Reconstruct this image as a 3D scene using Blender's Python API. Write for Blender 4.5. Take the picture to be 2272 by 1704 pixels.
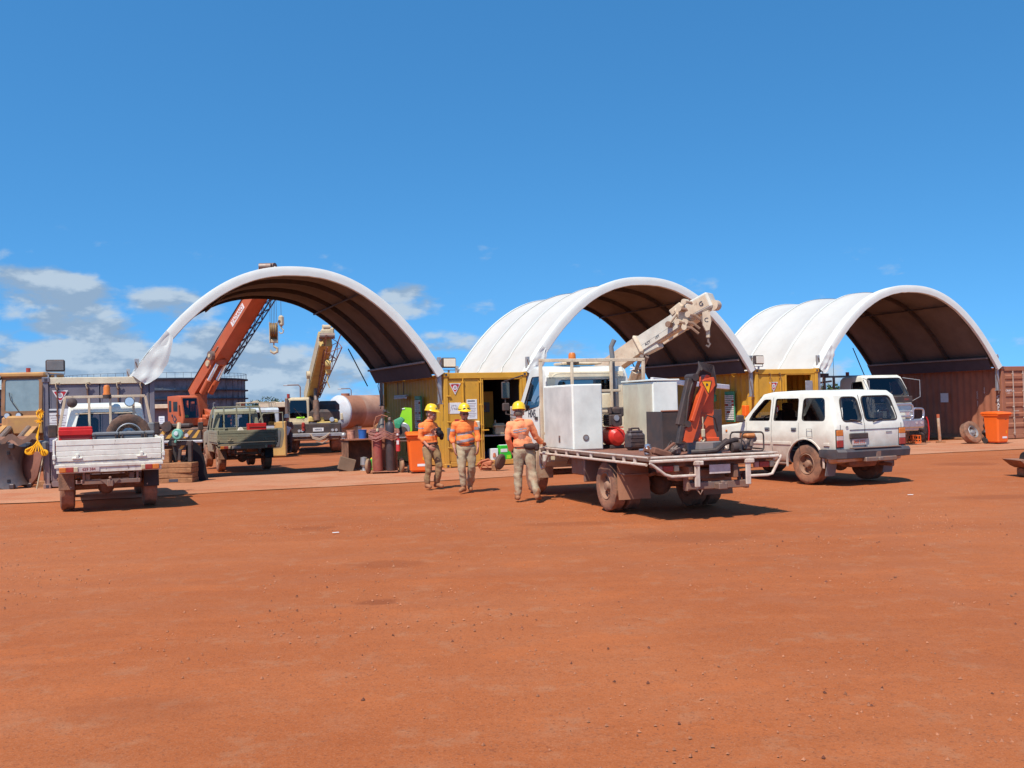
import bpy, bmesh, math, random
from mathutils import Vector as V, Matrix, noise
random.seed(7)
for o in list(bpy.data.objects): bpy.data.objects.remove(o)
C = bpy.context.scene.collection
scene = bpy.context.scene
PI = math.pi; R = math.radians
# ---------------------------------------------------------------- camera
F = 2209.0; CAMH = 1.70
cam = bpy.data.cameras.new('camera'); cam.sensor_width = 36; cam.lens = 36*F/2272; cam.clip_end = 3000; cam.clip_start = .1
co = bpy.data.objects.new('camera', cam); C.objects.link(co)
CR = (Matrix.Rotation(R(90+1.141), 4, 'X') @ Matrix.Rotation(R(-1.444), 4, 'Z'))
co.matrix_world = Matrix.Translation((0, 0, CAMH)) @ CR
scene.camera = co
# ---------------------------------------------------------------- world and sun
SUNL = V((.30, .56, -1)).normalized()          # the way the light travels
w = bpy.data.worlds.new('World'); scene.world = w; w.use_nodes = True
nt = w.node_tree; nt.nodes.clear()
def wn(t, **k):
    n = nt.nodes.new(t)
    for a, b in k.items(): setattr(n, a, b)
    return n
def lk(a, b): nt.links.new(a, b)
sky = wn('ShaderNodeTexSky', sky_type='NISHITA', sun_disc=False, sun_elevation=R(57.5), sun_rotation=R(208), altitude=0, air_density=1.0, dust_density=.25, ozone_density=2.2)
hv = wn('ShaderNodeTexCoord'); hs_ = wn('ShaderNodeSeparateXYZ'); lk(hv.outputs['Generated'], hs_.inputs[0])
ab = wn('ShaderNodeMath', operation='ABSOLUTE'); lk(hs_.outputs[2], ab.inputs[0]); mz = wn('ShaderNodeMath', operation='MULTIPLY_ADD'); lk(ab.outputs[0], mz.inputs[0]); mz.inputs[1].default_value = 1.25; mz.inputs[2].default_value = .20
cb = wn('ShaderNodeCombineXYZ'); lk(hs_.outputs[0], cb.inputs[0]); lk(hs_.outputs[1], cb.inputs[1]); lk(mz.outputs[0], cb.inputs[2]); nn_ = wn('ShaderNodeVectorMath', operation='NORMALIZE'); lk(cb.outputs[0], nn_.inputs[0]); lk(nn_.outputs[0], sky.inputs['Vector'])
hsv = wn('ShaderNodeHueSaturation'); hsv.inputs['Saturation'].default_value = 1.22; hsv.inputs['Value'].default_value = 1.62; hsv.inputs['Hue'].default_value = .488
lk(sky.outputs[0], hsv.inputs['Color'])
tc = wn('ShaderNodeTexCoord')
sep = wn('ShaderNodeSeparateXYZ'); lk(tc.outputs['Generated'], sep.inputs[0])
mp = wn('ShaderNodeMapping'); mp.inputs['Scale'].default_value = (1, 1, 2.2); mp.inputs['Location'].default_value = (3.25, .4, 0.1); lk(tc.outputs['Generated'], mp.inputs[0])
mp2 = wn('ShaderNodeMapping'); mp2.inputs['Scale'].default_value = (1, 1, 2.2); mp2.inputs['Location'].default_value = (3.25-.006, .4, .1+.03); lk(tc.outputs['Generated'], mp2.inputs[0])
def cn(src):
    n = wn('ShaderNodeTexNoise'); n.inputs['Scale'].default_value = 17; n.inputs['Detail'].default_value = 10; n.inputs['Roughness'].default_value = .55
    lk(src, n.inputs['Vector']); return n
n1 = cn(mp.outputs[0]); n2 = cn(mp2.outputs[0])
def mth(op, a, b=None, c=None):
    n = wn('ShaderNodeMath', operation=op)
    for i, x in enumerate((a, b, c)):
        if x is None: continue
        if isinstance(x, (int, float)): n.inputs[i].default_value = x
        else: lk(x, n.inputs[i])
    return n.outputs[0]
def mrange(x, a, b, c, d):
    n = wn('ShaderNodeMapRange', interpolation_type='SMOOTHSTEP'); lk(x, n.inputs[0])
    for i, q in enumerate((a, b, c, d)): n.inputs[i+1].default_value = q
    return n.outputs[0]
uu = mth('DIVIDE', sep.outputs[0], sep.outputs[1]); vv = mth('DIVIDE', sep.outputs[2], sep.outputs[1])
def puff(px, py, rx, ry, amp):      # a place in the sky where cumulus gathers
    a = mth('POWER', mth('DIVIDE', mth('SUBTRACT', uu, (px-1136)/2209), rx/2209), 2.0); b_ = mth('POWER', mth('DIVIDE', mth('SUBTRACT', vv, (896+.0252*(1136-px)-py)/2209), ry/2209), 2.0)
    return mth('MULTIPLY', mrange(mth('ADD', a, b_), 0.0, 1.0, 1, 0), amp)
# cumulus sit low over the horizon and thicker towards the left (west)
low = mrange(sep.outputs[2], .0, .085, .09, -.13)
west = mrange(sep.outputs[0], -.45, .15, .055, -.045)
pf = 0.0
for q in ((90, 640, 190, 75, .26), (230, 660, 120, 45, .2), (400, 675, 130, 50, .24), (180, 712, 150, 40, .25), (930, 668, 140, 55, .25), (890, 640, 60, 35, .15), (1080, 690, 90, 40, .12), (1170, 655, 70, 25, .12), (1280, 775, 190, 45, .20), (1010, 765, 120, 60, .18), (600, 800, 300, 110, .24), (60, 790, 280, 110, .26), (330, 775, 240, 90, .24), (1560, 630, 60, 30, .12), (1830, 640, 110, 35, .17), (2070, 625, 60, 20, .13), (2190, 715, 50, 20, .08)):
    pf = mth('ADD', puff(*q), pf)
cov = mth('ADD', mth('ADD', mth('ADD', n1.outputs[0], low), west), pf)
mask = mth('MULTIPLY', mrange(cov, .50, .72, 0, 1), .90)
topcut = mrange(sep.outputs[2], .15, .18, 1, 0); mask = mth('MULTIPLY', mask, topcut)
lit = mrange(mth('SUBTRACT', n1.outputs[0], n2.outputs[0]), -.07, .10, 0, 1)
cc = wn('ShaderNodeMixRGB'); lk(lit, cc.inputs[0]); cc.inputs[1].default_value = (2.9, 4.0, 5.4, 1); cc.inputs[2].default_value = (5.0, 6.0, 7.0, 1)
mx = wn('ShaderNodeMixRGB'); lk(mask, mx.inputs[0]); gn = wn('ShaderNodeVectorMath', operation='MULTIPLY'); gn.inputs[1].default_value = (.72, 1.02, 1.20); lk(hsv.outputs[0], gn.inputs[0]); lk(gn.outputs[0], mx.inputs[1]); lk(cc.outputs[0], mx.inputs[2])
bg = wn('ShaderNodeBackground'); bg.inputs[1].default_value = .093; lk(mx.outputs[0], bg.inputs[0])
wo = wn('ShaderNodeOutputWorld'); lk(bg.outputs[0], wo.inputs[0])
sun = bpy.data.lights.new('sun', 'SUN'); sun.energy = 5.0; sun.angle = R(.5); sun.color = (1, .95, .85)
so = bpy.data.objects.new('sun', sun); C.objects.link(so); so.rotation_euler = SUNL.to_track_quat('-Z', 'Y').to_euler(); so.location = (0, 0, 60)
vs = scene.view_settings; vs.view_transform = 'Standard'; vs.look = 'None'; vs.exposure = .18; vs.gamma = 1; vs.use_curve_mapping = False
scene.cycles.max_bounces = 6; scene.cycles.transparent_max_bounces = 12
# ---------------------------------------------------------------- measuring help
CRi = CR.to_3x3()
def at(px, py, D):                 # world point seen at photo position px, py and standing D metres in front of the camera
    d = CRi @ V(((px-1136)/F, -(py-852)/F, -1)); return V((0, 0, CAMH)) + d*(D/d.y)
def gnd(px, py):                   # ground point seen there
    d = CRi @ V(((px-1136)/F, -(py-852)/F, -1)); return V((0, 0, CAMH)) + d*(-CAMH/d.z)
RA = 23.0; U = V((math.cos(R(RA)), math.sin(R(RA)), 0)); W = V((-U.y, U.x, 0)); ROW0 = V((-1.84, 26.9, 0))
def sstep(x, a, b): x = min(1, max(0, (x-a)/(b-a))); return x*x*(3-2*x)
def gz(x, y):                      # the yard falls away gently behind the container row
    d = V((x, y, 0))-ROW0; s, t = d.dot(U), d.dot(W); m = max(sstep(-s, .2, 1.4), sstep(t, 6.5, 9))
    return -m*(.042*min(max(t-1.3, 0), 6.5)+.0155*min(max(t-7.8, 0), 18))
def row(s, t, z=0): return ROW0 + U*s + W*t + V((0, 0, z))   # the container row: s along it, t behind its front
# ---------------------------------------------------------------- materials
MATS = {}
def mat(name, col, rough=.6, metal=0, var=.12, sc=3.0, dust=0, bump=0, spec=.4, emit=0, low=0, streak=0, glass=0, chips=0):
    key = name
    if key in MATS: return MATS[key]
    m = bpy.data.materials.new(name); m.use_nodes = True; n = m.node_tree; N = n.nodes; L = n.links
    b = N['Principled BSDF']; b.inputs['Roughness'].default_value = rough; b.inputs['Metallic'].default_value = metal; b.inputs['Specular IOR Level'].default_value = spec
    tcn = N.new('ShaderNodeTexCoord')
    a = N.new('ShaderNodeTexNoise'); a.inputs['Scale'].default_value = sc; a.inputs['Detail'].default_value = 8; a.inputs['Roughness'].default_value = .6; L.new(tcn.outputs['Object'], a.inputs['Vector'])
    rp = N.new('ShaderNodeMapRange'); L.new(a.outputs[0], rp.inputs[0]); rp.inputs[1].default_value = .3; rp.inputs[2].default_value = .7; rp.inputs[3].default_value = 1-var*1.6; rp.inputs[4].default_value = 1+var
    mu = N.new('ShaderNodeVectorMath'); mu.operation = 'SCALE'; mu.inputs[0].default_value = col[:3]; L.new(rp.outputs[0], mu.inputs['Scale'])
    out = mu.outputs[0]
    if dust or low:
        d = N.new('ShaderNodeTexNoise'); d.inputs['Scale'].default_value = sc*.7+1; d.inputs['Detail'].default_value = 6; d.inputs['Roughness'].default_value = .7
        mpg = N.new('ShaderNodeMapping'); mpg.inputs['Scale'].default_value = (1, 1, .45 if streak else 1); mpg.inputs['Location'].default_value = (3.3, 1.2, 7.7); L.new(tcn.outputs['Object'], mpg.inputs[0]); L.new(mpg.outputs[0], d.inputs['Vector'])
        dr = N.new('ShaderNodeMapRange'); L.new(d.outputs[0], dr.inputs[0]); dr.inputs[1].default_value = .38; dr.inputs[2].default_value = .68; dr.inputs[3].default_value = dust*.3; dr.inputs[4].default_value = min(1, dust*1.4)
        g = N.new('ShaderNodeNewGeometry'); sp = N.new('ShaderNodeSeparateXYZ'); L.new(g.outputs['Position'], sp.inputs[0])
        zr = N.new('ShaderNodeMapRange'); L.new(sp.outputs[2], zr.inputs[0]); zr.inputs[1].default_value = .15; zr.inputs[2].default_value = 1.05; zr.inputs[3].default_value = low; zr.inputs[4].default_value = 0
        ml = N.new('ShaderNodeMath'); ml.operation = 'MULTIPLY'; L.new(zr.outputs[0], ml.inputs[0]); L.new(d.outputs[0], ml.inputs[1])
        m3 = N.new('ShaderNodeMath'); m3.operation = 'MULTIPLY_ADD'; m3.use_clamp = True; L.new(ml.outputs[0], m3.inputs[0]); m3.inputs[1].default_value = 1.8; L.new(dr.outputs[0], m3.inputs[2])
        mi = N.new('ShaderNodeMixRGB'); L.new(m3.outputs[0], mi.inputs[0]); L.new(out, mi.inputs[1]); mi.inputs[2].default_value = (.37, .165, .09, 1); out = mi.outputs[0]
        rr = N.new('ShaderNodeMapRange'); L.new(m3.outputs[0], rr.inputs[0]); rr.inputs[3].default_value = rough; rr.inputs[4].default_value = .9; L.new(rr.outputs[0], b.inputs['Roughness'])
    if chips:
        q = N.new('ShaderNodeTexNoise'); q.inputs['Scale'].default_value = 9; q.inputs['Detail'].default_value = 9; q.inputs['Roughness'].default_value = .72
        mq = N.new('ShaderNodeMapping'); mq.inputs['Scale'].default_value = (1, 1, .5); mq.inputs['Location'].default_value = (9, 4, 2); L.new(tcn.outputs['Object'], mq.inputs[0]); L.new(mq.outputs[0], q.inputs['Vector'])
        qr = N.new('ShaderNodeMapRange'); L.new(q.outputs[0], qr.inputs[0]); qr.inputs[1].default_value = .60; qr.inputs[2].default_value = .67; qr.inputs[3].default_value = 0; qr.inputs[4].default_value = chips
        qm = N.new('ShaderNodeMixRGB'); L.new(qr.outputs[0], qm.inputs[0]); L.new(out, qm.inputs[1]); qm.inputs[2].default_value = (.17, .065, .03, 1); out = qm.outputs[0]
    L.new(out, b.inputs['Base Color'])
    if bump:
        e = N.new('ShaderNodeTexNoise'); e.inputs['Scale'].default_value = sc*6; e.inputs['Detail'].default_value = 5; L.new(tcn.outputs['Object'], e.inputs['Vector'])
        bu = N.new('ShaderNodeBump'); bu.inputs['Strength'].default_value = bump; bu.inputs['Distance'].default_value = .02; L.new(e.outputs[0], bu.inputs['Height']); L.new(bu.outputs[0], b.inputs['Normal'])
    if emit:
        L.new(out, b.inputs['Emission Color']); b.inputs['Emission Strength'].default_value = emit
    if glass:
        t = N.new('ShaderNodeBsdfTransparent'); t.inputs[0].default_value = (glass, glass, glass*1.02, 1)
        gl = N.new('ShaderNodeBsdfGlossy'); gl.inputs['Roughness'].default_value = rough; gl.inputs[0].default_value = (.9, .95, 1, 1)
        fr = N.new('ShaderNodeLayerWeight'); pw = N.new('ShaderNodeMath'); pw.operation = 'POWER'; L.new(fr.outputs['Facing'], pw.inputs[0]); pw.inputs[1].default_value = 4; ad = N.new('ShaderNodeMath'); ad.operation = 'MULTIPLY_ADD'; L.new(pw.outputs[0], ad.inputs[0]); ad.inputs[1].default_value = .8; ad.inputs[2].default_value = .05
        ms = N.new('ShaderNodeMixShader'); L.new(ad.outputs[0], ms.inputs[0]); L.new(t.outputs[0], ms.inputs[1]); L.new(gl.outputs[0], ms.inputs[2]); L.new(ms.outputs[0], N['Material Output'].inputs[0])
    MATS[key] = m; return m
whitep = mat('white_paint', (.80, .80, .70), .35, dust=.08, low=.75, spec=.5, sc=2)
traywh = mat('worn_white_tray', (.80, .80, .69), .55, chips=.8, dust=.16, low=.75, sc=5, var=.1)
cream = mat('cream_paint', (.66, .54, .38), .5, chips=.6, dust=.3, low=.8, sc=4)
boxwh = mat('dull_white_steel', (.86, .86, .76), .5, chips=.2, dust=.05, low=.0, var=.03, sc=2.5)
yellow = mat('yellow_container_paint', (.64, .325, .028), .5, chips=.4, dust=.08, low=.35, sc=2.2, streak=1)
greyc = mat('grey_container_paint', (.15, .155, .19), .6, chips=.35, dust=.12, low=.5, sc=2)
rust = mat('red_brown_container_paint', (.33, .115, .062), .6, chips=.3, dust=.22, low=.45, sc=2.5, streak=1)
tanp = mat('tan_steel', (.55, .46, .30), .6, dust=.2, sc=4)
loaderp = mat('dusty_yellow_paint', (.50, .27, .07), .6, chips=.6, dust=.6, low=.6, sc=2.5)
orangep = mat('orange_crane_paint', (.50, .095, .03), .5, chips=.3, dust=.2, low=.3, sc=2)
ycrane = mat('pale_yellow_crane_paint', (.62, .45, .14), .5, chips=.6, dust=.25, low=.3, sc=3)
kred = mat('red_orange_crane_paint', (.66, .085, .02), .4, chips=.5, dust=.08, sc=5)
olive = mat('olive_green_paint', (.27, .27, .185), .55, chips=.4, dust=.14, low=.4, sc=3)
steel = mat('dusty_steel', (.22, .19, .17), .5, metal=.5, dust=.35, low=.4, sc=6)
galv = mat('galvanised_steel', (.42, .42, .42), .45, metal=.6, dust=.1, sc=8)
alu = mat('brushed_aluminium', (.55, .55, .57), .3, metal=.8, dust=.06, sc=8)
dark = mat('black_steel', (.03, .03, .032), .6, dust=.15, sc=5)
darkd = mat('dusty_black_steel', (.05, .04, .035), .7, dust=.45, low=.5, sc=5)
rubber = mat('dusty_tyre_rubber', (.045, .04, .037), .9, dust=.36, low=.6, sc=6, bump=.3)
brub = mat('black_rubber', (.025, .025, .025), .8, dust=.06, sc=6)
rimm = mat('dusty_rim', (.22, .14, .095), .6, dust=.3, low=.3, sc=8)
glass = mat('window_glass', (.1, .12, .12), .02, glass=.62)
glassd = mat('dark_window_glass', (.1, .12, .12), .02, glass=.30)
redp = mat('red_toolbox_paint', (.55, .015, .012), .35, dust=.04, sc=4)
greyb = mat('grey_plastic', (.15, .165, .17), .5, dust=.12, sc=4)
amber = mat('amber_lens', (.66, .17, .01), .35, spec=.5, var=.1, dust=.2, sc=20)
redl = mat('red_lens', (.36, .015, .01), .35, spec=.5, var=.2, dust=.18, sc=20)
clearl = mat('clear_lens', (.75, .75, .75), .12, metal=.6, var=.1)
binm = mat('orange_bin_plastic', (.86, .13, .008), .45, low=.12, dust=.02, sc=3, var=.05)
wood = mat('dusty_timber', (.34, .155, .065), .85, dust=.25, sc=9, var=.3, bump=.4)
khaki = mat('khaki_trousers', (.40, .38, .25), .9, dust=.38, low=.3, sc=7, bump=.3)
hivis = mat('orange_work_shirt', (.92, .22, .05), .85, sc=9, var=.08, bump=.3)
hivisp = mat('faded_orange_work_shirt', (.92, .30, .13), .85, sc=9, var=.08, bump=.3)
refl = mat('grey_reflective_tape', (.36, .32, .33), .5, sc=20, var=.1)
skin = mat('sunburnt_skin', (.50, .215, .135), .6, sc=12, var=.12)
hair = mat('grey_brown_hair', (.17, .12, .09), .9, sc=40, var=.3)
beard = mat('dark_beard', (.07, .045, .035), .95, sc=60, var=.3)
boots = mat('tan_work_boots', (.30, .12, .05), .8, dust=.4, sc=12)
helm = mat('yellow_helmet_plastic', (.86, .52, .015), .3, sc=4, var=.06, spec=.5)
paper = mat('white_paper', (.72, .72, .70), .6, sc=9, var=.06)
inkm = mat('dark_ink', (.05, .05, .07), .7); signr = mat('sign_red', (.50, .02, .03), .45, sc=6); signw = mat('sign_white', (.72, .68, .66), .5, sc=6)
inkr = mat('faded_red_ink', (.30, .06, .05), .7); inkb = mat('blue_grey_ink', (.2, .25, .4), .7)
plate = mat('dusty_number_plate', (.60, .52, .48), .5, dust=.25, sc=12)
hosem = mat('pink_brown_hose', (.42, .17, .14), .6, sc=10); blackh = mat('black_hydraulic_hose', (.022, .02, .02), .55, dust=.12, sc=9)
bluep = mat('blue_plastic', (.03, .13, .42), .45, sc=4); limep = mat('lime_plastic', (.30, .68, .02), .5, sc=4, var=.05)
greenp = mat('green_machine_paint', (.03, .30, .15), .45, dust=.12, sc=8); seatm = mat('dark_seat_fabric', (.045, .045, .06), .9)
hazy = mat('hazard_yellow', (.60, .33, .04), .6, dust=.3, sc=4)
cylred = mat('maroon_cylinder_paint', (.27, .028, .035), .5, dust=.2, low=.3, sc=4)
yelp = mat('bright_yellow_sling', (.85, .40, .005), .7, sc=10)
floodl = mat('glint_white_lens', (.95, .86, .66), .3, var=.04)  # near-white colour stands in for the sun reflected in the glass
# ---------------------------------------------------------------- mesh builder
class MB:
    def __init__(s): s.v = []; s.f = []; s.m = []
    def add(s, vs, fs, m=0):
        o = len(s.v); s.v += [tuple(q) for q in vs]; s.f += [tuple(i+o for i in f) for f in fs]; s.m += [m]*len(fs); return s
    def box(s, c, d, bev=0, rot=None, m=0, taper=None):
        hx, hy, hz = d[0]/2, d[1]/2, d[2]/2; h = (hx, hy, hz); M = rot if rot is not None else Matrix.Identity(3); c = V(c)
        sg = [(i, j, k) for i in (-1, 1) for j in (-1, 1) for k in (-1, 1)]
        def tp(p):
            if taper: f = (p[2]/hz+1)/2; p = (p[0]*(1+(taper[0]-1)*f), p[1]*(1+(taper[1]-1)*f), p[2])
            return c + M @ V(p)
        if bev <= 0:
            vs = [tp((a*hx, b*hy, e*hz)) for a, b, e in sg]
            return s.add(vs, [(0, 1, 3, 2), (4, 6, 7, 5), (0, 4, 5, 1), (2, 3, 7, 6), (0, 2, 6, 4), (1, 5, 7, 3)], m)
        bev = min(bev, hx*.95, hy*.95, hz*.95); vs = []; ix = {}
        for g in sg:
            for k in range(3):
                p = [g[i]*(h[i]-(0 if i == k else bev)) for i in range(3)]; ix[g, k] = len(vs); vs.append(tp(p))
        fs = []
        for k in range(3):
            i, j = (k+1) % 3, (k+2) % 3
            for sv in (-1, 1):
                q = []
                for a, b in ((-1, -1), (1, -1), (1, 1), (-1, 1)):
                    g = [0]*3; g[k] = sv; g[i] = a; g[j] = b; q.append(ix[tuple(g), k])
                fs.append(q)
            for a in (-1, 1):
                for b in (-1, 1):
                    q = []
                    for e, kk in ((-1, i), (1, i), (1, j), (-1, j)):
                        g = [0]*3; g[i] = a; g[j] = b; g[k] = e; q.append(ix[tuple(g), kk])
                    fs.append(q)
        for g in sg: fs.append([ix[g, 0], ix[g, 1], ix[g, 2]])
        return s.add(vs, fs, m)
    def ring(s, pts, rad, n, closed, m, flat=None):
        pts = [V(p) for p in pts]; k = len(pts); vs = []; prev = None
        for i, p in enumerate(pts):
            a = pts[(i-1) % k] if (closed or i) else p; b = pts[(i+1) % k] if (closed or i < k-1) else p
            t = (b-a).normalized() if (b-a).length > 1e-9 else V((0, 0, 1))
            if prev is None:
                up = V((0, 0, 1)) if abs(t.z) < .9 else V((1, 0, 0)); x = t.cross(up).normalized()
            else: x = (prev - t*prev.dot(t)).normalized()
            prev = x; y = t.cross(x); r = rad[i] if isinstance(rad, (list, tuple)) else rad
            for j in range(n):
                an = 2*PI*(j+.5)/n; vs.append(p + x*math.cos(an)*r + y*math.sin(an)*r*(flat or 1))
        fs = []
        for i in range(k if closed else k-1):
            for j in range(n):
                a, b = i*n+j, i*n+(j+1) % n; c2, d2 = ((i+1) % k)*n+(j+1) % n, ((i+1) % k)*n+j; fs.append((a, b, c2, d2))
        if not closed: fs.append(tuple(range(n-1, -1, -1))); fs.append(tuple((k-1)*n+j for j in range(n)))
        return s.add(vs, fs, m)
    def tube(s, pts, r, n=8, closed=False, m=0, flat=None): return s.ring(pts, r, n, closed, m, flat)
    def cyl(s, a, b, r, r2=None, n=20, m=0): return s.ring([a, b], [r, r2 if r2 is not None else r], n, False, m)
    def bar(s, a, b, w, h=None, m=0, up=(0, 0, 1)):     # square bar between two points
        a, b = V(a), V(b); t = (b-a); L = t.length; t.normalize(); u = V(up)
        if abs(t.dot(u)) > .98: u = V((1, 0, 0))
        x = t.cross(u).normalized(); y = x.cross(t).normalized(); M = Matrix((t, x, y)).transposed()
        return s.box((a+b)/2, (L, w, h or w), min(w, h or w)*.12, M, m)
    def prism(s, poly, a, b, axis='y', m=0):            # polygon pulled along an axis
        n = len(poly)
        def p3(q, t):
            return {'y': (q[0], t, q[1]), 'x': (t, q[0], q[1]), 'z': (q[0], q[1], t)}[axis]
        vs = [p3(q, a) for q in poly] + [p3(q, b) for q in poly]
        return s.add(vs, [tuple(range(n))[::-1], tuple(range(n, 2*n))] + [(i, (i+1) % n, n+(i+1) % n, n+i) for i in range(n)], m)
    def lathe(s, prof, n=24, axis='z', c=(0, 0, 0), m=0, wob=None, cap=True):
        vs = []; c = V(c)
        for r, h in prof:
            for j in range(n):
                a = 2*PI*j/n; rr = r*(wob(j, r, h) if wob else 1); x, y = rr*math.cos(a), rr*math.sin(a)
                vs.append(c + {'z': V((x, y, h)), 'y': V((x, h, y)), 'x': V((h, x, y))}[axis])
        k = len(prof)
        fs = [(i*n+j, i*n+(j+1) % n, (i+1)*n+(j+1) % n, (i+1)*n+j) for i in range(k-1) for j in range(n)]
        if cap and prof[0][0] > 1e-6: fs.append(tuple(range(n)))
        if cap and prof[-1][0] > 1e-6: fs.append(tuple((k-1)*n+j for j in range(n)))
        return s.add(vs, fs, m)
    def grid(s, rows, m=0, closed=False):
        h, w_ = len(rows), len(rows[0]); vs = [p for r in rows for p in r]
        return s.add(vs, [(i*w_+j, i*w_+(j+1) % w_, (i+1)*w_+(j+1) % w_, (i+1)*w_+j) for i in range(h-1) for j in range(w_ if closed else w_-1)], m)
    def tri(s, a, b, c, m=0): return s.add([a, b, c], [(0, 1, 2)], m)
    def quad(s, *p, m=0): return s.add(p, [tuple(range(len(p)))], m)
    def ball(s, c, r, n=12, m=0, sq=(1, 1, 1)):
        pr = [(r*math.sin(PI*i/8), -r*math.cos(PI*i/8)) for i in range(9)]; pr[0] = (0, -r); pr[-1] = (0, r)
        k = len(s.v); s.lathe(pr, n, 'z', (0, 0, 0), m)
        for i in range(k, len(s.v)): p = s.v[i]; s.v[i] = (c[0]+p[0]*sq[0], c[1]+p[1]*sq[1], c[2]+p[2]*sq[2])
        return s
    def xf(s, M):
        s.v = [tuple(M @ V(p)) for p in s.v]; return s
    def mesh(s, name, mats, ang=32):
        me = bpy.data.meshes.new(name); me.from_pydata(s.v, [], s.f)
        for q in (mats if isinstance(mats, (list, tuple)) else [mats]): me.materials.append(q)
        for i, p in enumerate(me.polygons): p.material_index = s.m[i]
        return finish(me, ang)
    def build(s, name, mats, parent=None, ang=32, loc=(0, 0, 0)):
        return link(name, s.mesh(name, mats, ang), parent, loc)
def finish(me, ang=32):
    b = bmesh.new(); b.from_mesh(me); bmesh.ops.remove_doubles(b, verts=b.verts, dist=1e-5); bmesh.ops.recalc_face_normals(b, faces=b.faces)
    ca = R(ang)
    for f in b.faces: f.smooth = True
    for e in b.edges:
        if len(e.link_faces) != 2 or e.calc_face_angle(0) > ca: e.smooth = False
    b.to_mesh(me); b.free(); return me
def link(name, me, parent=None, loc=(0, 0, 0)):
    o = bpy.data.objects.new(name, me); C.objects.link(o); o.location = loc
    if parent is not None: o.parent = parent
    return o
def tag(o, label=None, cat=None, group=None, kind=None):
    if label: o['label'] = label
    if cat: o['category'] = cat
    if group: o['group'] = group
    if kind: o['kind'] = kind
    return o
def thing(name, label, cat, loc=(0, 0, 0), rz=0, group=None):
    o = bpy.data.objects.new(name, None); C.objects.link(o); o.empty_display_size = .2
    o.location = loc; o.rotation_euler = (0, 0, R(rz)); return tag(o, label, cat, group)
def solo(name, label, cat, mb, mats, loc=(0, 0, 0), rz=0, group=None, ang=32):
    o = mb.build(name, mats, None, ang); o.location = loc; o.rotation_euler = (0, 0, R(rz)); return tag(o, label, cat, group)
def text(s, size, mt, parent, pos, rot, name='lettering', thick=.002, sx=1, vert=False):
    cu = bpy.data.curves.new('t', 'FONT'); cu.body = s if not vert else '\n'.join(s); cu.size = size; cu.extrude = thick; cu.align_x = 'CENTER'; cu.align_y = 'CENTER'; cu.resolution_u = 2; cu.offset = size*.012
    if vert: cu.space_line = .82
    t = bpy.data.objects.new('t', cu); C.objects.link(t); bpy.context.view_layer.update()
    me = bpy.data.meshes.new_from_object(t.evaluated_get(bpy.context.evaluated_depsgraph_get())); bpy.data.objects.remove(t)
    me.materials.clear(); me.materials.append(mt); me.transform(Matrix.Diagonal((sx, 1, 1, 1)))
    o = link(name, me, parent); o.matrix_local = Matrix.Translation(pos) @ rot.to_4x4(); return o
def faceM(xdir, updir):            # text matrix: x to the right of the reader, y up
    x = V(xdir).normalized(); y = V(updir); y = (y-x*y.dot(x)).normalized(); return Matrix((x, y, x.cross(y))).transposed()
def copy_tree(o, parent=None):
    c = o.copy(); C.objects.link(c)
    if parent is not None: c.parent = parent
    for ch in list(o.children): copy_tree(ch, c)
    return c
def boolean(base, cutters, mats):   # solid minus solids, each an MB
    objs = []
    def mk(mb):
        me = mb.mesh('tmp', mats, 180); o = bpy.data.objects.new('tmp', me); C.objects.link(o); objs.append(o); return o
    b = mk(base)
    for c in cutters:
        k = mk(c); md = b.modifiers.new('b', 'BOOLEAN'); md.operation = 'DIFFERENCE'; md.object = k; md.solver = 'EXACT'
    bpy.context.view_layer.update()
    me = bpy.data.meshes.new_from_object(b.evaluated_get(bpy.context.evaluated_depsgraph_get()))
    for o in objs: bpy.data.objects.remove(o)
    return me
def bevel_mb(mb, off, seg=2, sel=None):
    me = mb.mesh('tmp', [steel], 180); b = bmesh.new(); b.from_mesh(me)
    es = [e for e in b.edges if (sel is None or sel(e)) and len(e.link_faces) == 2 and e.calc_face_angle(0) > R(12)]
    bmesh.ops.bevel(b, geom=es, offset=off, segments=seg, affect='EDGES', profile=.5, clamp_overlap=True)
    o = MB(); b.verts.ensure_lookup_table(); b.verts.index_update(); o.v = [tuple(v.co) for v in b.verts]; o.f = [tuple(v.index for v in f.verts) for f in b.faces]; o.m = [0]*len(o.f); b.free(); return o
def rpoly(pts, r, n=4):             # polygon with rounded corners
    out = []; k = len(pts)
    for i in range(k):
        p = V(pts[i]).to_2d() if len(pts[i]) > 2 else V((*pts[i], 0)).to_2d(); a = V((*pts[i-1], 0)).to_2d(); b = V((*pts[(i+1) % k], 0)).to_2d()
        da, db = (a-p), (b-p); rr = min(r, da.length*.45, db.length*.45); s1 = p+da.normalized()*rr; s2 = p+db.normalized()*rr
        for j in range(n+1):
            t = j/n; out.append(tuple(s1*(1-t)**2+p*2*t*(1-t)+s2*t*t))
    return out
def slice_z(me, zs, axis=2):
    b = bmesh.new(); b.from_mesh(me)
    for z in zs:
        no = [0, 0, 0]; no[axis] = 1; c = [0, 0, 0]; c[axis] = z
        bmesh.ops.bisect_plane(b, geom=b.verts[:]+b.edges[:]+b.faces[:], plane_co=c, plane_no=no, dist=1e-5)
    b.to_mesh(me); b.free()
def warp(me, fn):
    for v in me.vertices: v.co = fn(v.co)
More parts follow.
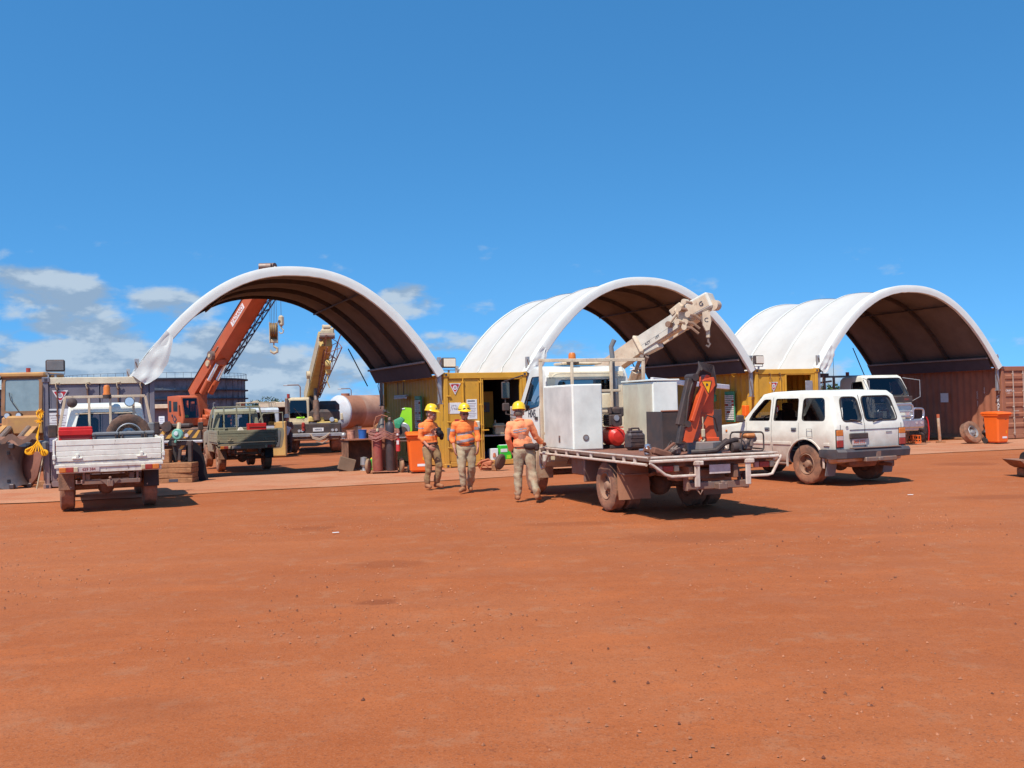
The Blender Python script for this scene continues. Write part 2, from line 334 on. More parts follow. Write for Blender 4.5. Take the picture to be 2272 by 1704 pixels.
# ================================================================ ground, slab, gravel
def ground_mat(name, base, dusty, stains=(), slab=False):
    m = bpy.data.materials.new(name); m.use_nodes = True; N = m.node_tree.nodes; L = m.node_tree.links; b = N['Principled BSDF']
    b.inputs['Roughness'].default_value = .95; b.inputs['Specular IOR Level'].default_value = .15
    g = N.new('ShaderNodeNewGeometry')
    def nz(sc, det=6, ro=.6, scale=(1, 1, 1), rz=0):
        mp_ = N.new('ShaderNodeMapping'); mp_.inputs['Scale'].default_value = scale; mp_.inputs['Rotation'].default_value = (0, 0, rz); L.new(g.outputs['Position'], mp_.inputs[0])
        n = N.new('ShaderNodeTexNoise'); n.inputs['Scale'].default_value = sc; n.inputs['Detail'].default_value = det; n.inputs['Roughness'].default_value = ro; L.new(mp_.outputs[0], n.inputs['Vector']); return n.outputs[0]
    def mr(x, a, bb, c, d):
        n = N.new('ShaderNodeMapRange'); n.interpolation_type = 'SMOOTHSTEP'; L.new(x, n.inputs[0])
        for i, q in enumerate((a, bb, c, d)): n.inputs[i+1].default_value = q
        return n.outputs[0]
    def mix(f, c1, c2, mode='MIX'):
        n = N.new('ShaderNodeMixRGB'); n.blend_type = mode
        for i, q in enumerate((f, c1, c2)):
            if isinstance(q, (int, float)): n.inputs[i].default_value = q
            elif isinstance(q, tuple): n.inputs[i].default_value = (*q, 1)
            else: L.new(q, n.inputs[i])
        return n.outputs[0]
    c = mix(mr(nz(.22, 5), .35, .65, 0, 1), base, dusty)
    c = mix(mr(nz(.35, 4, .5, (.35, 2.2, 1), .25), .42, .62, 0, .22), c, tuple(q*.80 for q in base))       # old wheel tracks
    c = mix(mr(nz(.9, 6, .65, (.25, 2.6, 1), -.2), .45, .6, 0, .16), c, tuple(min(1, q*1.15) for q in dusty))
    c = mix(mr(nz(1.5, 8, .7), .5, .72, 0, .25), c, (.37, .165, .09))
    c = mix(mr(nz(14, 6, .8), .42, .72, 0, .30), c, tuple(q*.68 for q in base))
    c = mix(mr(nz(90, 3, .7), .45, .75, 0, .3), c, (.50, .25, .14))
    c = mix(mr(nz(2.6, 7, .75), .52, .66, 0, .30), c, (.37, .19, .105)); c = mix(mr(nz(.6, 6, .7, (1, 2.2, 1), .5), .53, .66, 0, .35), c, (.46, .125, .035))
    c = mix(mr(nz(48, 2, .5), .60, .66, 0, .4), c, (.13, .045, .025)); c = mix(mr(nz(23, 3, .6), .62, .68, 0, .28), c, (.15, .05, .03))
    if not slab:
        for (x0, y0, rad) in ((-14, 2, 17.5), (9, -8, 21), (22, 6, 17), (-3, 34, 22.5), (-30, -4, 38), (3, 60, 50)):   # turning wheel tracks
            for off in (0, 1.5):
                sb_ = N.new('ShaderNodeVectorMath'); sb_.operation = 'DISTANCE'; L.new(g.outputs['Position'], sb_.inputs[0]); sb_.inputs[1].default_value = (x0, y0, 0)
                d1 = N.new('ShaderNodeMath'); d1.operation = 'SUBTRACT'; L.new(sb_.outputs['Value'], d1.inputs[0]); d1.inputs[1].default_value = rad+off
                d2 = N.new('ShaderNodeMath'); d2.operation = 'ABSOLUTE'; L.new(d1.outputs[0], d2.inputs[0])
                d3 = N.new('ShaderNodeMath'); d3.operation = 'MULTIPLY_ADD'; L.new(nz(1.3, 5, .7), d3.inputs[0]); d3.inputs[1].default_value = .35; L.new(d2.outputs[0], d3.inputs[2])
                c = mix(mr(d3.outputs[0], .24, .36, .16, 0), c, (.30, .10, .045))
    for (x, y, rx, ry, k) in stains:
        mp_ = N.new('ShaderNodeMapping'); mp_.vector_type = 'TEXTURE'; mp_.inputs['Location'].default_value = (x, y, 0); mp_.inputs['Scale'].default_value = (rx, ry, 1); L.new(g.outputs['Position'], mp_.inputs[0])
        vl = N.new('ShaderNodeVectorMath'); vl.operation = 'LENGTH'; L.new(mp_.outputs[0], vl.inputs[0])
        ad = N.new('ShaderNodeMath'); ad.operation = 'MULTIPLY_ADD'; L.new(nz(5, 5, .7), ad.inputs[0]); ad.inputs[1].default_value = 1.3; L.new(vl.outputs['Value'], ad.inputs[2])
        c = mix(mr(ad.outputs[0], 1.15, 1.75, k, 0), c, (.23, .062, .022))
    if slab:
        c = mix(mr(nz(.8, 6, .6), .5, .68, 0, .75), c, (.40, .13, .058))
    L.new(c, b.inputs['Base Color'])
    bu = N.new('ShaderNodeBump'); bu.inputs['Strength'].default_value = .55 if not slab else .25; bu.inputs['Distance'].default_value = .03
    s1 = N.new('ShaderNodeMath'); s1.operation = 'MULTIPLY_ADD'; L.new(nz(30, 6, .75), s1.inputs[0]); s1.inputs[1].default_value = .5; L.new(nz(3, 8, .6), s1.inputs[2])
    L.new(s1.outputs[0], bu.inputs['Height']); L.new(bu.outputs[0], b.inputs['Normal'])
    return m
def sp(px, py, rx, ry, k=.6): p = gnd(px, py); return (p.x, p.y, rx, ry, k)
gm = ground_mat('red_dirt', (.335, .085, .023), (.385, .112, .036), [sp(310, 1570, .55, .35, .3), sp(835, 1331, .22, .16, .8), sp(860, 1248, .5, .3, .5), sp(990, 1104, .45, .5, .6), sp(1520, 1190, 1.1, .6, .5), sp(2140, 1028, .9, .7, .6), sp(690, 1170, .4, .25, .6), sp(2230, 1100, 1.2, .4, .5), sp(1260, 1160, .8, .3, .4)])
def lines(lo, hi, d0, far):
    xs = [0.0]; d = d0
    while xs[-1] < hi: xs.append(xs[-1]+d); d = d0 if xs[-1] < far else d*1.35
    ys = [0.0]; d = d0
    while ys[-1] > lo: ys.append(ys[-1]-d); d = d0 if -ys[-1] < far else d*1.35
    return sorted(set(ys+xs))
gb = MB(); xs = lines(-1600, 1600, .5, 26); ys = [q for q in lines(-60, 1800, .4, 34)]
gb.grid([[(x, y, gz(x, y)+((-.02*(.5+.5*noise.noise(V((x*.7, y*.7, 0))))-.012*(.5+.5*noise.noise(V((x*2, y*2, 5))))) if abs(x) < 27 and -2 < y < 35 else -.02)) for x in xs] for y in ys])
tag(gb.build('ground', gm, ang=180), kind='structure')
# concrete apron in front of the containers, its ragged edge half under dirt
sm = ground_mat('dusty_concrete', (.43, .170, .083), (.48, .225, .128), [], True)
fe = []
for i in range(121):
    s_ = -22+i*.45; t = -3.9 + .35*noise.noise(V((s_*.25, 3, 0))) + .10*noise.noise(V((s_*1.7, 9, 0))) + (.9 if s_ < -8 else 0)*min(1, (-8-s_)/4 if s_ < -8 else 0) - .05*max(0, s_-8)
    fe.append((s_, t))
sb = MB(); vs = []
for s_, t in fe:
    a = row(s_, t, -.003); b1 = row(s_, t+.12, .009); b2 = row(s_, 1.1+.12*noise.noise(V((s_*.8, 1, 2))), .009); vs.append([a, b1, b2])
sb.grid(vs); tag(sb.build('concrete_pavement', sm, ang=180), kind='structure')
pm = mat('pebble_stone', (.40, .155, .075), .9, sc=2, var=.35)
pb = MB(); rg = random.Random(3); k = 0
while k < 8000:
    y = 3.0+rg.random()**.8*16; x = rg.uniform(-.56, .56)*y
    if noise.noise(V((x*.45, y*.45, 2))) + .55*noise.noise(V((x*1.9, y*1.9, 4))) < rg.uniform(-.25, .75): continue
    r = .0035+.011*rg.random()**4; k += 1
    if rg.random() < .006: r *= 1.7
    h = r*rg.uniform(.4, .9); a0 = rg.random()*6
    pts = [(x+r*rg.uniform(.7, 1.2)*math.cos(a0+j*PI/2), y+r*rg.uniform(.7, 1.2)*math.sin(a0+j*PI/2), -.012) for j in range(4)] + [(x+r*.3*rg.uniform(-1, 1), y+r*.3*rg.uniform(-1, 1), -.012+h*1.5)]
    pb.add(pts, [(0, 1, 4), (1, 2, 4), (2, 3, 4), (3, 0, 4)], 0 if rg.random() < .88 else 1)
tag(pb.build('gravel', [pm, mat('dark_clod', (.15, .05, .028), .95, sc=2, var=.3)], ang=10), 'loose red pebbles scattered over the dirt yard', 'gravel', kind='stuff')
# ================================================================ containers
CW, CL, CH = 2.44, 6.06, 2.59
def corr(mb, p0, p1, z0, z1, out, pitch=.278, dep=.036, m=0):
    p0, p1, out = V(p0), V(p1), V(out); L_ = (p1-p0).length; d = (p1-p0)/L_; n = int(L_/pitch); pt = []
    for i in range(n):
        b = i*L_/n; q = L_/n
        pt += [(b, 0), (b+.26*q, 0), (b+.5*q, -dep), (b+.76*q, -dep)]
    pt.append((L_, 0)); pr = [p0+d*a+out*h for a, h in pt]
    mb.grid([[(p.x, p.y, z0) for p in pr], [(p.x, p.y, z1) for p in pr]], m)
def danger_sign(parent, x, y, z, w_=.34):
    b = MB(); h = w_*.95
    b.prism([(x-w_/2, z+h/2), (x+w_/2, z+h/2), (x, z-h/2)], y, y-.006, 'y', 0)
    b.prism([(x-w_*.39, z+h*.40), (x+w_*.39, z+h*.40), (x, z-h*.34)], y-.006, y-.009, 'y', 1)
    b.cyl((x, y-.009, z+h*.13), (x, y-.012, z+h*.13), w_*.19, n=20, m=0); b.cyl((x, y-.012, z+h*.13), (x, y-.014, z+h*.13), w_*.11, n=16, m=2)
    b.box((x, y-.011, z-h*.25), (w_*.12, .003, w_*.06), m=0)
    b.box((x, y-.011, z+h*.44), (w_*.6, .003, w_*.035), m=2)
    return b.build('warning_sign', [signw, signr, refl], parent)
def lock_rod(parent, x, y, mt, z1=2.42, mb=None):
    b = MB(); b.cyl((x, y, .16), (x, y, z1), .019, n=8)
    for z in (.22, .75, 1.15, 1.7, 2.32): b.box((x, y+.01, z), (.07, .05, .045), .008)
    b.box((x+.1, y-.02, 1.0), (.22, .02, .035), .005)
    return b.build('lock_rod', mt, parent)
def container(name, label, s, mt, kind, topm=None):
    T = thing(name, label, 'container', row(s, 0), RA, 'shipping containers in a row')
    L_ = MB(); corr(L_, (.0+.03, .12, 0), (.03, CL-.12, 0), .17, 2.47, (-1, 0, 0)); L_.build('side_wall', mt, T)
    L_ = MB(); corr(L_, (CW-.03, .12, 0), (CW-.03, CL-.12, 0), .17, 2.47, (1, 0, 0)); L_.build('side_wall', mt, T)
    b = MB(); corr(b, (.14, CL-.03, 0), (CW-.14, CL-.03, 0), .17, 2.47, (0, 1, 0)); b.build('end_wall', mt, T)
    b = MB(); rows_ = []
    for i in range(0, 45):
        y = .1+i*(CL-.2)/44; z = CH-.035-(.02 if i % 2 else 0); rows_.append([(.08, y, z), (CW-.08, y, z)])
    b.grid(rows_); b.build('roof', mt, T)
    b = MB(); b.box((CW/2, CL/2, .14), (CW-.1, CL-.1, .03)); b.build('floor', wood, T)
    b = MB()
    for x in (.06, CW-.06):
        for y in (.06, CL-.06):
            b.box((x, y, CH/2), (.115, .13, CH-.22), .01)
            for z in (.06, CH-.06): b.box((x, y, z), (.165, .178, .118), .012); b.box((x, y-.09 if y < 1 else y+.09, z), (.06, .01, .06), m=1)
        b.box((x, CL/2, .10), (.08, CL-.3, .13), .01); b.box((x, CL/2, 2.51), (.06, CL-.3, .08), .01)
    for y in (.06, CL-.06): b.box((CW/2, y, .10), (CW-.3, .1, .13), .01)
    b.box((CW/2, CL-.06, 2.52), (CW-.3, .1, .11), .01); b.build('frame', [mt, inkm], T)
    b = MB(); b.box((CW/2, .05, 2.50), (CW-.26, .11, .16), .01); b.build('header_beam', topm or mt, T)
    return T
def flat_door(T, x0, x1, mt, y=.05, z0=.17, z1=2.41, ribs=False, mark=False):
    b = MB(); b.box(((x0+x1)/2, y, (z0+z1)/2), (x1-x0, .04, z1-z0), .006); b.box((x0+.02, y-.024, (z0+z1)/2), (.02, .012, z1-z0-.04)); b.box((x1-.02, y-.024, (z0+z1)/2), (.02, .012, z1-z0-.04))
    if ribs:
        for z in (.5, .86, 1.22, 1.58, 1.94, 2.2): b.prism([(z-.09, y-.02), (z-.05, y-.055), (z+.05, y-.055), (z+.09, y-.02)], x0+.07, x1-.07, 'x') if 0 else b.add([(x, yy, zz) for x in (x0+.07, x1-.07) for zz, yy in ((z-.09, y-.02), (z-.05, y-.05), (z+.05, y-.05), (z+.09, y-.02))], [(0, 1, 5, 4), (1, 2, 6, 5), (2, 3, 7, 6), (0, 3, 2, 1), (4, 5, 6, 7)])
    return b.build('door', mt, T)
# grey container (left)
G = container('shipping_container', 'grey shipping container with cream top beam behind the white flatbed ute', -9.81, greyc, 'grey', mat('pale_cream_beam', (.70, .62, .44), .6, dust=.12, chips=.5))
flat_door(G, .13, 1.21, greyc); flat_door(G, 1.23, 2.31, greyc)
for x in (.30, .95, 1.62, 2.14):
    lock_rod(G, x, .0, darkd, 2.3)
    b = MB(); b.tube([(x, -.03, 2.30), (x-.03, -.06, 2.38), (x-.02, -.06, 2.45), (x+.04, -.05, 2.46), (x+.06, -.03, 2.40)], .016, 6); b.build('hook', tanp, G)
danger_sign(G, .36, .012, 2.12)
b = MB(); b.box((.30, .018, 1.35), (.46, .012, 1.0)); b.box((.2, .01, 1.79), (.2, .004, .05), m=1)
for i in range(14): b.box((.30, .01, 1.7-i*.058), (.36-.06*(i % 3), .004, .012), m=2)
b.build('notice', [paper, inkm, refl], G)
b = MB(); b.box((-.04, -.05, 1.0), (.26, .14, .26), .05); b.build('junction_box', greyb, G)
b = MB(); b.tube([(-.0, -.03, 2.4), (-.02, -.035, 1.6), (.01, -.035, 1.1), (-.01, -.04, .5), (.0, -.03, .2)], .012, 6); b.build('cable', blackh, G)
# yellow container between the first two shelters
Y1 = container('shipping_container', 'yellow shipping container with open doorway and notices, behind the three workmen', 0, yellow, 'y')
flat_door(Y1, .13, .56, yellow); flat_door(Y1, .58, 1.03, yellow)
for x in (.545, 1.06): lock_rod(Y1, x, -.005, yellow)
b = MB(); b.box((1.10, .05, 1.29), (.08, .09, 2.24), .008); b.box((2.28, .05, 1.29), (.07, .09, 2.24), .008); b.box((1.70, .05, 2.405), (1.1, .09, .04), .006); b.build('door_frame', yellow, Y1)
danger_sign(Y1, .32, .02, 2.14, .33)
def sheet(T, x, z, w_, h_, nm='notice', mt=paper, ls=True, y=.025, drawing=False, head=True):
    b = MB(); b.box((x, y, z), (w_, .008, h_), .003)
    if head: b.box((x-.05*w_, y-.006, z+h_*.42), (w_*.7, .003, h_*.05), m=1)
    if ls:
        for i in range(9): b.box((x, y-.006, z+h_*(.3-.085*i)), (w_*(.8-.12*(i % 3)), .003, h_*.022), m=2)
    if drawing:
        b.tube([(x-.28*w_, y-.006, z-.25*h_), (x-.2*w_, y-.006, z), (x-.1*w_, y-.006, z+.25*h_), (x+.12*w_, y-.006, z+.3*h_), (x+.3*w_, y-.006, z+.02*h_), (x+.15*w_, y-.006, z-.12*h_), (x, y-.006, z+.03*h_)], .004, 4, m=2)
        for i in range(10): b.box((x-.2*w_+i*.045*w_, y-.006, z+.05*h_+.05*math.sin(i*2)), (.012, .003, .05), m=2)
    return b.build(nm, [mt, inkm, refl], T)
sheet(Y1, .28, 1.62, .42, .30, ls=False, drawing=True, head=False); sheet(Y1, .80, 1.58, .30, .54)
b = MB(); b.box((.36, .022, 1.20), (.13, .008, .24)); b.prism([(.335, 1.12), (.385, 1.12), (.385, 1.23), (.37, 1.27), (.35, 1.27), (.335, 1.23)], .018, .014, 'y', 1); b.build('extinguisher_sign', [signr, signw], Y1)
b = MB(); b.box((.17, .0, .92), (.22, .03, .34), .01); b.box((.27, -.01, .82), (.03, .02, .1), m=1); b.build('switch_panel', [greyb, signw], Y1)
for z in (.55, 1.25, 1.95):
    b = MB(); b.box((.13, .0, z), (.13, .03, .035), .006); b.build('hinge', yellow, Y1)
b = MB(); b.box((.92, -.03, 1.15), (.16, .1, .22), .03); b.build('glove_box', mat('pale_cardboard', (.62, .55, .40), .8), Y1)
# inside the doorway
lin = mat('painted_shade_lining', (.035, .028, .022), .9)  # dark colour stands in for the unlit inside of the container
b = MB(); b.box((.12, 3.0, 1.29), (.02, 5.6, 2.3)); b.box((2.33, 3.0, 1.29), (.02, 5.6, 2.3)); b.box((1.22, 3.0, 1.29), (2.2, .02, 2.3)); b.box((1.22, 3.0, 2.44), (2.2, 5.6, .02)); b.box((.60, .12, 1.29), (.95, .02, 2.25)); b.build('shade_lining', lin, Y1)  # added sheets over the yellow walls, painting the interior shade
b = MB(); b.box((1.62, 1.75, 1.55), (.90, .3, 1.06), .01); b.build('wall_cabinet', yellow, Y1)
sheet(Y1, 1.36, 1.85, .2, .34, y=1.59); 
b = MB(); b.box((1.76, 1.58, 1.62), (.36, .03, .28), .03); b.box((1.76, 1.56, 1.61), (.14, .02, .14), .03, m=1); b.build('clipboard', [greyb, rust], Y1)
b = MB(); b.box((1.5, .85, .82), (1.2, .55, .04), .005); b.box((1.02, .6, .45), (.04, .04, .7)); b.box((2.05, .6, .45), (.04, .04, .7)); b.build('shelf', galv, Y1)
def small(name, label, cat, mb, mts, s, t, z=0, rz=0, group=None): return solo(name, label, cat, mb, mts, row(s, t, z), RA+rz, group)
b = MB(); b.box((0, 0, .16), (.30, .24, .32), .03); b.box((0, -.1, .25), (.42, .12, .05), .01); b.cyl((-.1, 0, .3), (-.1, 0, .42), .04, .01, 8); small('bench_grinder', 'cream bench machine on the shelf inside the yellow doorway', 'grinder', b, tanp, 1.86, .72, .842)
b = MB(); b.box((0, 0, .2), (.36, .22, .40), .02); b.box((-.06, -.113, .26), (.2, .004, .09), m=1); b.box((.0, 0, .405), (.3, .12, .02), .005, m=1); b.box((.08, -.113, .08), (.12, .004, .1), m=2)
small('oil_carton', 'bright green and white carton on the floor of the yellow doorway', 'carton', b, [mat('bright_green_print', (.03, .48, .03), .5), signw, limep], 1.78, .14, .157)
b = MB(); b.box((0, 0, .16), (.2, .2, .32), .01); b.cyl((-.02, -.11, .1), (-.02, -.11, .2), .05, .03, 10, m=1); small('parts_box', 'white box with an orange picture beside the green carton', 'box', b, [paper, orangep], 1.46, .16, .157)
for k_, (s_, t_) in enumerate(((1.28, .42), (1.42, .45))):
    b = MB(); b.lathe([(0, 0), (.055, 0), (.055, .2), (.02, .26), (.02, .3), (0, .3)], 12); small('oil_bottle', ['dark blue bottle inside the yellow doorway, nearer the door post', 'dark blue bottle inside the yellow doorway, nearer the white box'][k_], 'bottle', b, mat('dark_blue_plastic', (.02, .03, .09), .4), s_, t_, .157, 0, 'bottles inside the doorway')
# second yellow container
Y2 = container('shipping_container', 'yellow shipping container with dark open hatch behind the white wagon', 10.2, yellow, 'y')
flat_door(Y2, .13, .60, yellow); flat_door(Y2, .62, 1.12, yellow)
for x in (.585, .96): lock_rod(Y2, x, -.005, yellow)
for x in (.56, .94):
    b = MB(); b.tube([(x, 0, 2.2), (x, -.03, 2.42), (x-.03, -.04, 2.46), (x-.07, -.03, 2.43)], .012, 6); b.build('hook', darkd, Y2)
b = MB(); b.box((1.17, .05, 1.29), (.07, .09, 2.24), .008); b.box((2.24, .05, 1.29), (.14, .09, 2.24), .008); b.box((1.68, .05, 2.41), (1.0, .09, .04), .006); b.build('door_frame', yellow, Y2)
danger_sign(Y2, .70, .02, 2.02, .33)
for x in (.36, .78):
    for z in (1.70, 1.12):
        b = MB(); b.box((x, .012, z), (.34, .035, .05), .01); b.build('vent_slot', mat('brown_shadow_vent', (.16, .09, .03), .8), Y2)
b = MB(); b.box((.82, .022, 1.32), (.13, .008, .24)); b.prism([(.795, 1.24), (.845, 1.24), (.845, 1.35), (.83, 1.39), (.81, 1.39), (.795, 1.35)], .018, .014, 'y', 1); b.build('extinguisher_sign', [signr, signw], Y2)
b = MB(); b.box((2.05, -.02, 1.75), (.28, .03, .9), .02); b.box((1.9, .1, 1.6), (.1, .02, .5), .02); b.build('folded_door', galv, Y2)
b = MB(); b.box((-.14, .35, 1.30), (.16, .2, .34), .02); b.cyl((-.17, .30, 1.12), (-.28, .12, .95), .02, n=8, m=1); b.build('eyewash_box', [binm, rust], Y2)
# red-brown container (right)
D4 = container('shipping_container', 'red brown corrugated shipping container behind the orange bin and leaning tyre', 20.68, rust, 'r')
flat_door(D4, .13, 1.21, rust, ribs=True); flat_door(D4, 1.23, 2.31, rust, ribs=True)
for x in (.52, 1.02, 1.5, 2.0): lock_rod(D4, x, -.035, mat('pale_rusty_rod', (.42, .34, .28), .6, dust=.3, sc=8))
b = MB(); b.box((-.012, 2.55, 1.52), (.008, .36, .34)); b.build('notice', paper, D4)
Rl = faceM((0, -1, 0), (0, 0, 1))
text('CRAFT', .155, signw, D4, (-.006, .16, 1.25), Rl, vert=True, sx=1.25)
text('OCEU 031', .085, signw, D4, (.032, 1.08, 1.45), Rl, vert=True); text('GREY', .07, signw, D4, (-.004, .74, 1.75), Rl, vert=True)
text('CRAFT', .10, signw, D4, (.34, .004, 1.72), faceM((1, 0, 0), (0, 0, 1))); text('HIRE', .07, signw, D4, (.34, .004, 1.62), faceM((1, 0, 0), (0, 0, 1)))
# ================================================================ fabric shelters
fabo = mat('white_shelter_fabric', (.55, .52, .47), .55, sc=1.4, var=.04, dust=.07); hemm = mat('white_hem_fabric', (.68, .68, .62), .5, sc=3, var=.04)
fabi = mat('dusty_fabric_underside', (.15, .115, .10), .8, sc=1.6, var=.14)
skirtm = mat('dark_skirt_fabric', (.06, .06, .085), .7, sc=3); ribm = mat('dusty_rib_steel', (.035, .03, .028), .6, dust=.1, sc=5); railm = mat('pale_rail_steel', (.24, .17, .145), .5, sc=5)
RISE = 2.74
def shelter(name, label, s0, s1, seed, torn=False):
    sc_, hs = (s0+s1)/2, (s1-s0)/2; D_ = CL; zb = CH
    T = thing(name, label, 'shelter', row(sc_, 0), RA, 'arched fabric shelters between the containers')
    def arch(a, off=0):             # a -1..1, off = distance inside the outer skin
        def P(q): x = math.sin(q*PI/2); x = .55*x+.45*q; return V((hs*x, 0, zb+RISE*(1-abs(x)**2.25)))
        p = P(a); e = .004; t = (P(min(1, a+e))-P(max(-1, a-e))).normalized(); nrm = V((-t.z, 0, t.x))
        if nrm.z < 0: nrm = -nrm
        return p - nrm*off, nrm
    rg = random.Random(seed); NA, NT = 64, 36; n_out = []; n_in = []
    def surf(i, j, extra):
        a = -1+2*i/NA; y = -.04+(D_+.08)*j/NT; fr = (y/(D_/3)) % 1.0 if 0 < y < D_ else 0
        sag = .12*math.sin(PI*fr)**1.0*(1-abs(a)**6)
        edge = max(0, (abs(a)-.80)/.20)
        wr = noise.noise(V((a*9*(1 if abs(a) < .8 else 2.2), y*1.3+seed*5, seed)))*(.012+.10*edge*(1-edge*.6)) + noise.noise(V((y*4.5, a*22, seed+3)))*.035*edge
        p, nr = arch(a, sag+extra+wr); return (p.x, y, p.z)
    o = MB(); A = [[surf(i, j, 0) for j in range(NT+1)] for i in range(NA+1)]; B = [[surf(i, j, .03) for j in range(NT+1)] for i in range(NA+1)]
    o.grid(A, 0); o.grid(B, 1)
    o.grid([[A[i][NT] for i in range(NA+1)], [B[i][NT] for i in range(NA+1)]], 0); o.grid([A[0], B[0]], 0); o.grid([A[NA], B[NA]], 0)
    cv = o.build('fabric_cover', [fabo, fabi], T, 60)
    h = MB(); rws = []                # wrapped front hem: a fat roll of fabric round the end arch
    for i in range(NA+1):
        a = -1+2*i/NA; r_ = []
        wq = .012*noise.noise(V((a*26, seed, 0)))
        wid = .17+wq
        for off, y in ((-.012, .28), (-.022, .02), (-.012, -.045), (.03, -.06), (.12, -.062-wq*.5), (.215+wq, -.055), (.232+wq, -.03), (.225+wq, .05)):
            p, nr = arch(a, off); r_.append((p.x, y, p.z))
        rws.append(r_)
    h.grid(rws, 0); h.build('front_hem', hemm, T, 40)
    for y in (D_/3, 2*D_/3, D_-.02):
        st_ = MB(); st_.grid([[tuple(V(surf(i, y_, -.012))) for i in range(NA+1)] for y_ in ((y-.05+.04)*NT/(D_+.08), (y+.05+.04)*NT/(D_+.08))]); st_.build('rib_strap', hemm, T, 60)
    for k_ in range(4):
        y = .12 if k_ == 0 else min(k_*D_/3, D_-.06); b = MB()
        g1 = []
        for off, dy in ((.035, -.04), (.035, .04), (.17, .04), (.17, -.04)): g1.append([tuple(arch(-1+2*i/48, off)[0]+V((0, y+dy, 0))) for i in range(49)])
        b.grid(g1+[g1[0]])
        b.build('arch_rib', ribm, T)
    for a in (-.34, .36):
        p, _ = arch(a, .20); b = MB(); b.tube([(p.x, .1, p.z), (p.x, D_-.1, p.z)], .028, 6); b.build('purlin', ribm, T)
    for a, mt_ in ((-.86, railm), (.86, railm)):
        p, _ = arch(a, .27); b = MB(); b.bar((p.x, .1, p.z), (p.x, D_-.15, p.z), .06, .06); b.build('side_rail', mt_, T)
    for sgn in (-1, 1):
        b = MB(); r1 = []; r2 = []
        for j in range(25):
            y = .15+(D_-.2)*j/24; p, _ = arch(sgn*.86, .22); q, _ = arch(sgn*.98, .26); wv = .05*noise.noise(V((y*2.2, seed, sgn)))
            r1.append((p.x, y, p.z)); r2.append((q.x+wv*.5, y, q.z-.03))
        b.grid([r1, [((a_[0]+c_[0])/2+.0*sgn, a_[1], (a_[2]+c_[2])/2) for a_, c_ in zip(r1, r2)], r2]); b.build('side_skirt', skirtm, T)
        b = MB(); qx = arch(sgn*.98, .24)[0]
        for j in range(14): b.box((qx.x, .5+j*.4, qx.z-.03), (.02, .11+.05*math.sin(j*2.3), .025), .005)
        b.build('lacing', hemm, T)
        for y in (.10, D_-.1):
            b = MB(); x = sgn*(hs-.06); b.box((x-sgn*.03, y, CH-.2), (.10, .10, 1.25), .01); b.box((x-sgn*.03, y, CH-.84), (.14, .14, .03), .005); b.build('post', galv, T)
            b = MB(); b.tube([(x, y-.06, CH+.35), (x-sgn*.16, y-.08, CH-.2), (x-sgn*.05, y-.1, CH-.75), (x-sgn*.1, y-.1, CH-.95)], .013, 5); b.build('rope', darkd, T)
        b = MB(); p, _ = arch(sgn*.66, .3); b.tube([(p.x, D_, p.z), (sgn*(hs-.5), D_+.05, CH-.2)], .02, 5); b.build('brace', ribm, T)
    if True:                         # loose fabric hanging off the left foot of the hem
        b = MB(); rows_ = []
        for i in range(25):
            u = i/24; a = -1+.36*u*(.85 if seed == 1 else .6); ww = (.30 if seed == 1 else .14)*math.sin(PI*min(1, u*.9+.12))**.8; r_ = []
            for q in range(8):
                v = q/7; p, nr = arch(max(-1, a), -.02+v*(.20+ww)); r_.append((p.x+.03*noise.noise(V((u*9, v*3, seed))), -.075-.05*math.sin(PI*v)*noise.noise(V((u*4, v*5, seed+4)))-.012*v*math.sin(v*14+u*5), p.z-.04*v))
            rows_.append(r_)
        b.grid(rows_); b.build('loose_flap', hemm, T, 60)
    if torn:
        b = MB(); x = -hs-.02; rows_ = []
        for i in range(13):
            u = i/12; y = -.12+.95*u; rows_.append([(x-.02+.10*noise.noise(V((u*4, q*.9, 3)))-.05*q, y, CH+.75-.13*q*(1+.4*noise.noise(V((u*3, 1, 1))))) for q in range(7)])
        b.grid(rows_); b.build('loose_flap', fabo, T, 60)
    return T
shelter('fabric_shelter', 'white arched shelter standing between the grey container and the first yellow container', -7.85, 0, 1)
shelter('fabric_shelter', 'white arched shelter with pleated roof behind the raised cream crane boom', 2.44, 10.2, 2)
shelter('fabric_shelter', 'white arched shelter over the white bull bar truck beside the red brown container', 12.64, 20.68, 3)
def floodlight(s, t, label, rz=0, lit=False):  # lit: lens coloured as if catching the sun, not switched on
    T = thing('floodlight', label, 'floodlight', row(s, t, CH), RA+rz, 'floodlights on the container tops')
    b = MB(); b.box((0, 0, .28), (.42, .14, .28), .03, taper=(1, 1)); b.build('housing', dark, T)
    b = MB(); b.box((0, -.075, .28), (.36, .012, .22), .01); b.build('lens', floodl if lit else greyb, T)
    b = MB(); b.tube([(-.2, 0, .28), (-.2, 0, .08), (.2, 0, .08), (.2, 0, .28)], .012, 6); b.cyl((0, 0, 0), (0, 0, .09), .03, n=8); b.build('bracket', galv, T)
floodlight(.27, .35, 'square floodlight on the yellow container beside the pleated shelter, its glass bright', 8, True)
floodlight(-9.55, .3, 'square floodlight on top of the grey container, its glass dark')
floodlight(10.30, -.05, 'square floodlight on the yellow container behind the white wagon, its glass bright', 14, True)
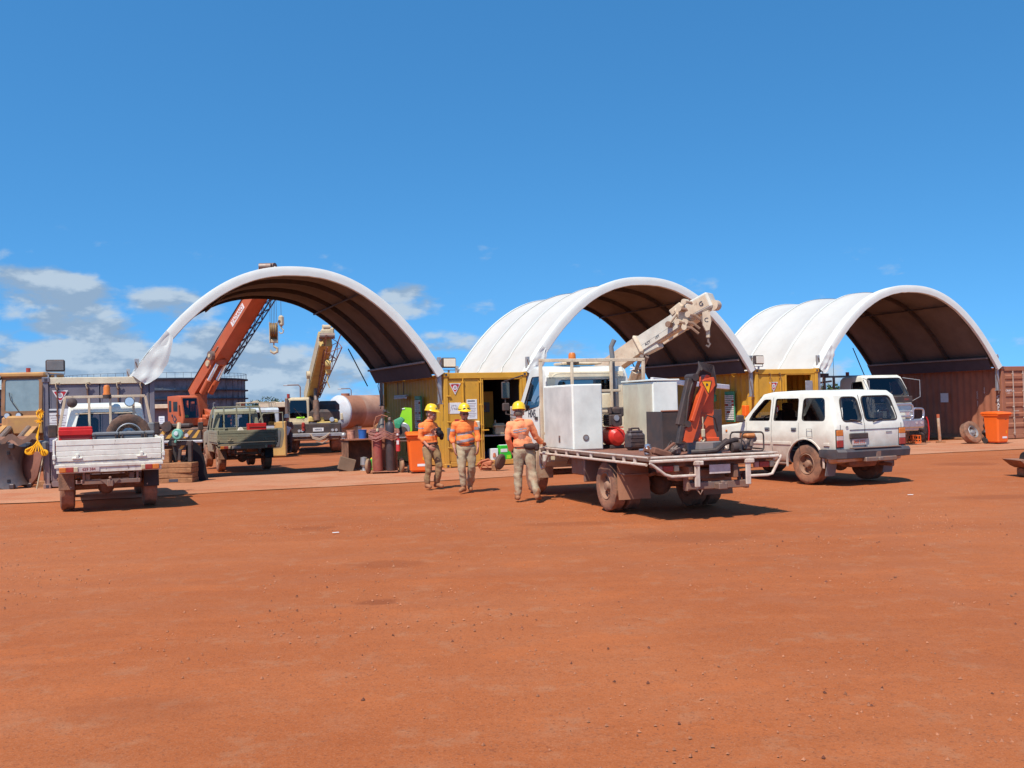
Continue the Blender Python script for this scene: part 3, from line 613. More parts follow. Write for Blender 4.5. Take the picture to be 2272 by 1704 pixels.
# ================================================================ vehicle helpers
def settle(T, k):                  # model drawn k times too small: bring it to true size on the lower ground behind
    p = T.location.copy(); T.location = (p.x*k, p.y*k, 1.70*(1-k)+p.z*k); T.scale = tuple(q*k for q in T.scale)
    d = gz(T.location.x, T.location.y)-T.location.z; return d
def wheel(T, x, y, r, wd, side, rimr=.55, mt=rubber, rm=rimm, z=None, dual=False):
    z = r if z is None else z; b = MB(); h = wd/2; n = 56
    wob = lambda j, rr, hh: (1+.018*((j//2) % 2)) if rr > r*.965 else 1
    b.lathe([(r*rimr, -h*.8), (r*(rimr+.05), -h*.98), (r*.80, -h*1.04), (r*.93, -h*.95), (r*.975, -h*.82), (r*.985, -h*.4), (r*.96, 0), (r*.985, h*.4), (r*.975, h*.82), (r*.93, h*.95), (r*.80, h*1.04), (r*(rimr+.05), h*.98), (r*rimr, h*.8)], n, 'y', (0, 0, 0), 0, wob, False)
    o = b.build('wheel', mt, T, 40, (x, y, z))
    b = MB(); s = side; q = r*rimr
    b.lathe([(q*1.04, s*h*.92), (q*.97, s*h*1.0), (q*.90, s*h*.60), (q*.80, s*h*.20), (q*.60, s*h*.30), (q*.42, s*h*.42), (q*.38, s*h*.62), (q*.30, s*h*.95), (q*.16, s*h*1.0), (.001, s*h*1.02)], 32, 'y', cap=False)
    for k in range(8):
        a = k*PI/4; b.cyl((q*.72*math.cos(a), s*h*.38, q*.72*math.sin(a)), (q*.72*math.cos(a), s*h*.40+s*.012, q*.72*math.sin(a)), q*.115, n=10, m=1)
    for k in range(6):
        a = k*PI/3+.2; b.cyl((q*.47*math.cos(a), s*h*.5, q*.47*math.sin(a)), (q*.47*math.cos(a), s*h*.62, q*.47*math.sin(a)), q*.045, n=6)
    b.cyl((0, -s*h*.8, 0), (0, s*h*.3, 0), q*.98, n=24, m=1)
    link('rim', b.mesh('rim', [rm, darkd], 35), o)
    return o
def shell(T, name, mats, prof, hw, inner, ihw, side=(), ends=(), arches=(), tum=None, bev=.05, zs=(), yf=None, xcut=None):
    outer = MB().prism(prof, -hw, hw); outer = bevel_mb(outer, bev, 3, lambda e: abs(abs(e.verts[0].co.y)-hw) < 1e-4 and abs(e.verts[0].co.y-e.verts[1].co.y) < 1e-4)
    cut = []
    if inner: cut.append(MB().prism(inner, -ihw, ihw, 'y', 1))
    for p in side: cut.append(MB().prism(p, -3, 3, 'y', 0))
    for p, a, b_ in ends: cut.append(MB().prism(p, a, b_, 'x', 0))
    for (x, z, r) in arches:
        for s in (-1, 1): cut.append(MB().cyl((x, s*(hw-.30), z), (x, s*3, z), r, n=36, m=1))
    me = boolean(outer, cut, mats); slice_z(me, zs)
    if tum: warp(me, tum)
    return link(name, finish(me, 28), T)
def pane(T, pts, mt, seal=.012, nm='window', off=0):
    b = MB(); b.quad(*pts); o = b.build(nm, mt, T, 180)
    if seal:
        b = MB(); b.tube(pts, seal, 6, True); b.build('seal', brub, o)
    return o
def sidepane(T, poly, yfun, mt, side, r=.05, **k):
    return pane(T, [(x, side*yfun(z), z) for x, z in rpoly(poly, r)], mt, **k)
def endpane(T, poly, xfun, mt, r=.06, **k):
    return pane(T, [(xfun(z), y, z) for y, z in rpoly(poly, r)], mt, **k)
def nplate(T, s, pos, xd, w_=.37, h_=.11, ink=None, pm_=None, ud=(0, 0, 1)):
    M = faceM(xd, ud); b = MB(); b.box((0, 0, 0), (w_, h_, .006), .002); b.xf(Matrix.Translation(pos) @ M.to_4x4()); o = b.build('number_plate', pm_ or plate, T)
    if s: text(s, h_*.72, ink or inkr, o, V(pos)+M.col[2]*.005, M); return o
def seats(T, x, ys, z, mt=None):
    for y in ys:
        b = MB(); b.box((x, y, z), (.46, .46, .14), .05); b.box((x-.24, y, z+.36), (.12, .46, .66), .05); b.box((x-.27, y, z+.76), (.08, .26, .16), .03); b.build('seat', mt or seatm, T)
# ================================================================ utes
def ute(label, loc, rz, paint, traym, gl, kind, scale=1):
    T = thing('flatbed_ute', label, 'ute', loc, rz, 'flatbed utes'); T.scale = (scale,)*3
    hw = .76
    def fy(z): return hw*(1 if z < 1.2 else 1-(z-1.2)*.19)
    tum = lambda c: V((c.x, c.y*(1 if c.z < 1.2 else 1-(c.z-1.2)*.19), c.z))
    prof = [(-.12, .55), (-.14, 1.2), (-.06, 1.84), (0, 1.90), (.85, 1.93), (1.0, 1.88), (1.35, 1.28), (1.45, 1.24), (2.15, 1.16), (2.25, 1.08), (2.27, .6), (2.1, .5)]
    inner = [(-.07, .62), (-.09, 1.2), (-.01, 1.82), (.9, 1.85), (1.25, 1.26), (1.25, .62)]
    dw = [(.12, 1.24), (.10, 1.74), (.86, 1.76), (1.16, 1.24)]; rw = [(-.60, 1.26), (-.54, 1.74), (.54, 1.74), (.60, 1.26)]
    shell(T, 'cab', [paint, seatm], prof, hw, inner, hw-.05, [rpoly(dw, .06)], [(rpoly(rw, .1), -.4, .3), (rpoly([(-.62, 1.32), (-.54, 1.80), (.54, 1.80), (.62, 1.32)], .1), .88, 1.6)], [(1.49, .37, .46)], tum, .05, (1.2, 1.5))
    endpane(T, rw, lambda z: -.12+(z-1.2)*.11, gl); endpane(T, [(-.62, 1.32), (-.54, 1.80), (.54, 1.80), (.62, 1.32)], lambda z: 1.0+(1.88-z)*.583+.01, gl, nm='windscreen')
    for s in (-1, 1): sidepane(T, dw, lambda z: fy(z)-.01, gl, s)
    seats(T, .5, (-.36, .36), .95)
    for s in (-1, 1):
        b = MB(); b.box((1.05, s*.98, 1.38), (.05, .17, .26), .02); b.tube([(1.1, s*.74, 1.3), (1.07, s*.92, 1.3)], .012, 6); b.build('mirror', dark, T)
    # chassis and running gear
    b = MB()
    for s in (-1, 1): b.box((-.1, s*.36, .60), (4.3, .08, .14), .01)
    b.cyl((-1.49, -.66, .40), (-1.49, .66, .40), .055, n=10); b.ball((-1.49, .05, .40), .15, 10); b.cyl((1.49, -.66, .4), (1.49, .66, .4), .05, n=10)
    b.box((-.5, .5, .62), (.7, .3, .22), .05); b.cyl((-2.2, -.45, .5), (-.6, -.45, .52), .05, n=8); b.box((-1.49, -.5, .52), (1.2, .06, .04)); b.box((-1.49, .5, .52), (1.2, .06, .04)); b.build('chassis', darkd, T)
    for x in (-1.49, 1.49):
        for s in (-1, 1): wheel(T, x, s*.69, .375, .235, s)
    for s in (-1, 1):
        b = MB(); b.box((-1.93, s*.70, .56), (.02, .26, .36), .008, Matrix.Rotation(.12, 3, 'Y')); b.build('mudflap', rubber if s > 0 else brub, T)  # right flap's darker rubber stands in for the tray's shadow
        b = MB(); b.bar((-1.75, s*.86, .78), (-1.95, s*.62, .42), .03, .02); b.build('flap_stay', traym, T)
    # tray
    xr, xf, yw = -2.32, -.22, .875
    b = MB(); b.box(((xr+xf)/2, 0, .865), (xf-xr, 1.74, .05), .01)
    for i in range(5): b.box((xr+.25+i*.45, 0, .81), (.06, 1.6, .06))
    b.build('tray_floor', traym, T)
    def panel(nm, c, L_, ax):
        b = MB(); n = 0
        for z0, z1, d in ((.90, .985, .030), (.99, 1.075, .022), (1.08, 1.165, .022), (1.17, 1.265, .034)):
            dd = (L_, d, z1-z0) if ax == 'x' else (d, L_, z1-z0); b.box((c[0], c[1], (z0+z1)/2), dd, .006)
        dd = (L_-.04, .012, .34) if ax == 'x' else (.012, L_-.04, .34); b.box((c[0], c[1], 1.08), dd)
        return b.build(nm, traym, T)
    panel('side_gate', ((xr+xf)/2, yw, 0), xf-xr-.06, 'x'); panel('side_gate', ((xr+xf)/2, -yw, 0), xf-xr-.06, 'x'); tg = panel('tailgate', (xr, 0, 0), 1.70, 'y')
    for s in (-.52, .52):
        b = MB(); b.box((xr-.02, s, .95), (.03, .16, .03), .008); b.box((xr-.025, s, .99), (.025, .05, .07), .006); link('hinge', b.mesh('hinge', traym), tg)
    for s in (-1, 1):
        b = MB(); b.box((xr, s*.885, 1.07), (.05, .035, .42), .008); b.box((xr-.03, s*.885, .98), (.02, .05, .08), .005); b.build('corner_post', traym, T)
    b = MB(); b.box((xr-.005, 0, .815), (.03, 1.76, .06), .008); b.box((xr+.01, 0, .745), (.025, 1.70, .10), .006); b.build('lamp_board', traym, T)
    for s in (-1, 1):
        b = MB(); b.box((xr-.02, s*.64, .755), (.03, .12, .085), .008, m=0); b.box((xr-.02, s*.755, .755), (.03, .11, .085), .008, m=1); b.box((xr-.02, s*.545, .755), (.03, .07, .085), .008, m=2)
        b.build('tail_light', [redl, amber, tanp], T)
    if kind == 'white': nplate(T, '629 384', (xr-.015, .34, .755), (0, -1, 0), .34, .09)
    else: nplate(T, '', (xr-.015, .34, .755), (0, -1, 0), .26, .08)
    if kind == 'white':
        b = MB(); b.bar((xr+.1, -.5, .52), (xr+.1, .45, .52), .10, .08); b.box((xr+.02, 0, .50), (.14, .10, .12), .01); b.prism([(-.16, .56), (.16, .56), (.03, .44), (-.03, .44)], xr+.03, xr+.05, 'x'); b.ball((xr-.04, 0, .59), .027, 10); b.cyl((xr-.04, 0, .5), (xr-.04, 0, .57), .015, n=6)
        for s in (-.45, .42): b.box((xr+.2, s, .60), (.3, .04, .2), .01)
        b.build('tow_bar', steel, T)
    else:
        b = MB(); b.bar((xr+.1, -.3, .56), (xr+.1, .35, .56), .08, .06); b.build('tow_bar', darkd, T)
    # headboard
    b = MB(); x = xf+.03; top = 2.04 if kind == 'white' else 1.98
    P = [(x, .86, .88), (x, .82, 1.5), (x, .72, top), (x, -.72, top), (x, -.82, 1.5), (x, -.86, .88)]
    for i in range(5): b.bar(P[i], P[i+1], .05, .05)
    for y in ((-.50, -.08, .30) if kind == 'white' else (-.42, 0, .40)): b.bar((x, y, .9), (x, y, top-.02), .045, .045)
    b.bar((x, .84, 1.30), (x, -.84, 1.30), .04, .04)
    if kind == 'white': b.box((x+.03, 0, 1.72), (.012, 1.1, .02)); b.box((x, 0, 1.1), (.02, 1.68, .38), .005)
    b.build('headboard', cream if kind == 'white' else traym, T)
    return T
UW = gnd(148, 1131.5); hd = R(113.5); fw = V((math.cos(hd), math.sin(hd), 0)); lf = V((-fw.y, fw.x, 0))
uw = UW + fw*1.49 - lf*.71
T = WU = ute('white flatbed ute carrying a red toolbox and spare wheel, parked before the grey container', uw, 113.5, whitep, traywh, glass, 'white')
b = MB(); b.lathe([(.075, 0), (.075, .02), (.062, .05), (.062, .15), (.045, .19), (.001, .20)], 16, c=(-.19, -.02, 2.07)); bo = b.build('beacon', amber, T)
b = MB(); b.cyl((-.19, -.02, 2.0), (-.19, -.02, 2.075), .08, n=14); link('base', b.mesh('base', dark), bo)
for y, nm in ((.60, 0), (-.42, 1)):
    b = MB(); b.lathe([(.001, -.10), (.07, -.07), (.095, .0), (.09, .02)] if not nm else [(.001, .10), (.07, .07), (.095, .0), (.09, -.02)], 16, 'x', (-.34, y, 1.93)); b.cyl((-.33, y, 1.9), (-.2, y, 1.98), .014, n=6); lo = b.build('work_light', dark, T)
    b = MB(); b.cyl((-.361, y, 1.93), (-.368, y, 1.93), .082, n=16) if nm else b.cyl((-.319, y, 1.93), (-.316, y, 1.93), .08, n=16)
    link('lens', b.mesh('lens', clearl), lo)
MU = lambda x, y, z=0: uw + fw*x + lf*y + V((0, 0, z))
def onute(name, label, cat, mb, mts, x, y, z, rz=0, ang=32, group=None): return solo(name, label, cat, mb, mts, MU(x, y, z), 113.5+rz, group, ang)
b = MB(); b.box((0, 0, .30), (.36, .54, .60), .015); b.box((-.19, 0, .50), (.03, .55, .10), .01); b.box((-.187, 0, .39), (.012, .44, .03), m=1); b.box((-.187, .26, .2), (.012, .02, .3), m=0)
onute('toolbox', 'bright red steel toolbox on the white ute tray', 'toolbox', b, [redp, inkr], -1.95, .54, .89)
for i, (y, wd, lb) in enumerate(((.06, .44, 'grey lidded storage box beside the red toolbox on the white ute'), (-.38, .42, 'middle grey lidded storage box on the white ute, below the spare wheel'), (-.68, .16, 'narrow grey lidded storage box at the right edge of the white ute tray'))):
    b = MB(); b.box((0, 0, .22), (.42, wd-.03, .44), .02); b.box((0, 0, .46), (.45, wd-.005, .06), .015); b.tube([(-.215, -.08*wd/.44, .33), (-.24, -.07*wd/.44, .33), (-.24, .07*wd/.44, .33), (-.215, .08*wd/.44, .33)], .01, 6, m=1)
    for s in (-1, 1): b.box((-.215, s*wd*.38, .4), (.02, .03, .12), .005, m=1)
    onute('storage_box', lb, 'storage box', b, [greyb, dark], -1.95, y, .89, group='grey storage boxes on the ute tray')
o = wheel(WU, -.95, -.37, .395, .22, 1, .58, rm=galv, z=1.30); o.name = 'spare_wheel'; o.rotation_euler = (R(-6), 0, R(90))
b = MB(); b.box((0, 0, .4), (.3, .12, .45), .02); onute('water_box', 'pale grey box tied at the right edge of the white ute headboard', 'box', b, greyb, -.45, -.80, .89)
# green ute, half in the shelter's shade
k_ = 32.75/28.5; UW2 = gnd(490, 1044)*k_; UW2.z = gz(UW2.x, UW2.y); hd2 = R(114); fw2 = V((math.cos(hd2), math.sin(hd2), 0)); lf2 = V((-fw2.y, fw2.x, 0)); US = .93*k_; ug = UW2+(fw2*1.49-lf2*.70)*US
T = GU = ute('dusty olive green flatbed ute with its right door open, under the first shelter', ug, 114, olive, olive, glass, 'green', US)
b = MB(); b.prism(rpoly([(0, -.62), (0, .10), (.98, .10), (1.0, -.15), (.90, -.60)], .09), 0, .06, 'y'); b.prism(rpoly([(.07, -.54), (.07, .02), (.88, .02), (.82, -.54)], .06), -.012, 0, 'y', 1); b.tube([(.03, .03, .08), (.30, .03, .60), (.95, .03, .62), (.97, .03, .08)], .02, 6)
b.xf(Matrix.Translation((1.15, -.78, 1.14)) @ Matrix.Rotation(R(-92), 4, 'Z')); b.build('open_door', [olive, greyb], T)
b = MB(); b.tube([(-.19, .72, 1.9), (-.19, .72, 2.12), (-.6, .72, 2.12)], .012, 6); b.tube([(-.19, -.45, 1.98), (-.19, -.45, 2.2)], .01, 6); b.build('antenna', galv, T)
MG = lambda x, y, z=0: ug + (fw2*x+lf2*y)*US + V((0, 0, z*US/.93))
b = MB(); b.box((0, 0, .26), (.3, .52, .52), .01); b.box((-.16, 0, .42), (.01, .46, .015), m=1); solo('toolbox', 'red toolbox on the green ute tray', 'toolbox', b, [redp, inkr], MG(-1.4, -.42, .83), 114).scale = (k_,)*3
b = MB(); b.lathe([(.001, .42), (.06, .4), (.16, .2), (.24, 0), (.24, -.0)], 10, wob=lambda j, r, h: 1+.25*math.sin(j*2.3)); solo('canvas_bag', 'pale canvas bag slumped beside the red toolbox on the green ute', 'bag', b, mat('canvas', (.50, .44, .36), .9), MG(-1.3, .05, .83), 114).scale = (k_,)*3
# ================================================================ main flatbed truck
TO = V((2.84, 14.17, 0)); TA = 108.5; th = R(TA); tf = V((math.cos(th), math.sin(th), 0)); tl = V((-tf.y, tf.x, 0))
MT = lambda x, y, z=0: TO + tf*x + tl*y + V((0, 0, z))
T = TR = thing('flatbed_truck', 'white flatbed service truck with tool cabinets and cream headboard, nearest vehicle', 'truck', TO, TA)
cabm = mat('white_truck_paint', (.78, .78, .69), .35, dust=.15, low=.5, spec=.5, sc=2); cabc = mat('cream_cab_back', (.80, .70, .50), .45, dust=.2, sc=3)
prof = [(4.62, .62), (4.58, 1.1), (4.58, 2.22), (4.66, 2.36), (5.35, 2.40), (5.52, 2.34), (6.02, 1.60), (6.12, 1.42), (6.16, .62), (6.0, .5), (4.8, .5)]
inner = [(4.68, .9), (4.66, 2.25), (5.40, 2.30), (5.93, 1.58), (6.0, .9)]
chw = .87
ctum = lambda c: V((c.x, c.y*(1 if c.z < 1.6 else 1-(c.z-1.6)*.13), c.z)); cy = lambda z: chw*(1 if z < 1.6 else 1-(z-1.6)*.13)
dw = [(4.82, 1.64), (4.74, 2.20), (5.36, 2.20), (5.76, 1.58), (5.70, 1.52)]
rw = [(-.62, 1.86), (-.60, 2.12), (.60, 2.12), (.62, 1.86)]; ws = [(-.70, 1.66), (-.62, 2.28), (.62, 2.28), (.70, 1.66)]
shell(T, 'cab', [cabm, seatm], prof, chw, inner, chw-.06, [rpoly(dw, .05)], [(rpoly(rw, .09), 4.4, 4.9), (rpoly(ws, .08), 5.4, 6.4)], [(5.32, .40, .48)], ctum, .06, (1.6, 1.9, 2.2))
endpane(T, rw, lambda z: 4.60, glassd); endpane(T, ws, lambda z: 5.53+(2.34-z)*.676+.005, glass, nm='windscreen')
for s in (-1, 1): sidepane(T, dw, lambda z: cy(z)-.012, glass, s)
b = MB(); b.box((4.574, 0, 1.62), (.01, 1.5, .03)); b.tube([(4.572, y, z) for y, z in rpoly([(-.74, 1.3), (-.70, 2.24), (.70, 2.24), (.74, 1.3)], .15)], .012, 6, True); b.box((4.565, 0, 1.05), (.02, 1.6, .8), .006); b.build('cab_back_panel', cabc, T)
b = MB(); b.box((4.572, 0, 1.65), (.012, 1.66, .38), .003); b.box((4.572, 0, 2.20), (.012, 1.5, .13), .003); b.box((4.572, .71, 2.0), (.012, .17, .34), .003); b.box((4.572, -.71, 2.0), (.012, .17, .34), .003); b.build('cab_back_skin', cabc, T)
b = MB(); b.box((5.0, 0, 2.43), (.5, .8, .05), .02); b.build('roof_hatch', cream, T)
seats(T, 5.0, (-.5, .5), 1.25)
b = MB(); b.tube([(5.62+.02*math.cos(a), .45+.19*math.sin(a), 1.68+.19*math.cos(a)) for a in [i*PI/8 for i in range(16)]], .014, 6, True); b.build('steering_wheel', dark, T)
b = MB()
for z0, z1 in ((4.78, 4.78), (5.80, 5.80)): b.box((z0, chw+.001, 1.2), (.008, .006, .8))
b.build('door_seam', inkm, T)
b = MB(); b.box((4.95, chw+.01, 1.42), (.16, .02, .06), .01); b.build('door_handle', dark, T)
text('H045', .21, inkm, T, (5.20, chw+.004, 1.50), faceM((-1, 0, 0), (0, 0, 1)), sx=.9)
for s in (-1, 1):
    b = MB(); b.tube([(5.85, s*.86, 1.45), (6.2, s*1.06, 1.5), (6.2, s*1.08, 2.15), (5.75, s*.84, 2.25)], .014, 6); mo = b.build('mirror_arm', dark, T)
    b = MB(); b.box((6.2, s*1.06, 1.97), (.05, .17, .34), .02); b.box((6.2, s*1.06, 1.64), (.05, .15, .16), .02); b.box((6.17, s*1.06, 1.97), (.01, .14, .30), .004, m=1); link('mirror', b.mesh('mirror', [dark, mat('mirror_glass', (.10, .12, .12), .08, metal=.8)]), mo)
b = MB(); b.box((6.17, 0, .75), (.08, 1.7, .3), .03); b.box((6.16, 0, 1.35), (.02, 1.3, .18)); b.build('front_bumper', cabm, T)
b = MB(); b.box((6.16, .92, 1.50), (.02, .13, .30), .005); b.box((6.145, .92, 1.52), (.004, .12, .2), m=1); b.build('guide_plate', [cream, refl], T)
b = MB(); b.box((4.76, .80, .66), (.03, .34, .70), .01, Matrix.Rotation(-.1, 3, 'Y')); b.build('cab_mudguard', cream, T)
# chassis, wheels, tanks
b = MB()
for s in (-1, 1): b.box((2.9, s*.36, .66), (5.8, .07, .19), .01)
b.cyl((1.72, -.7, .39), (1.72, .7, .39), .07, n=12); b.ball((1.72, 0, .39), .19, 12); b.cyl((5.32, -.7, .38), (5.32, .7, .38), .06, n=10); b.cyl((1.9, 0, .42), (4.4, 0, .5), .045, n=8)
for s in (-1, 1): b.tube([(1.0, s*.45, .6), (1.72, s*.45, .47), (2.5, s*.45, .6)], .035, 6, flat=.8)
for x in (.15, .7, 1.25, 2.4, 3.0, 3.6, 4.2): b.box((x, 0, .79), (.08, 1.86, .08), .01)
b.build('chassis', darkd, T)
b = MB(); b.box((3.1, -.6, .58), (.8, .45, .36), .05); b.build('fuel_tank', darkd, T); b = MB(); b.box((3.2, .62, .62), (.5, .36, .30), .02); b.build('battery_box', steel, T); b = MB(); b.box((2.62, .66, .60), (.06, .5, .42), .01); b.build('front_mudguard', steel, T)
for s in (-1, 1):
    wheel(T, 5.32, s*.76, .385, .21, s, .54); wheel(T, 1.72, s*.83, .385, .21, s, .54); wheel(T, 1.72, s*.57, .385, .21, s, .54)
    b = MB(); r1 = []; r2 = []
    for i in range(9):
        a = R(-5+i*11.5); r1.append((1.72-math.cos(a)*.47, s*.46, .39+math.sin(a)*.40)); r2.append((1.72-math.cos(a)*.47, s*.97, .39+math.sin(a)*.40))
    b.grid([r1, r2]); b.build('mudguard', rubber, T)
    b = MB(); fl = [(1.10, s*(.96-.5*u), .80-.62*v+.02*math.sin(u*6)) for u, v in ((0, 0), (.5, 0), (1, 0))]
    b.grid([[(1.18-.05*v+.015*math.sin(u*7+v*3), s*(.97-.52*u), .82-.60*v) for u in (0, .2, .4, .6, .8, 1)] for v in (0, .33, .66, 1)]); b.grid([[(1.195-.05*v+.015*math.sin(u*7+v*3), s*(.97-.52*u), .82-.60*v) for u in (0, .2, .4, .6, .8, 1)] for v in (0, .33, .66, 1)]); b.build('mudflap', mat('dusty_orange_mudflap', (.30, .13, .07), .85, dust=.7, low=.3, sc=5), T)
    b = MB(); b.tube([(1.12, s*.96, .62), (1.08, s*.9, .60), (1.08, s*.5, .60)], .015, 6); b.build('flap_stay', steel, T)
# tray
deck = mat('rusty_deck_plate', (.17, .06, .038), .75, dust=.35, sc=5); rail = mat('worn_white_rail', (.66, .58, .48), .5, chips=.9, dust=.4, sc=9)
b = MB(); b.box((2.2, 0, .875), (4.36, 1.94, .03), .004); b.build('deck', deck, T)
b = MB()
for s in (-1, 1):
    b.box((2.2, s*.975, .875), (4.4, .03, .08), .006, m=1); b.tube([(.06, s*1.03, .80), (4.35, s*1.03, .80)], .021, 8); b.tube([(.02, s*1.03, .90), (4.38, s*1.03, .90)], .014, 8)
    for x in (.45, .82, 1.18, 2.05, 2.6, 3.1, 3.6, 4.0): b.box((x, s*1.015, .845), (.07, .035, .12), .008)
    b.tube([(4.36, s*1.03, .90), (4.38, s*1.03, .60), (4.3, s*1.03, .52), (4.15, s*1.03, .56), (3.95, s*1.03, .80)], .02, 8)
    b.box((4.38, s*1.0, .74), (.04, .03, .34), .01)
b.build('side_rail', [rail, steel], T)
b = MB(); b.box((.0, 0, .875), (.04, 1.98, .085), .01, m=1); b.tube([(-.03, 1.0, .90), (-.03, -1.02, .90)], .017, 8); b.tube([(-.05, 1.03, .85), (-.05, -1.03, .85)], .024, 8)
for y in (.30, -.52): b.box((-.055, y, .66), (.035, .085, .40), .012); b.box((-.06, y-.02, .80), (.05, .15, .06), .01)
b.tube([(-.05, 1.03, .83), (-.05, .80, .66), (-.055, .70, .63), (-.055, .33, .63)], .021, 8)
b.tube([(-.05, -1.08, .86), (-.05, -.92, .60), (-.055, -.84, .585), (-.055, -.55, .585)], .021, 8)
b.tube([(-.02, -.98, .82), (.3, -1.06, .80), (.45, -1.06, .80)], .018, 8)
b.build('rear_rail', [rail, steel], T)
for y in (.72, -.83):
    b = MB(); b.box((.02, y, .735), (.05, .16, .085), .01, m=0); b.box((.02, y-.13, .735), (.05, .08, .085), .01, m=1); b.box((.02, y+.13, .735), (.05, .08, .085), .01, m=2); b.build('tail_light', [redl, tanp, mat('dusty_pink_lens', (.48, .20, .16), .5)], T)
nplate(T, '', (.01, -.10, .70), (0, -1, 0), .34, .13)
b = MB(); b.bar((.10, -.60, .47), (.10, .40, .47), .09, .11); b.box((.0, -.1, .46), (.16, .14, .09), .01); b.box((-.05, -.1, .51), (.06, .06, .05), .01); b.box((.12, .38, .52), (.12, .05, .24), .01); b.box((.12, -.58, .52), (.12, .05, .24), .01); b.bar((.25, .30, .75), (.12, .30, .45), .05); b.bar((.25, -.5, .75), (.12, -.5, .45), .05); b.tube([(-.02, .3, .44), (-.06, .26, .36), (-.05, .22, .42)], .012, 6); b.build('tow_bar', steel, T)
b = MB(); b.box((.35, .1, .62), (.3, .8, .16), .02); b.build('rear_crossmember', darkd, T)
# headboard rack
b = MB(); zt_ = 2.47
for y in (.97, .36, -.42, -1.08): b.bar((4.40, y, .9), (4.40, y, zt_), .06 if abs(y) > .5 else .05, .05)
b.bar((4.40, 1.0, zt_), (4.40, -1.11, zt_), .05, .06); b.bar((4.40, -.10, 1.90), (4.40, -.60, 1.90), .045); b.bar((4.40, .12, 1.52), (4.40, -.42, 1.52), .045); b.bar((4.40, .97, 1.15), (4.40, -1.08, 1.15), .045); b.build('headboard', cream, T)
b = MB(); b.lathe([(.085, 0), (.085, .03), (.07, .05), (.068, .13), (.05, .165), (.001, .17)], 16, c=(4.72, .22, 2.46)); bo = b.build('beacon', amber, T); b = MB(); b.box((4.72, .22, 2.44), (.2, .2, .05), .01); link('base', b.mesh('base', dark), bo)
b = MB(); b.tube([(4.5, -.50, 1.1), (4.5, -.50, 2.55), (4.52, -.49, 2.72), (4.50, -.55, 2.85)], .045, 10); b.build('exhaust_snorkel', greyb, T)
# cabinets
def cabinet(nm, x0, x1, y0, y1, z1, lid=False):
    z0 = .895; b = MB(); b.box(((x0+x1)/2, (y0+y1)/2, (z0+z1)/2), (x1-x0, abs(y1-y0), z1-z0), .008)
    o = b.build(nm, boxwh, T)
    b = MB(); b.box((x0-.004, (y0+y1)/2, (z0+z1)/2), (.012, abs(y1-y0)-.03, z1-z0-.03), .004); d = link('door', b.mesh('door', whitep), o)
    return o
c1 = cabinet('tool_cabinet', 2.94, 4.30, .955, .415, 2.0)
b = MB(); b.box((3.62, .957, 1.445), (1.32, .012, 1.06), .004); 
b.add([(4.27, .9635, 1.9), (4.27, .9635, 1.95), (3.05, .9635, .92), (3.10, .9635, .92)], [(0, 1, 2, 3)])
d = link('side_panel', b.mesh('side_panel', mat('pale_grey_panel', (.66, .65, .58), .5, dust=.08, sc=3)), c1)
b = MB(); b.box((3.55, .966, 1.07), (.07, .01, .12), .01); b.box((3.55, .972, 1.07), (.03, .01, .05), .004, m=1); link('latch', b.mesh('latch', [steel, inkm]), c1)
b = MB(); b.cyl((2.935, .73, 1.10), (2.922, .73, 1.10), .055, n=20); b.cyl((2.922, .73, 1.10), (2.918, .73, 1.10), .035, n=16, m=1); link('vent', b.mesh('vent', [steel, galv]), c1)
c2 = cabinet('tool_cabinet', 2.85, 4.05, -.49, -.97, 2.02)
b = MB(); b.box((3.45, -.73, 2.045), (1.24, .54, .03), .006); link('lid', b.mesh('lid', whitep), c2)
b = MB(); b.box((3.45, -.487, 1.45), (1.16, .01, 1.08), .004); link('side_panel', b.mesh('side_panel', mat('stained_grey_panel', (.64, .61, .47), .5, dust=.35, sc=2, streak=1)), c2)
b = MB()
for y0, y1, x in ((.12, -.40, 1.35), (-.40, -.89, 1.28)): b.box((x, (y0+y1)/2, 1.21), (.03, y0-y1, .64), .004)
b.box((1.62, .10, 1.21), (.55, .02, .62)); b.box((1.60, -.88, 1.21), (.6, .02, .62)); b.box((1.35, -.14, 1.53), (.05, .52, .02), .004, m=1); b.box((1.6, -.38, .93), (.6, 1.0, .02)); b.build('steel_bin', [mat('grey_blue_steel', (.045, .045, .048), .55, metal=.2, dust=.16, sc=3), rust], T)
# loader crane folded on the tray (bolted on: part of the truck), its pieces
kx, ky = .62, -.20
b = MB(); b.lathe([(.26, .89), (.26, 1.06), (.24, 1.075), (.001, 1.075)], 8, c=(kx, ky, 0)); b.build('crane_base', mat('grey_crane_base', (.17, .165, .16), .6, dust=.2, sc=5), T)
Kr = lambda y, z, x=0: (kx+x, ky+y, z)
b = MB(); b.box(Kr(-.02, 1.10), (.26, .34, .06), .01); b.prism([(ky-.16, 1.12), (ky+.15, 1.12), (ky+.12, 1.18), (ky+.09, 1.24), (ky+.08, 1.48), (ky-.10, 1.48), (ky-.12, 1.24), (ky-.15, 1.18)], kx-.10, kx+.12, 'x')
b.prism([(ky-.14, 1.46), (ky+.05, 1.46), (ky+.02, 1.85), (ky+.0, 2.02), (ky-.04, 2.06), (ky-.12, 2.04), (ky-.16, 1.95)], kx-.06, kx+.08, 'x'); b.build('crane_column', kred, T)
b = MB(); b.prism([(ky-.10, 2.02), (ky+.06, 1.98), (ky+.36, 1.34), (ky+.43, 1.10), (ky+.38, 1.07), (ky+.28, 1.07), (ky+.19, 1.30), (ky+.12, 1.54), (ky-.02, 1.78), (ky-.12, 1.90)], kx-.17, kx-.07, 'x'); b.build('crane_boom', kred, T)
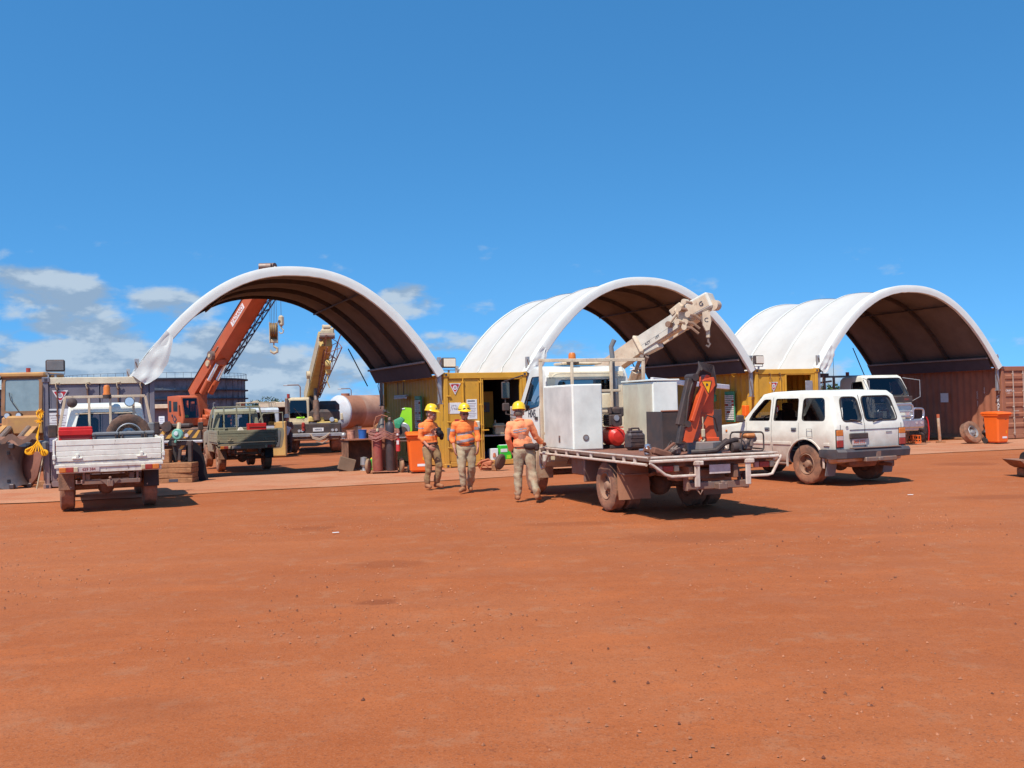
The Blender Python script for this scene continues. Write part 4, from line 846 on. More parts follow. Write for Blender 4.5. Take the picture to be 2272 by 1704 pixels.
b = MB(); b.add([(kx-.175, ky+.11, 1.96), (kx-.175, ky-.05, 1.96), (kx-.175, ky+.0, 1.78)], [(0, 1, 2)]); b.box((kx-.177, ky+.02, 1.91), (.002, .03, .03), m=1); b.tube([(kx-.176, ky+.11, 1.965), (kx-.176, ky-.055, 1.965), (kx-.176, ky+.0, 1.775)], .006, 4, True, m=1); b.build('warning_sticker', [yelp, inkm], T)
text('5', .05, inkm, T, (kx-.179, ky+.03, 1.91), faceM((0, -1, 0), (0, 0, 1)))
b = MB(); b.bar(Kr(.27, 2.0, -.12), Kr(.46, 1.32, -.12), .10, .11); b.bar(Kr(.15, 2.02, -.03), Kr(.36, 1.36, -.03), .09, .1); b.bar(Kr(.44, 1.32, -.14), Kr(.50, 1.05, -.14), .08, .07); b.cyl(Kr(.36, 1.34, -.2), Kr(.36, 1.34, .0), .05, n=10); b.cyl(Kr(.22, 2.02, -.2), Kr(.22, 2.02, .05), .055, n=10); b.build('crane_outer_arm', dark, T)
b = MB(); b.bar(Kr(.10, 1.88, -.2), Kr(.30, 1.38, -.2), .045, .05); b.build('crane_link', kred, T)
b = MB()
for k in range(7):
    u = k*.018; b.tube([Kr(.40-u, 1.30, -.18+u), Kr(.34-u, 1.75, -.2+u), Kr(.22-u, 2.02+u, -.14), Kr(.05, 2.14+u, -.1+u), Kr(-.10-u, 2.08+u, -.08+u), Kr(-.17-u*.4, 1.9, -.04), Kr(-.16, 1.6, 0+u)], .015, 6)
b.tube([Kr(.12, 1.30, -.15), Kr(.04, 1.46, -.18), Kr(-.1, 1.42, -.16), Kr(-.18, 1.22, -.1)], .012, 6); b.build('hydraulic_hoses', blackh, T)
b = MB(); b.tube([Kr(.10, 1.44, -.16), Kr(.10, 1.25, -.16)], .01, 6); b.box(Kr(.10, 1.2, -.16), (.05, .05, .12), .01); b.tube([Kr(.10, 1.14, -.16), Kr(.08, 1.1, -.16), Kr(.11, 1.07, -.16), Kr(.14, 1.1, -.16)], .014, 6); b.build('crane_hook', tanp, T)
b = MB()
rg = random.Random(5)
for k in range(4): b.tube([Kr(.40+.08*k, .95, -.15+.05*k), Kr(.45+.05*k, 1.0+.03*k, -.12), Kr(.55+.03*k, .98, -.18+.03*k), Kr(.62, .93, -.1)], .02, 6)
b.box(Kr(.50, .96, -.05), (.16, .12, .12), .02); b.cyl(Kr(.38, 1.03, -.1), Kr(.55, .99, -.1), .03, n=8); b.build('control_valves', steel, T)
def ontruck(name, label, cat, mb, mts, x, y, z=.893, rz=0, ang=32, group=None): return solo(name, label, cat, mb, mts, MT(x, y, z), TA+rz, group, ang)
# loose things on the tray
K = thing('air_compressor', 'air compressor with red round tank between the white truck cabinets', 'compressor', MT(3.25, .09, .893), TA)
b = MB(); b.lathe([(.001, -.26), (.10, -.24), (.155, -.18), (.155, .18), (.10, .24), (.001, .26)], 20, 'x', (0, 0, .20)); b.box((0, 0, .36), (.4, .22, .02)); b.tube([(-.22, .02, .34), (-.30, -.06, .30), (-.30, -.10, .12), (-.2, -.12, .06)], .014, 6); b.build('tank', mat('compressor_red', (.62, .03, .02), .35, dust=.06), K)
b = MB(); b.box((0, .0, .48), (.3, .24, .2), .02); b.cyl((-.16, 0, .47), (-.05, 0, .47), .1, n=14); b.box((.02, -.05, .64), (.22, .16, .14), .03); b.cyl((-.1, .09, .6), (-.1, .09, .7), .04, n=10); b.box((0, -.14, .62), (.14, .1, .16), .02)
for z in (.44, .48, .52, .56): b.box((.04, .02, z), (.32, .28, .012))
b.build('motor', dark, K)
b = MB(); b.lathe([(.001, -.175), (.05, -.175), (.05, -.155), (.001, -.15)], 14, 'x', (0, 0, .52)); b.build('pulley', galv, K)
for s in (-1, 1):
    b = MB(); b.box((s*.15, 0, .03), (.05, .26, .06), .01); b.build('foot', dark, K)
b = MB(); b.box((0, 0, .15), (.22, .31, .29), .05); b.box((0, 0, .30), (.16, .24, .04), .02)
for z in (.08, .14, .20): b.box((-.112, 0, z), (.008, .26, .012), .003)
b.tube([(0, -.09, .31), (0, -.07, .355), (0, .05, .355), (0, .06, .31)], .016, 6); b.cyl((-.02, .09, .3), (-.02, .09, .36), .03, n=10); ontruck('jerry_can', 'black plastic jerry can on the truck deck beside the compressor', 'jerry can', b, mat('black_plastic', (.02, .025, .035), .4, dust=.22, sc=6), 2.35, .107)
b = MB(); b.box((0, 0, .05), (.12, .3, .1), .02, Matrix.Rotation(.3, 3, 'X')); b.box((.05, -.14, .11), (.05, .26, .04), .01, Matrix.Rotation(-.6, 3, 'X')); b.bar((0, .15, .02), (.02, .20, .16), .03); b.cyl((.1, .1, .06), (.1, .22, .1), .03, n=8); ontruck('rusty_clamp', 'rusty steel clamp lying at the rear left of the truck deck', 'clamp', b, mat('brown_rusty_steel', (.14, .05, .03), .8, dust=.3, sc=8), .33, .66)
b = MB(); b.box((0, 0, .06), (.1, .1, .12), .02); b.lathe([(.001, .13), (.05, .12), (.045, .16), (.001, .17)], 10); b.cyl((0, .05, .08), (0, .14, .08), .02, n=8); ontruck('chrome_fitting', 'small shiny fitting beside the rusty clamp on the truck deck', 'fitting', b, alu, .75, .66)
P = thing('water_pump', 'small engine pump in a tube frame on the rear right truck corner', 'pump', MT(.42, -.80, .893), TA)
b = MB()
for x in (-.16, .16): b.tube([(x, y, z) for y, z in rpoly([(-.19, .02), (-.19, .30), (.17, .30), (.20, .02)], .06)], .013, 6, True)
for y, z in ((-.19, .05), (.19, .05), (-.15, .30), (.15, .30)): b.cyl((-.16, y, z), (.16, y, z), .011, n=6)
b.build('frame', dark, P)
b = MB(); b.box((0, .0, .12), (.16, .14, .18), .03); b.cyl((0, .07, .13), (0, .15, .13), .07, n=14); b.cyl((-.1, -.02, .1), (-.1, -.02, .2), .03, n=8); b.cyl((-.05, -.1, .2), (.05, -.1, .2), .05, n=10); b.build('engine', steel, P)
b = MB(); b.box((0, -.03, .25), (.2, .16, .07), .025); b.build('fuel_tank', mat('pump_orange', (.55, .20, .06), .5, dust=.3), P)
b = MB(); b.box((.155, -.08, .17), (.006, .2, .24), .002); b.build('back_plate', rust, P)
b = MB(); b.lathe([(.001, -.09), (.07, -.08), (.08, 0), (.07, .08), (.001, .09)], 12, 'y', (-.04, .2, .08)); b.build('filter', dark, P)
b = MB(); b.tube([(.1, .5, .03), (.02, .35, .035), (-.05, .18, .05), (-.02, 0, .16), (.03, -.2, .19), (.08, -.36, .17)], .04, 10); b.tube([(.12, .05, .05), (.08, -.02, .15), (.12, -.1, .18)], .04, 8); ontruck('suction_hose', 'thick dusty suction hose lying between the orange crane and the pump', 'hose', b, blackh, .40, -.42)
# ================================================================ white wagon
SW = gnd(1801, 1073); SA = 116.0; th = R(SA); sf = V((math.cos(th), math.sin(th), 0)); sl = V((-sf.y, sf.x, 0)); SO = SW + sf*1.425 - sl*.75
T = thing('station_wagon', 'dusty white four wheel drive wagon with split rear doors, parked at the right', 'car', SO, SA); T.scale = (1, 1, .975)
hw = .91; shp = lambda z: hw*(1-.06*max(0, (.75-z)/.35)-.012*abs(z-.95)/.3) if z < 1.2 else hw*(.99-(z-1.2)*.185)
tum = lambda c: V((c.x, c.y*shp(c.z)/hw, c.z))
carp = mat('white_wagon_paint', (.80, .78, .66), .33, dust=.15, low=.85, spec=.5, sc=1.8)
prof = [(-2.20, .46), (-2.25, .62), (-2.26, 1.15), (-2.20, 1.40), (-2.09, 1.74), (-1.96, 1.83), (-1.2, 1.865), (-.4, 1.85), (-.12, 1.81), (.45, 1.26), (.62, 1.20), (1.9, 1.09), (2.05, 1.02), (2.12, .85), (2.12, .5), (1.95, .42), (-1.0, .40), (-2.0, .42)]
inner = [(-2.16, .62), (-2.17, 1.15), (-2.0, 1.74), (-.40, 1.79), (-.16, 1.75), (.34, 1.25), (.45, .62)]
w1 = [(-.42, 1.25), (-.42, 1.70), (-.20, 1.70), (.12, 1.42), (.24, 1.25)]; w2 = [(-1.24, 1.25), (-1.22, 1.71), (-.55, 1.71), (-.53, 1.25)]; w3 = [(-1.99, 1.25), (-1.92, 1.71), (-1.34, 1.71), (-1.34, 1.25)]
r1 = [(.70, 1.24), (.64, 1.71), (.23, 1.71), (.20, 1.24)]; r2 = [(-.72, 1.24), (-.64, 1.72), (.10, 1.72), (.12, 1.24)]; wsn = [(-.72, 1.30), (-.62, 1.78), (.62, 1.78), (.72, 1.30)]
shell(T, 'body', [carp, seatm], prof, hw, inner, hw-.05, [rpoly(w1, .05), rpoly(w2, .05), rpoly(w3, .09)], [(rpoly(r1, .09), -2.6, -1.9), (rpoly(r2, .12), -2.6, -1.9), (rpoly(wsn, .08), -.3, .7)], [(1.425, .40, .49), (-1.425, .40, .49)], tum, .075, (.6, .8, .95, 1.2, 1.45, 1.7))
for s in (-1, 1):
    for p in (w1, w2, w3): sidepane(T, p, lambda z: shp(z)-.012, glassd if p is not w1 else glass, s, .05 if p is not w3 else .09)
rx = lambda z: -2.26+(.06/.25)*(z-1.15)+.04*max(0, z-1.4)+.003
for p in (r1, r2): endpane(T, p, rx, glassd, .1, seal=.016)
endpane(T, wsn, lambda z: -.12+(1.81-z)*1.035+.005, glass, .08, nm='windscreen')
seats(T, -.15, (.42, -.42), .78); seats(T, -1.0, (.42, 0, -.42), .78)
b = MB(); b.lathe([(.001, -.09), (.28, -.09), (.34, -.04), (.34, .04), (.28, .09), (.001, .09)], 24, 'x', (-1.75, -.05, 1.12)); b.build('cargo_wheel', brub, T)
b = MB(); b.tube([(.15+.0*math.cos(a), .42+.18*math.sin(a), 1.18+.17*math.cos(a)) for a in [i*PI/8 for i in range(16)]], .014, 6, True); b.build('steering_wheel', dark, T)
# door gaps, mouldings
for s in (-1, 1):
    for x in (.30, -.48, -1.27): b = MB(); b.tube([(x, s*(shp(z)+.001), z) for z in ((.5, .7, .9, 1.1, 1.22) if x != -.48 else (.5, .7, .9, 1.1, 1.22, 1.45, 1.74))], .004, 4); b.build('door_gap', inkm, T)
for P in ([(-2.262 if z < 1.15 else rx(z)-.004, .165, z) for z in (.56, .9, 1.15, 1.4, 1.76)], [(-2.262, .78, .58), (-2.262, .78, 1.18)], [(-2.262, -.78, .58), (-2.262, -.78, 1.18)], [(-2.265, .55, 1.075), (-2.265, -.72, 1.075)]):
    b = MB(); b.tube(P, .005, 4); b.build('door_gap', inkm, T)
for s in (-1, 1):
    for x0, x1 in ((-.44, .25), (-1.05, -.52), (-2.1, -1.95)):
        b = MB(); b.box(((x0+x1)/2, s*(shp(.80)+.006), .80), (x1-x0, .018, .06), .006); b.build('side_moulding', carp, T)
    for x in (-.36, -1.14):
        b = MB(); b.box((x, s*(shp(1.08)+.006), 1.085), (.15, .018, .07), .008); b.box((x, s*(shp(1.08)+.018), 1.075), (.09, .012, .025), .004, m=1); b.build('door_handle', [greyb, inkm], T)
    b = MB(); b.box((-1.0, s*.74, .42), (1.7, .06, .05), .01) if 0 else b.box((0, s*.78, .38), (1.7, .16, .05), .02); b.build('side_step', steel, T)
    b = MB(); b.tube([(-1.9, s*(.70), 1.80), (-.2, s*.70, 1.80)], .008, 4); b.build('gutter', brub, T)
    b = MB(); b.box((.34, s*1.03, 1.30), (.08, .20, .16), .03); b.tube([(.36, s*.88, 1.26), (.35, s*.98, 1.28)], .02, 6); b.build('mirror', dark, T)
    b = MB(); r_a = []; r_b = []                    # flares
    for cx in (1.425, -1.425):
        b = MB()
        r_a = [[(cx+math.cos(a)*rr, s*yy, .40+math.sin(a)*rr) for rr, yy in ((.485, .885), (.49, .918), (.515, .918), (.53, .90))] for a in [R(-8+i*12.2) for i in range(17)]]
        b.grid(r_a); b.build('wheel_arch_flare', carp, T)
    b = MB(); b.box((-2.262, s*.80, .92), (.03, .165, .09), .01, m=0); b.box((-2.262, s*.80, 1.02), (.03, .165, .11), .01, m=1); b.box((-2.262, s*.80, .81), (.03, .165, .13), .01, m=2); b.box((-2.25, s*.80, .91), (.03, .185, .36), .01, m=3); b.build('tail_light', [clearl, amber, redl, brub], T)
    b = MB(); b.box((-1.95, s*.74, .34), (.02, .26, .34), .01, Matrix.Rotation(-.22, 3, 'Y')); b.build('mudflap', greyb, T)
    b = MB(); b.box((2.12, s*.66, .84), (.04, .3, .18), .02); b.build('headlight', clearl, T)
for x in (1.425, -1.425):
    for s in (-1, 1): wheel(T, x, s*.75, .395, .25, s, .52)
bm_ = mat('dusty_black_bumper', (.05, .055, .065), .6, dust=.10, sc=5)
b = MB(); pr = [(-2.30, .52), (-2.42, .54), (-2.44, .66), (-2.40, .71), (-2.26, .71)]
b.prism(pr, -.80, .80); 
for s in (-1, 1): b.add([(x*.0+px_, s*yy, z) for yy, k in ((.80, 0), (.93, .10), (.955, .34)) for px_, z in [(p[0]+k*(1 if p[0] < -2.3 else .6), p[1]) for p in pr]]+[(-1.86, s*.93, .54), (-1.86, s*.955, .56), (-1.86, s*.955, .66), (-1.86, s*.94, .70), (-1.86, s*.90, .70)], [(i+5*k, (i+1) % 5+5*k, (i+1) % 5+5*(k+1), i+5*(k+1)) for k in range(3) for i in range(5)]+[(15, 16, 17, 18, 19)])
b.build('rear_bumper', bm_, T)
b = MB(); b.box((-2.36, .0, .726), (.14, 1.2, .02), .005); b.build('bumper_step', steel, T)
b = MB(); b.box((-2.40, -.05, .50), (.12, .80, .09), .015); b.box((-2.47, 0, .50), (.06, .10, .06), .01); b.box((-2.42, 0, .60), (.04, .12, .12), .01); b.build('tow_bar', steel, T)
b = MB(); b.box((2.16, 0, .58), (.18, 1.7, .22), .05); b.build('front_bumper', bm_, T); b = MB(); b.box((2.115, 0, .84), (.03, .9, .16), .01); b.build('grille', dark, T)
b = MB(); b.cyl((-1.425, -.7, .38), (-1.425, .7, .38), .06, n=10); b.ball((-1.425, 0, .38), .16, 10); b.cyl((1.425, -.7, .38), (1.425, .7, .38), .06, n=10); b.cyl((-2.3, -.5, .36), (-1.0, -.45, .40), .035, n=8); b.box((-.2, 0, .44), (3.6, 1.1, .12), .03); b.box((-2.0, .1, .42), (.35, .7, .16), .05); b.build('chassis', darkd, T)
nplate(T, '868 392', (-2.285, .34, .84), (0, -1, 0), .36, .12, ink=mat('orange_red_ink', (.6, .16, .10), .6))
b = MB(); b.box((-2.28, .34, .955), (.05, .46, .11), .015); b.box((-2.31, .34, .93), (.02, .3, .03)); b.build('plate_lamp_housing', dark, T)
b = MB(); b.tube([(-2.268, .62+.03*math.cos(a), 1.13+.022*math.sin(a)) for a in [i*PI/6 for i in range(12)]], .004, 4, True); b.tube([(-2.268, .62+.012*math.cos(a), 1.13+.02*math.sin(a)) for a in [i*PI/6 for i in range(12)]], .003, 4, True); b.box((-2.268, -.45, 1.01), (.006, .16, .02), .003); b.build('badge', galv, T)
for y0, y1 in ((.24, .52), (-.05, -.30)):
    b = MB(); b.tube([(rx(1.24)-.03, y0, 1.21), (rx(1.26)-.035, (y0+y1)/2, 1.255), (rx(1.3)-.03, y1, 1.27)], .01, 5); b.build('wiper', dark, T)
b = MB(); b.tube([(-1.66+.0, .925, .95), (-1.66, .93, 1.10), (-1.52, .93, 1.10), (-1.52, .93, .95)], .004, 4, True); b.build('fuel_flap', inkm, T)
b = MB(); b.box((.95, .915, 1.03), (.06, .02, .05), .01); b.build('side_repeater', amber, T)
# ================================================================ bull bar truck inside the third shelter
BA = -67.0; BO = row(15.55, -.15); T = thing('bull_bar_truck', 'white truck with aluminium bull bar parked inside the third shelter', 'truck', BO, BA)
prof = [(-1.55, .75), (-1.55, 2.20), (-1.45, 2.30), (-.55, 2.35), (-.42, 2.28), (-.06, 1.60), (.03, 1.45), (.05, .80), (-.1, .7)]
btum = lambda c: V((c.x-(.10 if c.x > -.2 else 0)*(c.y/.9)**2, c.y*(1 if c.z < 1.55 else 1-(c.z-1.55)*.15), c.z)); by = lambda z: .92*(1 if z < 1.55 else 1-(z-1.55)*.15)
dwb = [(-.95, 1.55), (-.95, 2.12), (-.48, 2.15), (-.22, 1.60)]
shell(T, 'cab', [cabm, seatm], prof, .92, [(-1.47, .9), (-1.47, 2.2), (-.6, 2.26), (-.15, 1.5), (-.1, .9)], .86, [rpoly(dwb, .05)], [(rpoly([(-.80, 1.66), (-.72, 2.24), (.72, 2.24), (.80, 1.66)], .1), -.6, .3)], [(-.62, .45, .5)], btum, .07, (1.55, 1.9))
endpane(T, [(-.80, 1.66), (-.72, 2.24), (.72, 2.24), (.80, 1.66)], lambda z: -.41+(2.28-z)*.53, glassd, .1, nm='windscreen', seal=.018)
for s in (-1, 1): sidepane(T, dwb, lambda z: by(z)-.01, glass, s)
seats(T, -.9, (-.45, .45), 1.25)
b = MB(); b.box((.045, 0, 1.52), (.03, 1.62, .22), .02); b.build('black_panel', dark, T)
text('ISUZU', .13, mat('pale_blue_letters', (.35, .42, .62), .5), T, (.063, -.40, 1.50), faceM((0, 1, 0), (0, 0, 1)), sx=.9)
text('H061', .10, inkr, T, (.063, .55, 1.52), faceM((0, 1, 0), (0, 0, 1)))
b = MB(); b.tube([(.08, -.3, 1.66), (.05, -.05, 1.78)], .01, 5); b.tube([(.08, .3, 1.66), (.05, .5, 1.78)], .01, 5); b.build('wiper', dark, T)
for s in (-1, 1):
    b = MB(); b.box((.04, s*.66, 1.02), (.04, .38, .22), .04); b.build('headlight', clearl, T)
    b = MB(); b.tube([(-.1, s*.92, 1.45), (.12, s*1.08, 1.6), (.12, s*1.08, 2.15), (-.4, s*.85, 2.25)], .013, 6); b.build('mirror_arm', galv, T)
    wheel(T, -.62, s*.80, .42, .22, s); wheel(T, -4.0, s*.80, .42, .4, s)
b = MB(); b.box((.28, 0, .72), (.22, 1.98, .30), .05); b.box((.18, 0, .55), (.2, 1.7, .14), .04); b.build('bull_bar_channel', alu, T)
b = MB()
b.tube([(.34, y, z) for y, z in rpoly([(-.52, .86), (-.52, 1.36), (.52, 1.36), (.52, .86)], .14)], .038, 10)
for s in (-1, 1): b.tube([(.34-.0, s*y, z) for y, z in rpoly([(.52, .86), (.52, 1.22), (.98, 1.20), (.97, .86)], .12)][4:], .036, 10)
b.tube([(.34, -.5, 1.12), (.34, .5, 1.12)], .03, 8); b.tube([(.34, -.5, .97), (.34, .5, .97)], .03, 8)
for s in (-1, 1): b.box((.30, s*.52, 1.1), (.05, .05, .5), .01)
b.build('bull_bar', alu, T)
for s in (-1, 1):
    for q in (.62, .84):
        b = MB(); b.cyl((.385, s*q, .74), (.40, s*q, .74), .045, n=12); b.build('driving_light', clearl, T)
b = MB(); b.box((-2.9, 0, .72), (5.4, .8, .2), .02); b.cyl((-.62, -.7, .42), (-.62, .7, .42), .07, n=8); b.cyl((-4.0, -.7, .42), (-4.0, .7, .42), .09, n=8); b.build('chassis', darkd, T)
b = MB(); b.box((-3.7, 0, .98), (4.0, 1.9, .10), .01); b.build('tray', alu, T)
b = MB()
for y in (-.9, .9): b.bar((-1.75, y, 1.0), (-1.75, y, 2.35), .07)
b.tube([(-1.75, -1.0, 2.2), (-1.85, -1.45, 2.15), (-1.9, -1.62, 1.9), (-1.9, -1.65, 1.5)], .035, 8); b.bar((-1.75, -1.3, 2.35), (-1.75, .9, 2.35), .07); b.bar((-1.75, -.9, 1.8), (-1.75, .9, 1.8), .05); b.bar((-1.75, -1.3, 2.35), (-1.75, -1.3, 1.0), .07); b.build('headboard', steel, T)
b = MB(); b.lathe([(.001, 0), (.26, 0), (.26, .13), (.001, .14)], 16, c=(-1.75, -1.45, 2.33)); b.build('air_filter', dark, T)
b = MB(); b.tube([(-1.75, -.9, 2.3), (-1.75, -.9, 3.1)], .008, 5); b.build('antenna', dark, T)
b = MB(); b.cyl((-1.75, -.3, 2.38), (-1.75, -.3, 2.50), .06, n=10); b.build('beacon', redl, T)
# ================================================================ beams and booms
def box_beam(mb, a, b_, w_, h_, m=0, tap=1.0):
    a, b_ = V(a), V(b_); t = (b_-a); L_ = t.length; t.normalize(); s = V((t.y, -t.x, 0)).normalized(); u = s.cross(t); u = u if u.z > 0 else -u
    vs = []
    for p, k in ((a, 1), (b_, tap)):
        for i, j in ((-1, -1), (1, -1), (1, 1), (-1, 1)): vs.append(p+s*(i*w_*k/2)+u*(j*h_*k/2))
    mb.add(vs, [(3, 2, 1, 0), (4, 5, 6, 7)]+[(i, (i+1) % 4, 4+(i+1) % 4, 4+i) for i in range(4)], m); return t, s, u
def lattice(mb, a, b_, w0, w1, n, r=.02, m=0):
    a, b_ = V(a), V(b_); t = (b_-a).normalized(); s = V((t.y, -t.x, 0)).normalized(); u = s.cross(t); rg_ = []
    for k in range(n+1):
        f = k/n; c = a.lerp(b_, f); w_ = w0+(w1-w0)*f; rg_.append([c+s*i*w_/2+u*j*w_/2 for i, j in ((-1, -1), (1, -1), (1, 1), (-1, 1))])
    for q in range(4): mb.tube([rg_[k][q] for k in range(n+1)], r*1.5, 5, m=m)
    for k in range(n):
        for q in range(4): mb.tube([rg_[k][q], rg_[k+1][(q+1) % 4]] if (k+q) % 2 else [rg_[k][(q+1) % 4], rg_[k+1][q]], r, 4, m=m)
def hookblock(mb, p, w_, h_, m=0, m2=1):
    x, y, z = p
    mb.box((x-w_*.42, y, z), (w_*.12, w_*.7, h_), .02, m=m); mb.box((x+w_*.42, y, z), (w_*.12, w_*.7, h_), .02, m=m)
    for k in (-.24, 0, .24): mb.cyl((x+k*w_-.10*w_, y, z+h_*.12), (x+k*w_+.10*w_, y, z+h_*.12), h_*.34, n=16, m=m2)
    mb.box((x, y+.05, z-h_*.2), (w_*.7, w_*.3, h_*.3), .02, m=m2)
    mb.box((x, y, z-h_*.4), (w_*.9, w_*.5, h_*.16), .02, m=m)
    mb.cyl((x, y, z-h_*.45), (x, y, z-h_*.65), w_*.09, n=8, m=m); q = h_*.17
    mb.tube([(x, y, z-h_*.62), (x+q*.1, y, z-h_*.66), (x+q*.9, y, z-h_*.74), (x+q*.9, y, z-h_*.90), (x, y, z-h_*.97), (x-q*.8, y, z-h_*.9), (x-q*.9, y, z-h_*.80)], [w_*.12, w_*.13, w_*.15, w_*.17, w_*.17, w_*.14, w_*.08], 8, m=m)
def rel(T, f, *a): return f(*a)
# ---- orange truck crane behind the first shelter
OC = gnd(420, 1012); OC = V((OC.x, 37.0, 0)); T = thing('truck_crane', 'orange truck crane with its boom raised behind the first shelter', 'crane', OC, 0)
L3 = lambda px, py, D: at(px, py, D) - OC
A0 = L3(436, 874, 37.2); A1 = L3(579, 640, 34.2); b = MB(); t, s, u = box_beam(b, A0, A1, .56, .42); 
if s.y > 0: s = -s
b2 = MB(); box_beam(b2, A1, L3(594, 612, 33.8), .42, .34); bo = b.build('boom', orangep, T)
link('boom_extension', b2.mesh('boom_extension', orangep), bo)
b = MB(); e = L3(592, 600, 33.7); b.box(e, (.5, .4, .26), .06); b.cyl(e+V((-.2, -.2, .1)), e+V((.2, -.2, .1)), .12, n=12, m=1); b.cyl(e+V((.1, .0, .12)), e+V((.3, -.1, .12)), .12, n=12, m=1); b.box(e+V((.28, 0, .02)), (.12, .3, .2), .03); b.build('boom_head', [cream, steel], T)
M = Matrix((t, u, t.cross(u))).transposed(); c = A0.lerp(A1, .76)+s*.284
if M.col[2].dot(s) < 0: M = Matrix((t, u, t.cross(u))).transposed(); 
bb = MB(); bb.box((0, 0, 0), (1.0, .22, .006), .002); zz = s; Mx = Matrix((t, zz.cross(t), zz)).transposed(); bb.xf(Matrix.Translation(c) @ Mx.to_4x4()); tb = bb.build('name_plate', signw, T); text('TADANO', .21, orangep, tb, c+s*.005, Mx, sx=.98)
b = MB(); c = A0.lerp(A1, .38)+s*.28; b.cyl(c, c+s*.14, .17, n=16); b.cyl(c+s*.14, c+s*.16, .07, n=12, m=1); b.bar(c+t*.2, c+t*.5, .05); b.cyl(c-t*.42, c-t*.42+s*.05, .11, n=14, m=1); b.build('cable_reel', [steel, tanp], T)
b = MB(); b.tube([A0+s*.29+u*.20, A0.lerp(A1, .5)+s*.29+u*.24, A1+s*.29+u*.20], .018, 5); b.tube([A0+u*.27, A1+u*.28], .02, 5); b.build('boom_cable', blackh, T)
b = MB(); p0 = L3(458, 872, 36.4); p1 = A0.lerp(A1, .36)-u*.30
for k in (-.17, .17): b.cyl(p0+s*k, p0.lerp(p1, .45)+s*k, .11, n=12, m=0); b.cyl(p0.lerp(p1, .45)+s*k, p1+s*k, .065, n=10, m=1)
b.box(p1+u*.08, (.4, .3, .25), .04); b.build('lift_cylinder', [orangep, clearl], T)
b = MB(); lattice(b, A0.lerp(A1, .27)-s*.40-u*.26, A1-s*.44-u*.22, .14, .20, 13, .016); b.build('folded_jib', mat('dark_jib_steel', (.05, .05, .10), .5), T)
b = MB(); b.bar(A0.lerp(A1, .25)-s*.32-u*.08, A1-s*.32-u*.08, .06, .24); b.build('jib_side_plate', orangep, T)
# superstructure, turned with the boom
fwd = V((t.x, t.y, 0)).normalized(); az = math.atan2(fwd.y, fwd.x); Rz = Matrix.Rotation(az, 4, 'Z'); base = L3(424, 945, 36.6); base.z = 1.18
def sup(mb): return mb.xf(Matrix.Translation(base) @ Rz)
b = MB(); b.box((-.05, .35, .15), (2.2, 1.1, .3), .05); b.box((-.75, .35, .52), (.75, 1.3, .72), .1); b.prism([(-.45, .25), (-.45, .98), (-.2, 1.18), (.12, 1.18), (.12, .25)], .1, .6); b.box((-.45, -.28, .7), (.2, .14, .5), .04); b.box((.85, .5, .34), (.5, 1.0, .14), .04); b.prism([(.5, .3), (.5, .62), (1.25, .38), (1.25, .3)], .2, .9); sup(b).build('superstructure', orangep, T)
cp = [(-.30, .02), (-.32, 1.08), (.45, 1.10), (.62, 1.04), (.80, .35), (.74, .02)]
o = shell(T, 'operator_cab', [orangep, seatm], cp, .36, [(-.25, .08), (-.26, 1.02), (.44, 1.04), (.57, 1.0), (.73, .35), (.68, .08)], .31, [rpoly([(-.22, .50), (-.22, .92), (-.02, .92), (-.02, .50)], .03), rpoly([(.10, .52), (.10, .88), (.42, .88), (.42, .52)], .03), rpoly([(.50, .35), (.50, .75), (.58, .75), (.66, .35)], .02)], [(rpoly([(-.29, .28), (-.29, 1.0), (.29, 1.0), (.29, .28)], .04), .3, 1.2)], [], None, .03)
o.matrix_local = Matrix.Translation(base) @ Rz @ Matrix.Translation((.05, -.42, .02))
def cabpane(poly, kind):
    b = MB(); P = [(x, -.355, z) for x, z in rpoly(poly, .03)] if kind else [(.80-(z-.35)*.26+.005, y, z) for y, z in rpoly(poly, .03)]
    b.quad(*P); b.xf(Matrix.Translation(base) @ Rz @ Matrix.Translation((.05, -.42, .02))); b.build('window', glassd if kind else glass, T, 180)
cabpane([(-.22, .50), (-.22, .92), (-.02, .92), (-.02, .50)], 1); cabpane([(.10, .52), (.10, .88), (.42, .88), (.42, .52)], 1); cabpane([(-.29, .28), (-.29, 1.0), (.29, 1.0), (.29, .28)], 0)
b = MB(); b.box((.2, -.42, .45), (.34, .4, .5), .08); sup(b).build('seat', seatm, T); b = MB(); b.box((.45, -.5, .36), (.1, .3, .10), .03); sup(b).build('seat_cloth', limep, T)
b = MB(); b.prism(rpoly([(.1, .1), (.36, .1), (.36, .1), (.1, .1)], .01), 0, .01) if 0 else b.add([(.27, -.79, .42), (.42, -.79, .27), (.27, -.79, .12), (.12, -.79, .27)], [(0, 1, 2, 3)]); b.add([(.27, -.794, .34), (.34, -.794, .27), (.27, -.794, .20), (.20, -.794, .27)], [(0, 1, 2, 3)], 1); b.cyl((.10, -.785, .40), (.10, -.80, .40), .05, n=10); b.box((-.15, -.79, .10), (.12, .01, .2), m=0); sup(b).build('decals', [inkm, orangep], T)
b = MB(); b.box((-.62, -.82, .18), (.42, .01, .42), m=0)
for i in range(5): b.box((-.62, -.827, .32-.07*i), (.3, .004, .02), m=1)
sup(b).build('notice', [paper, inkb], T)
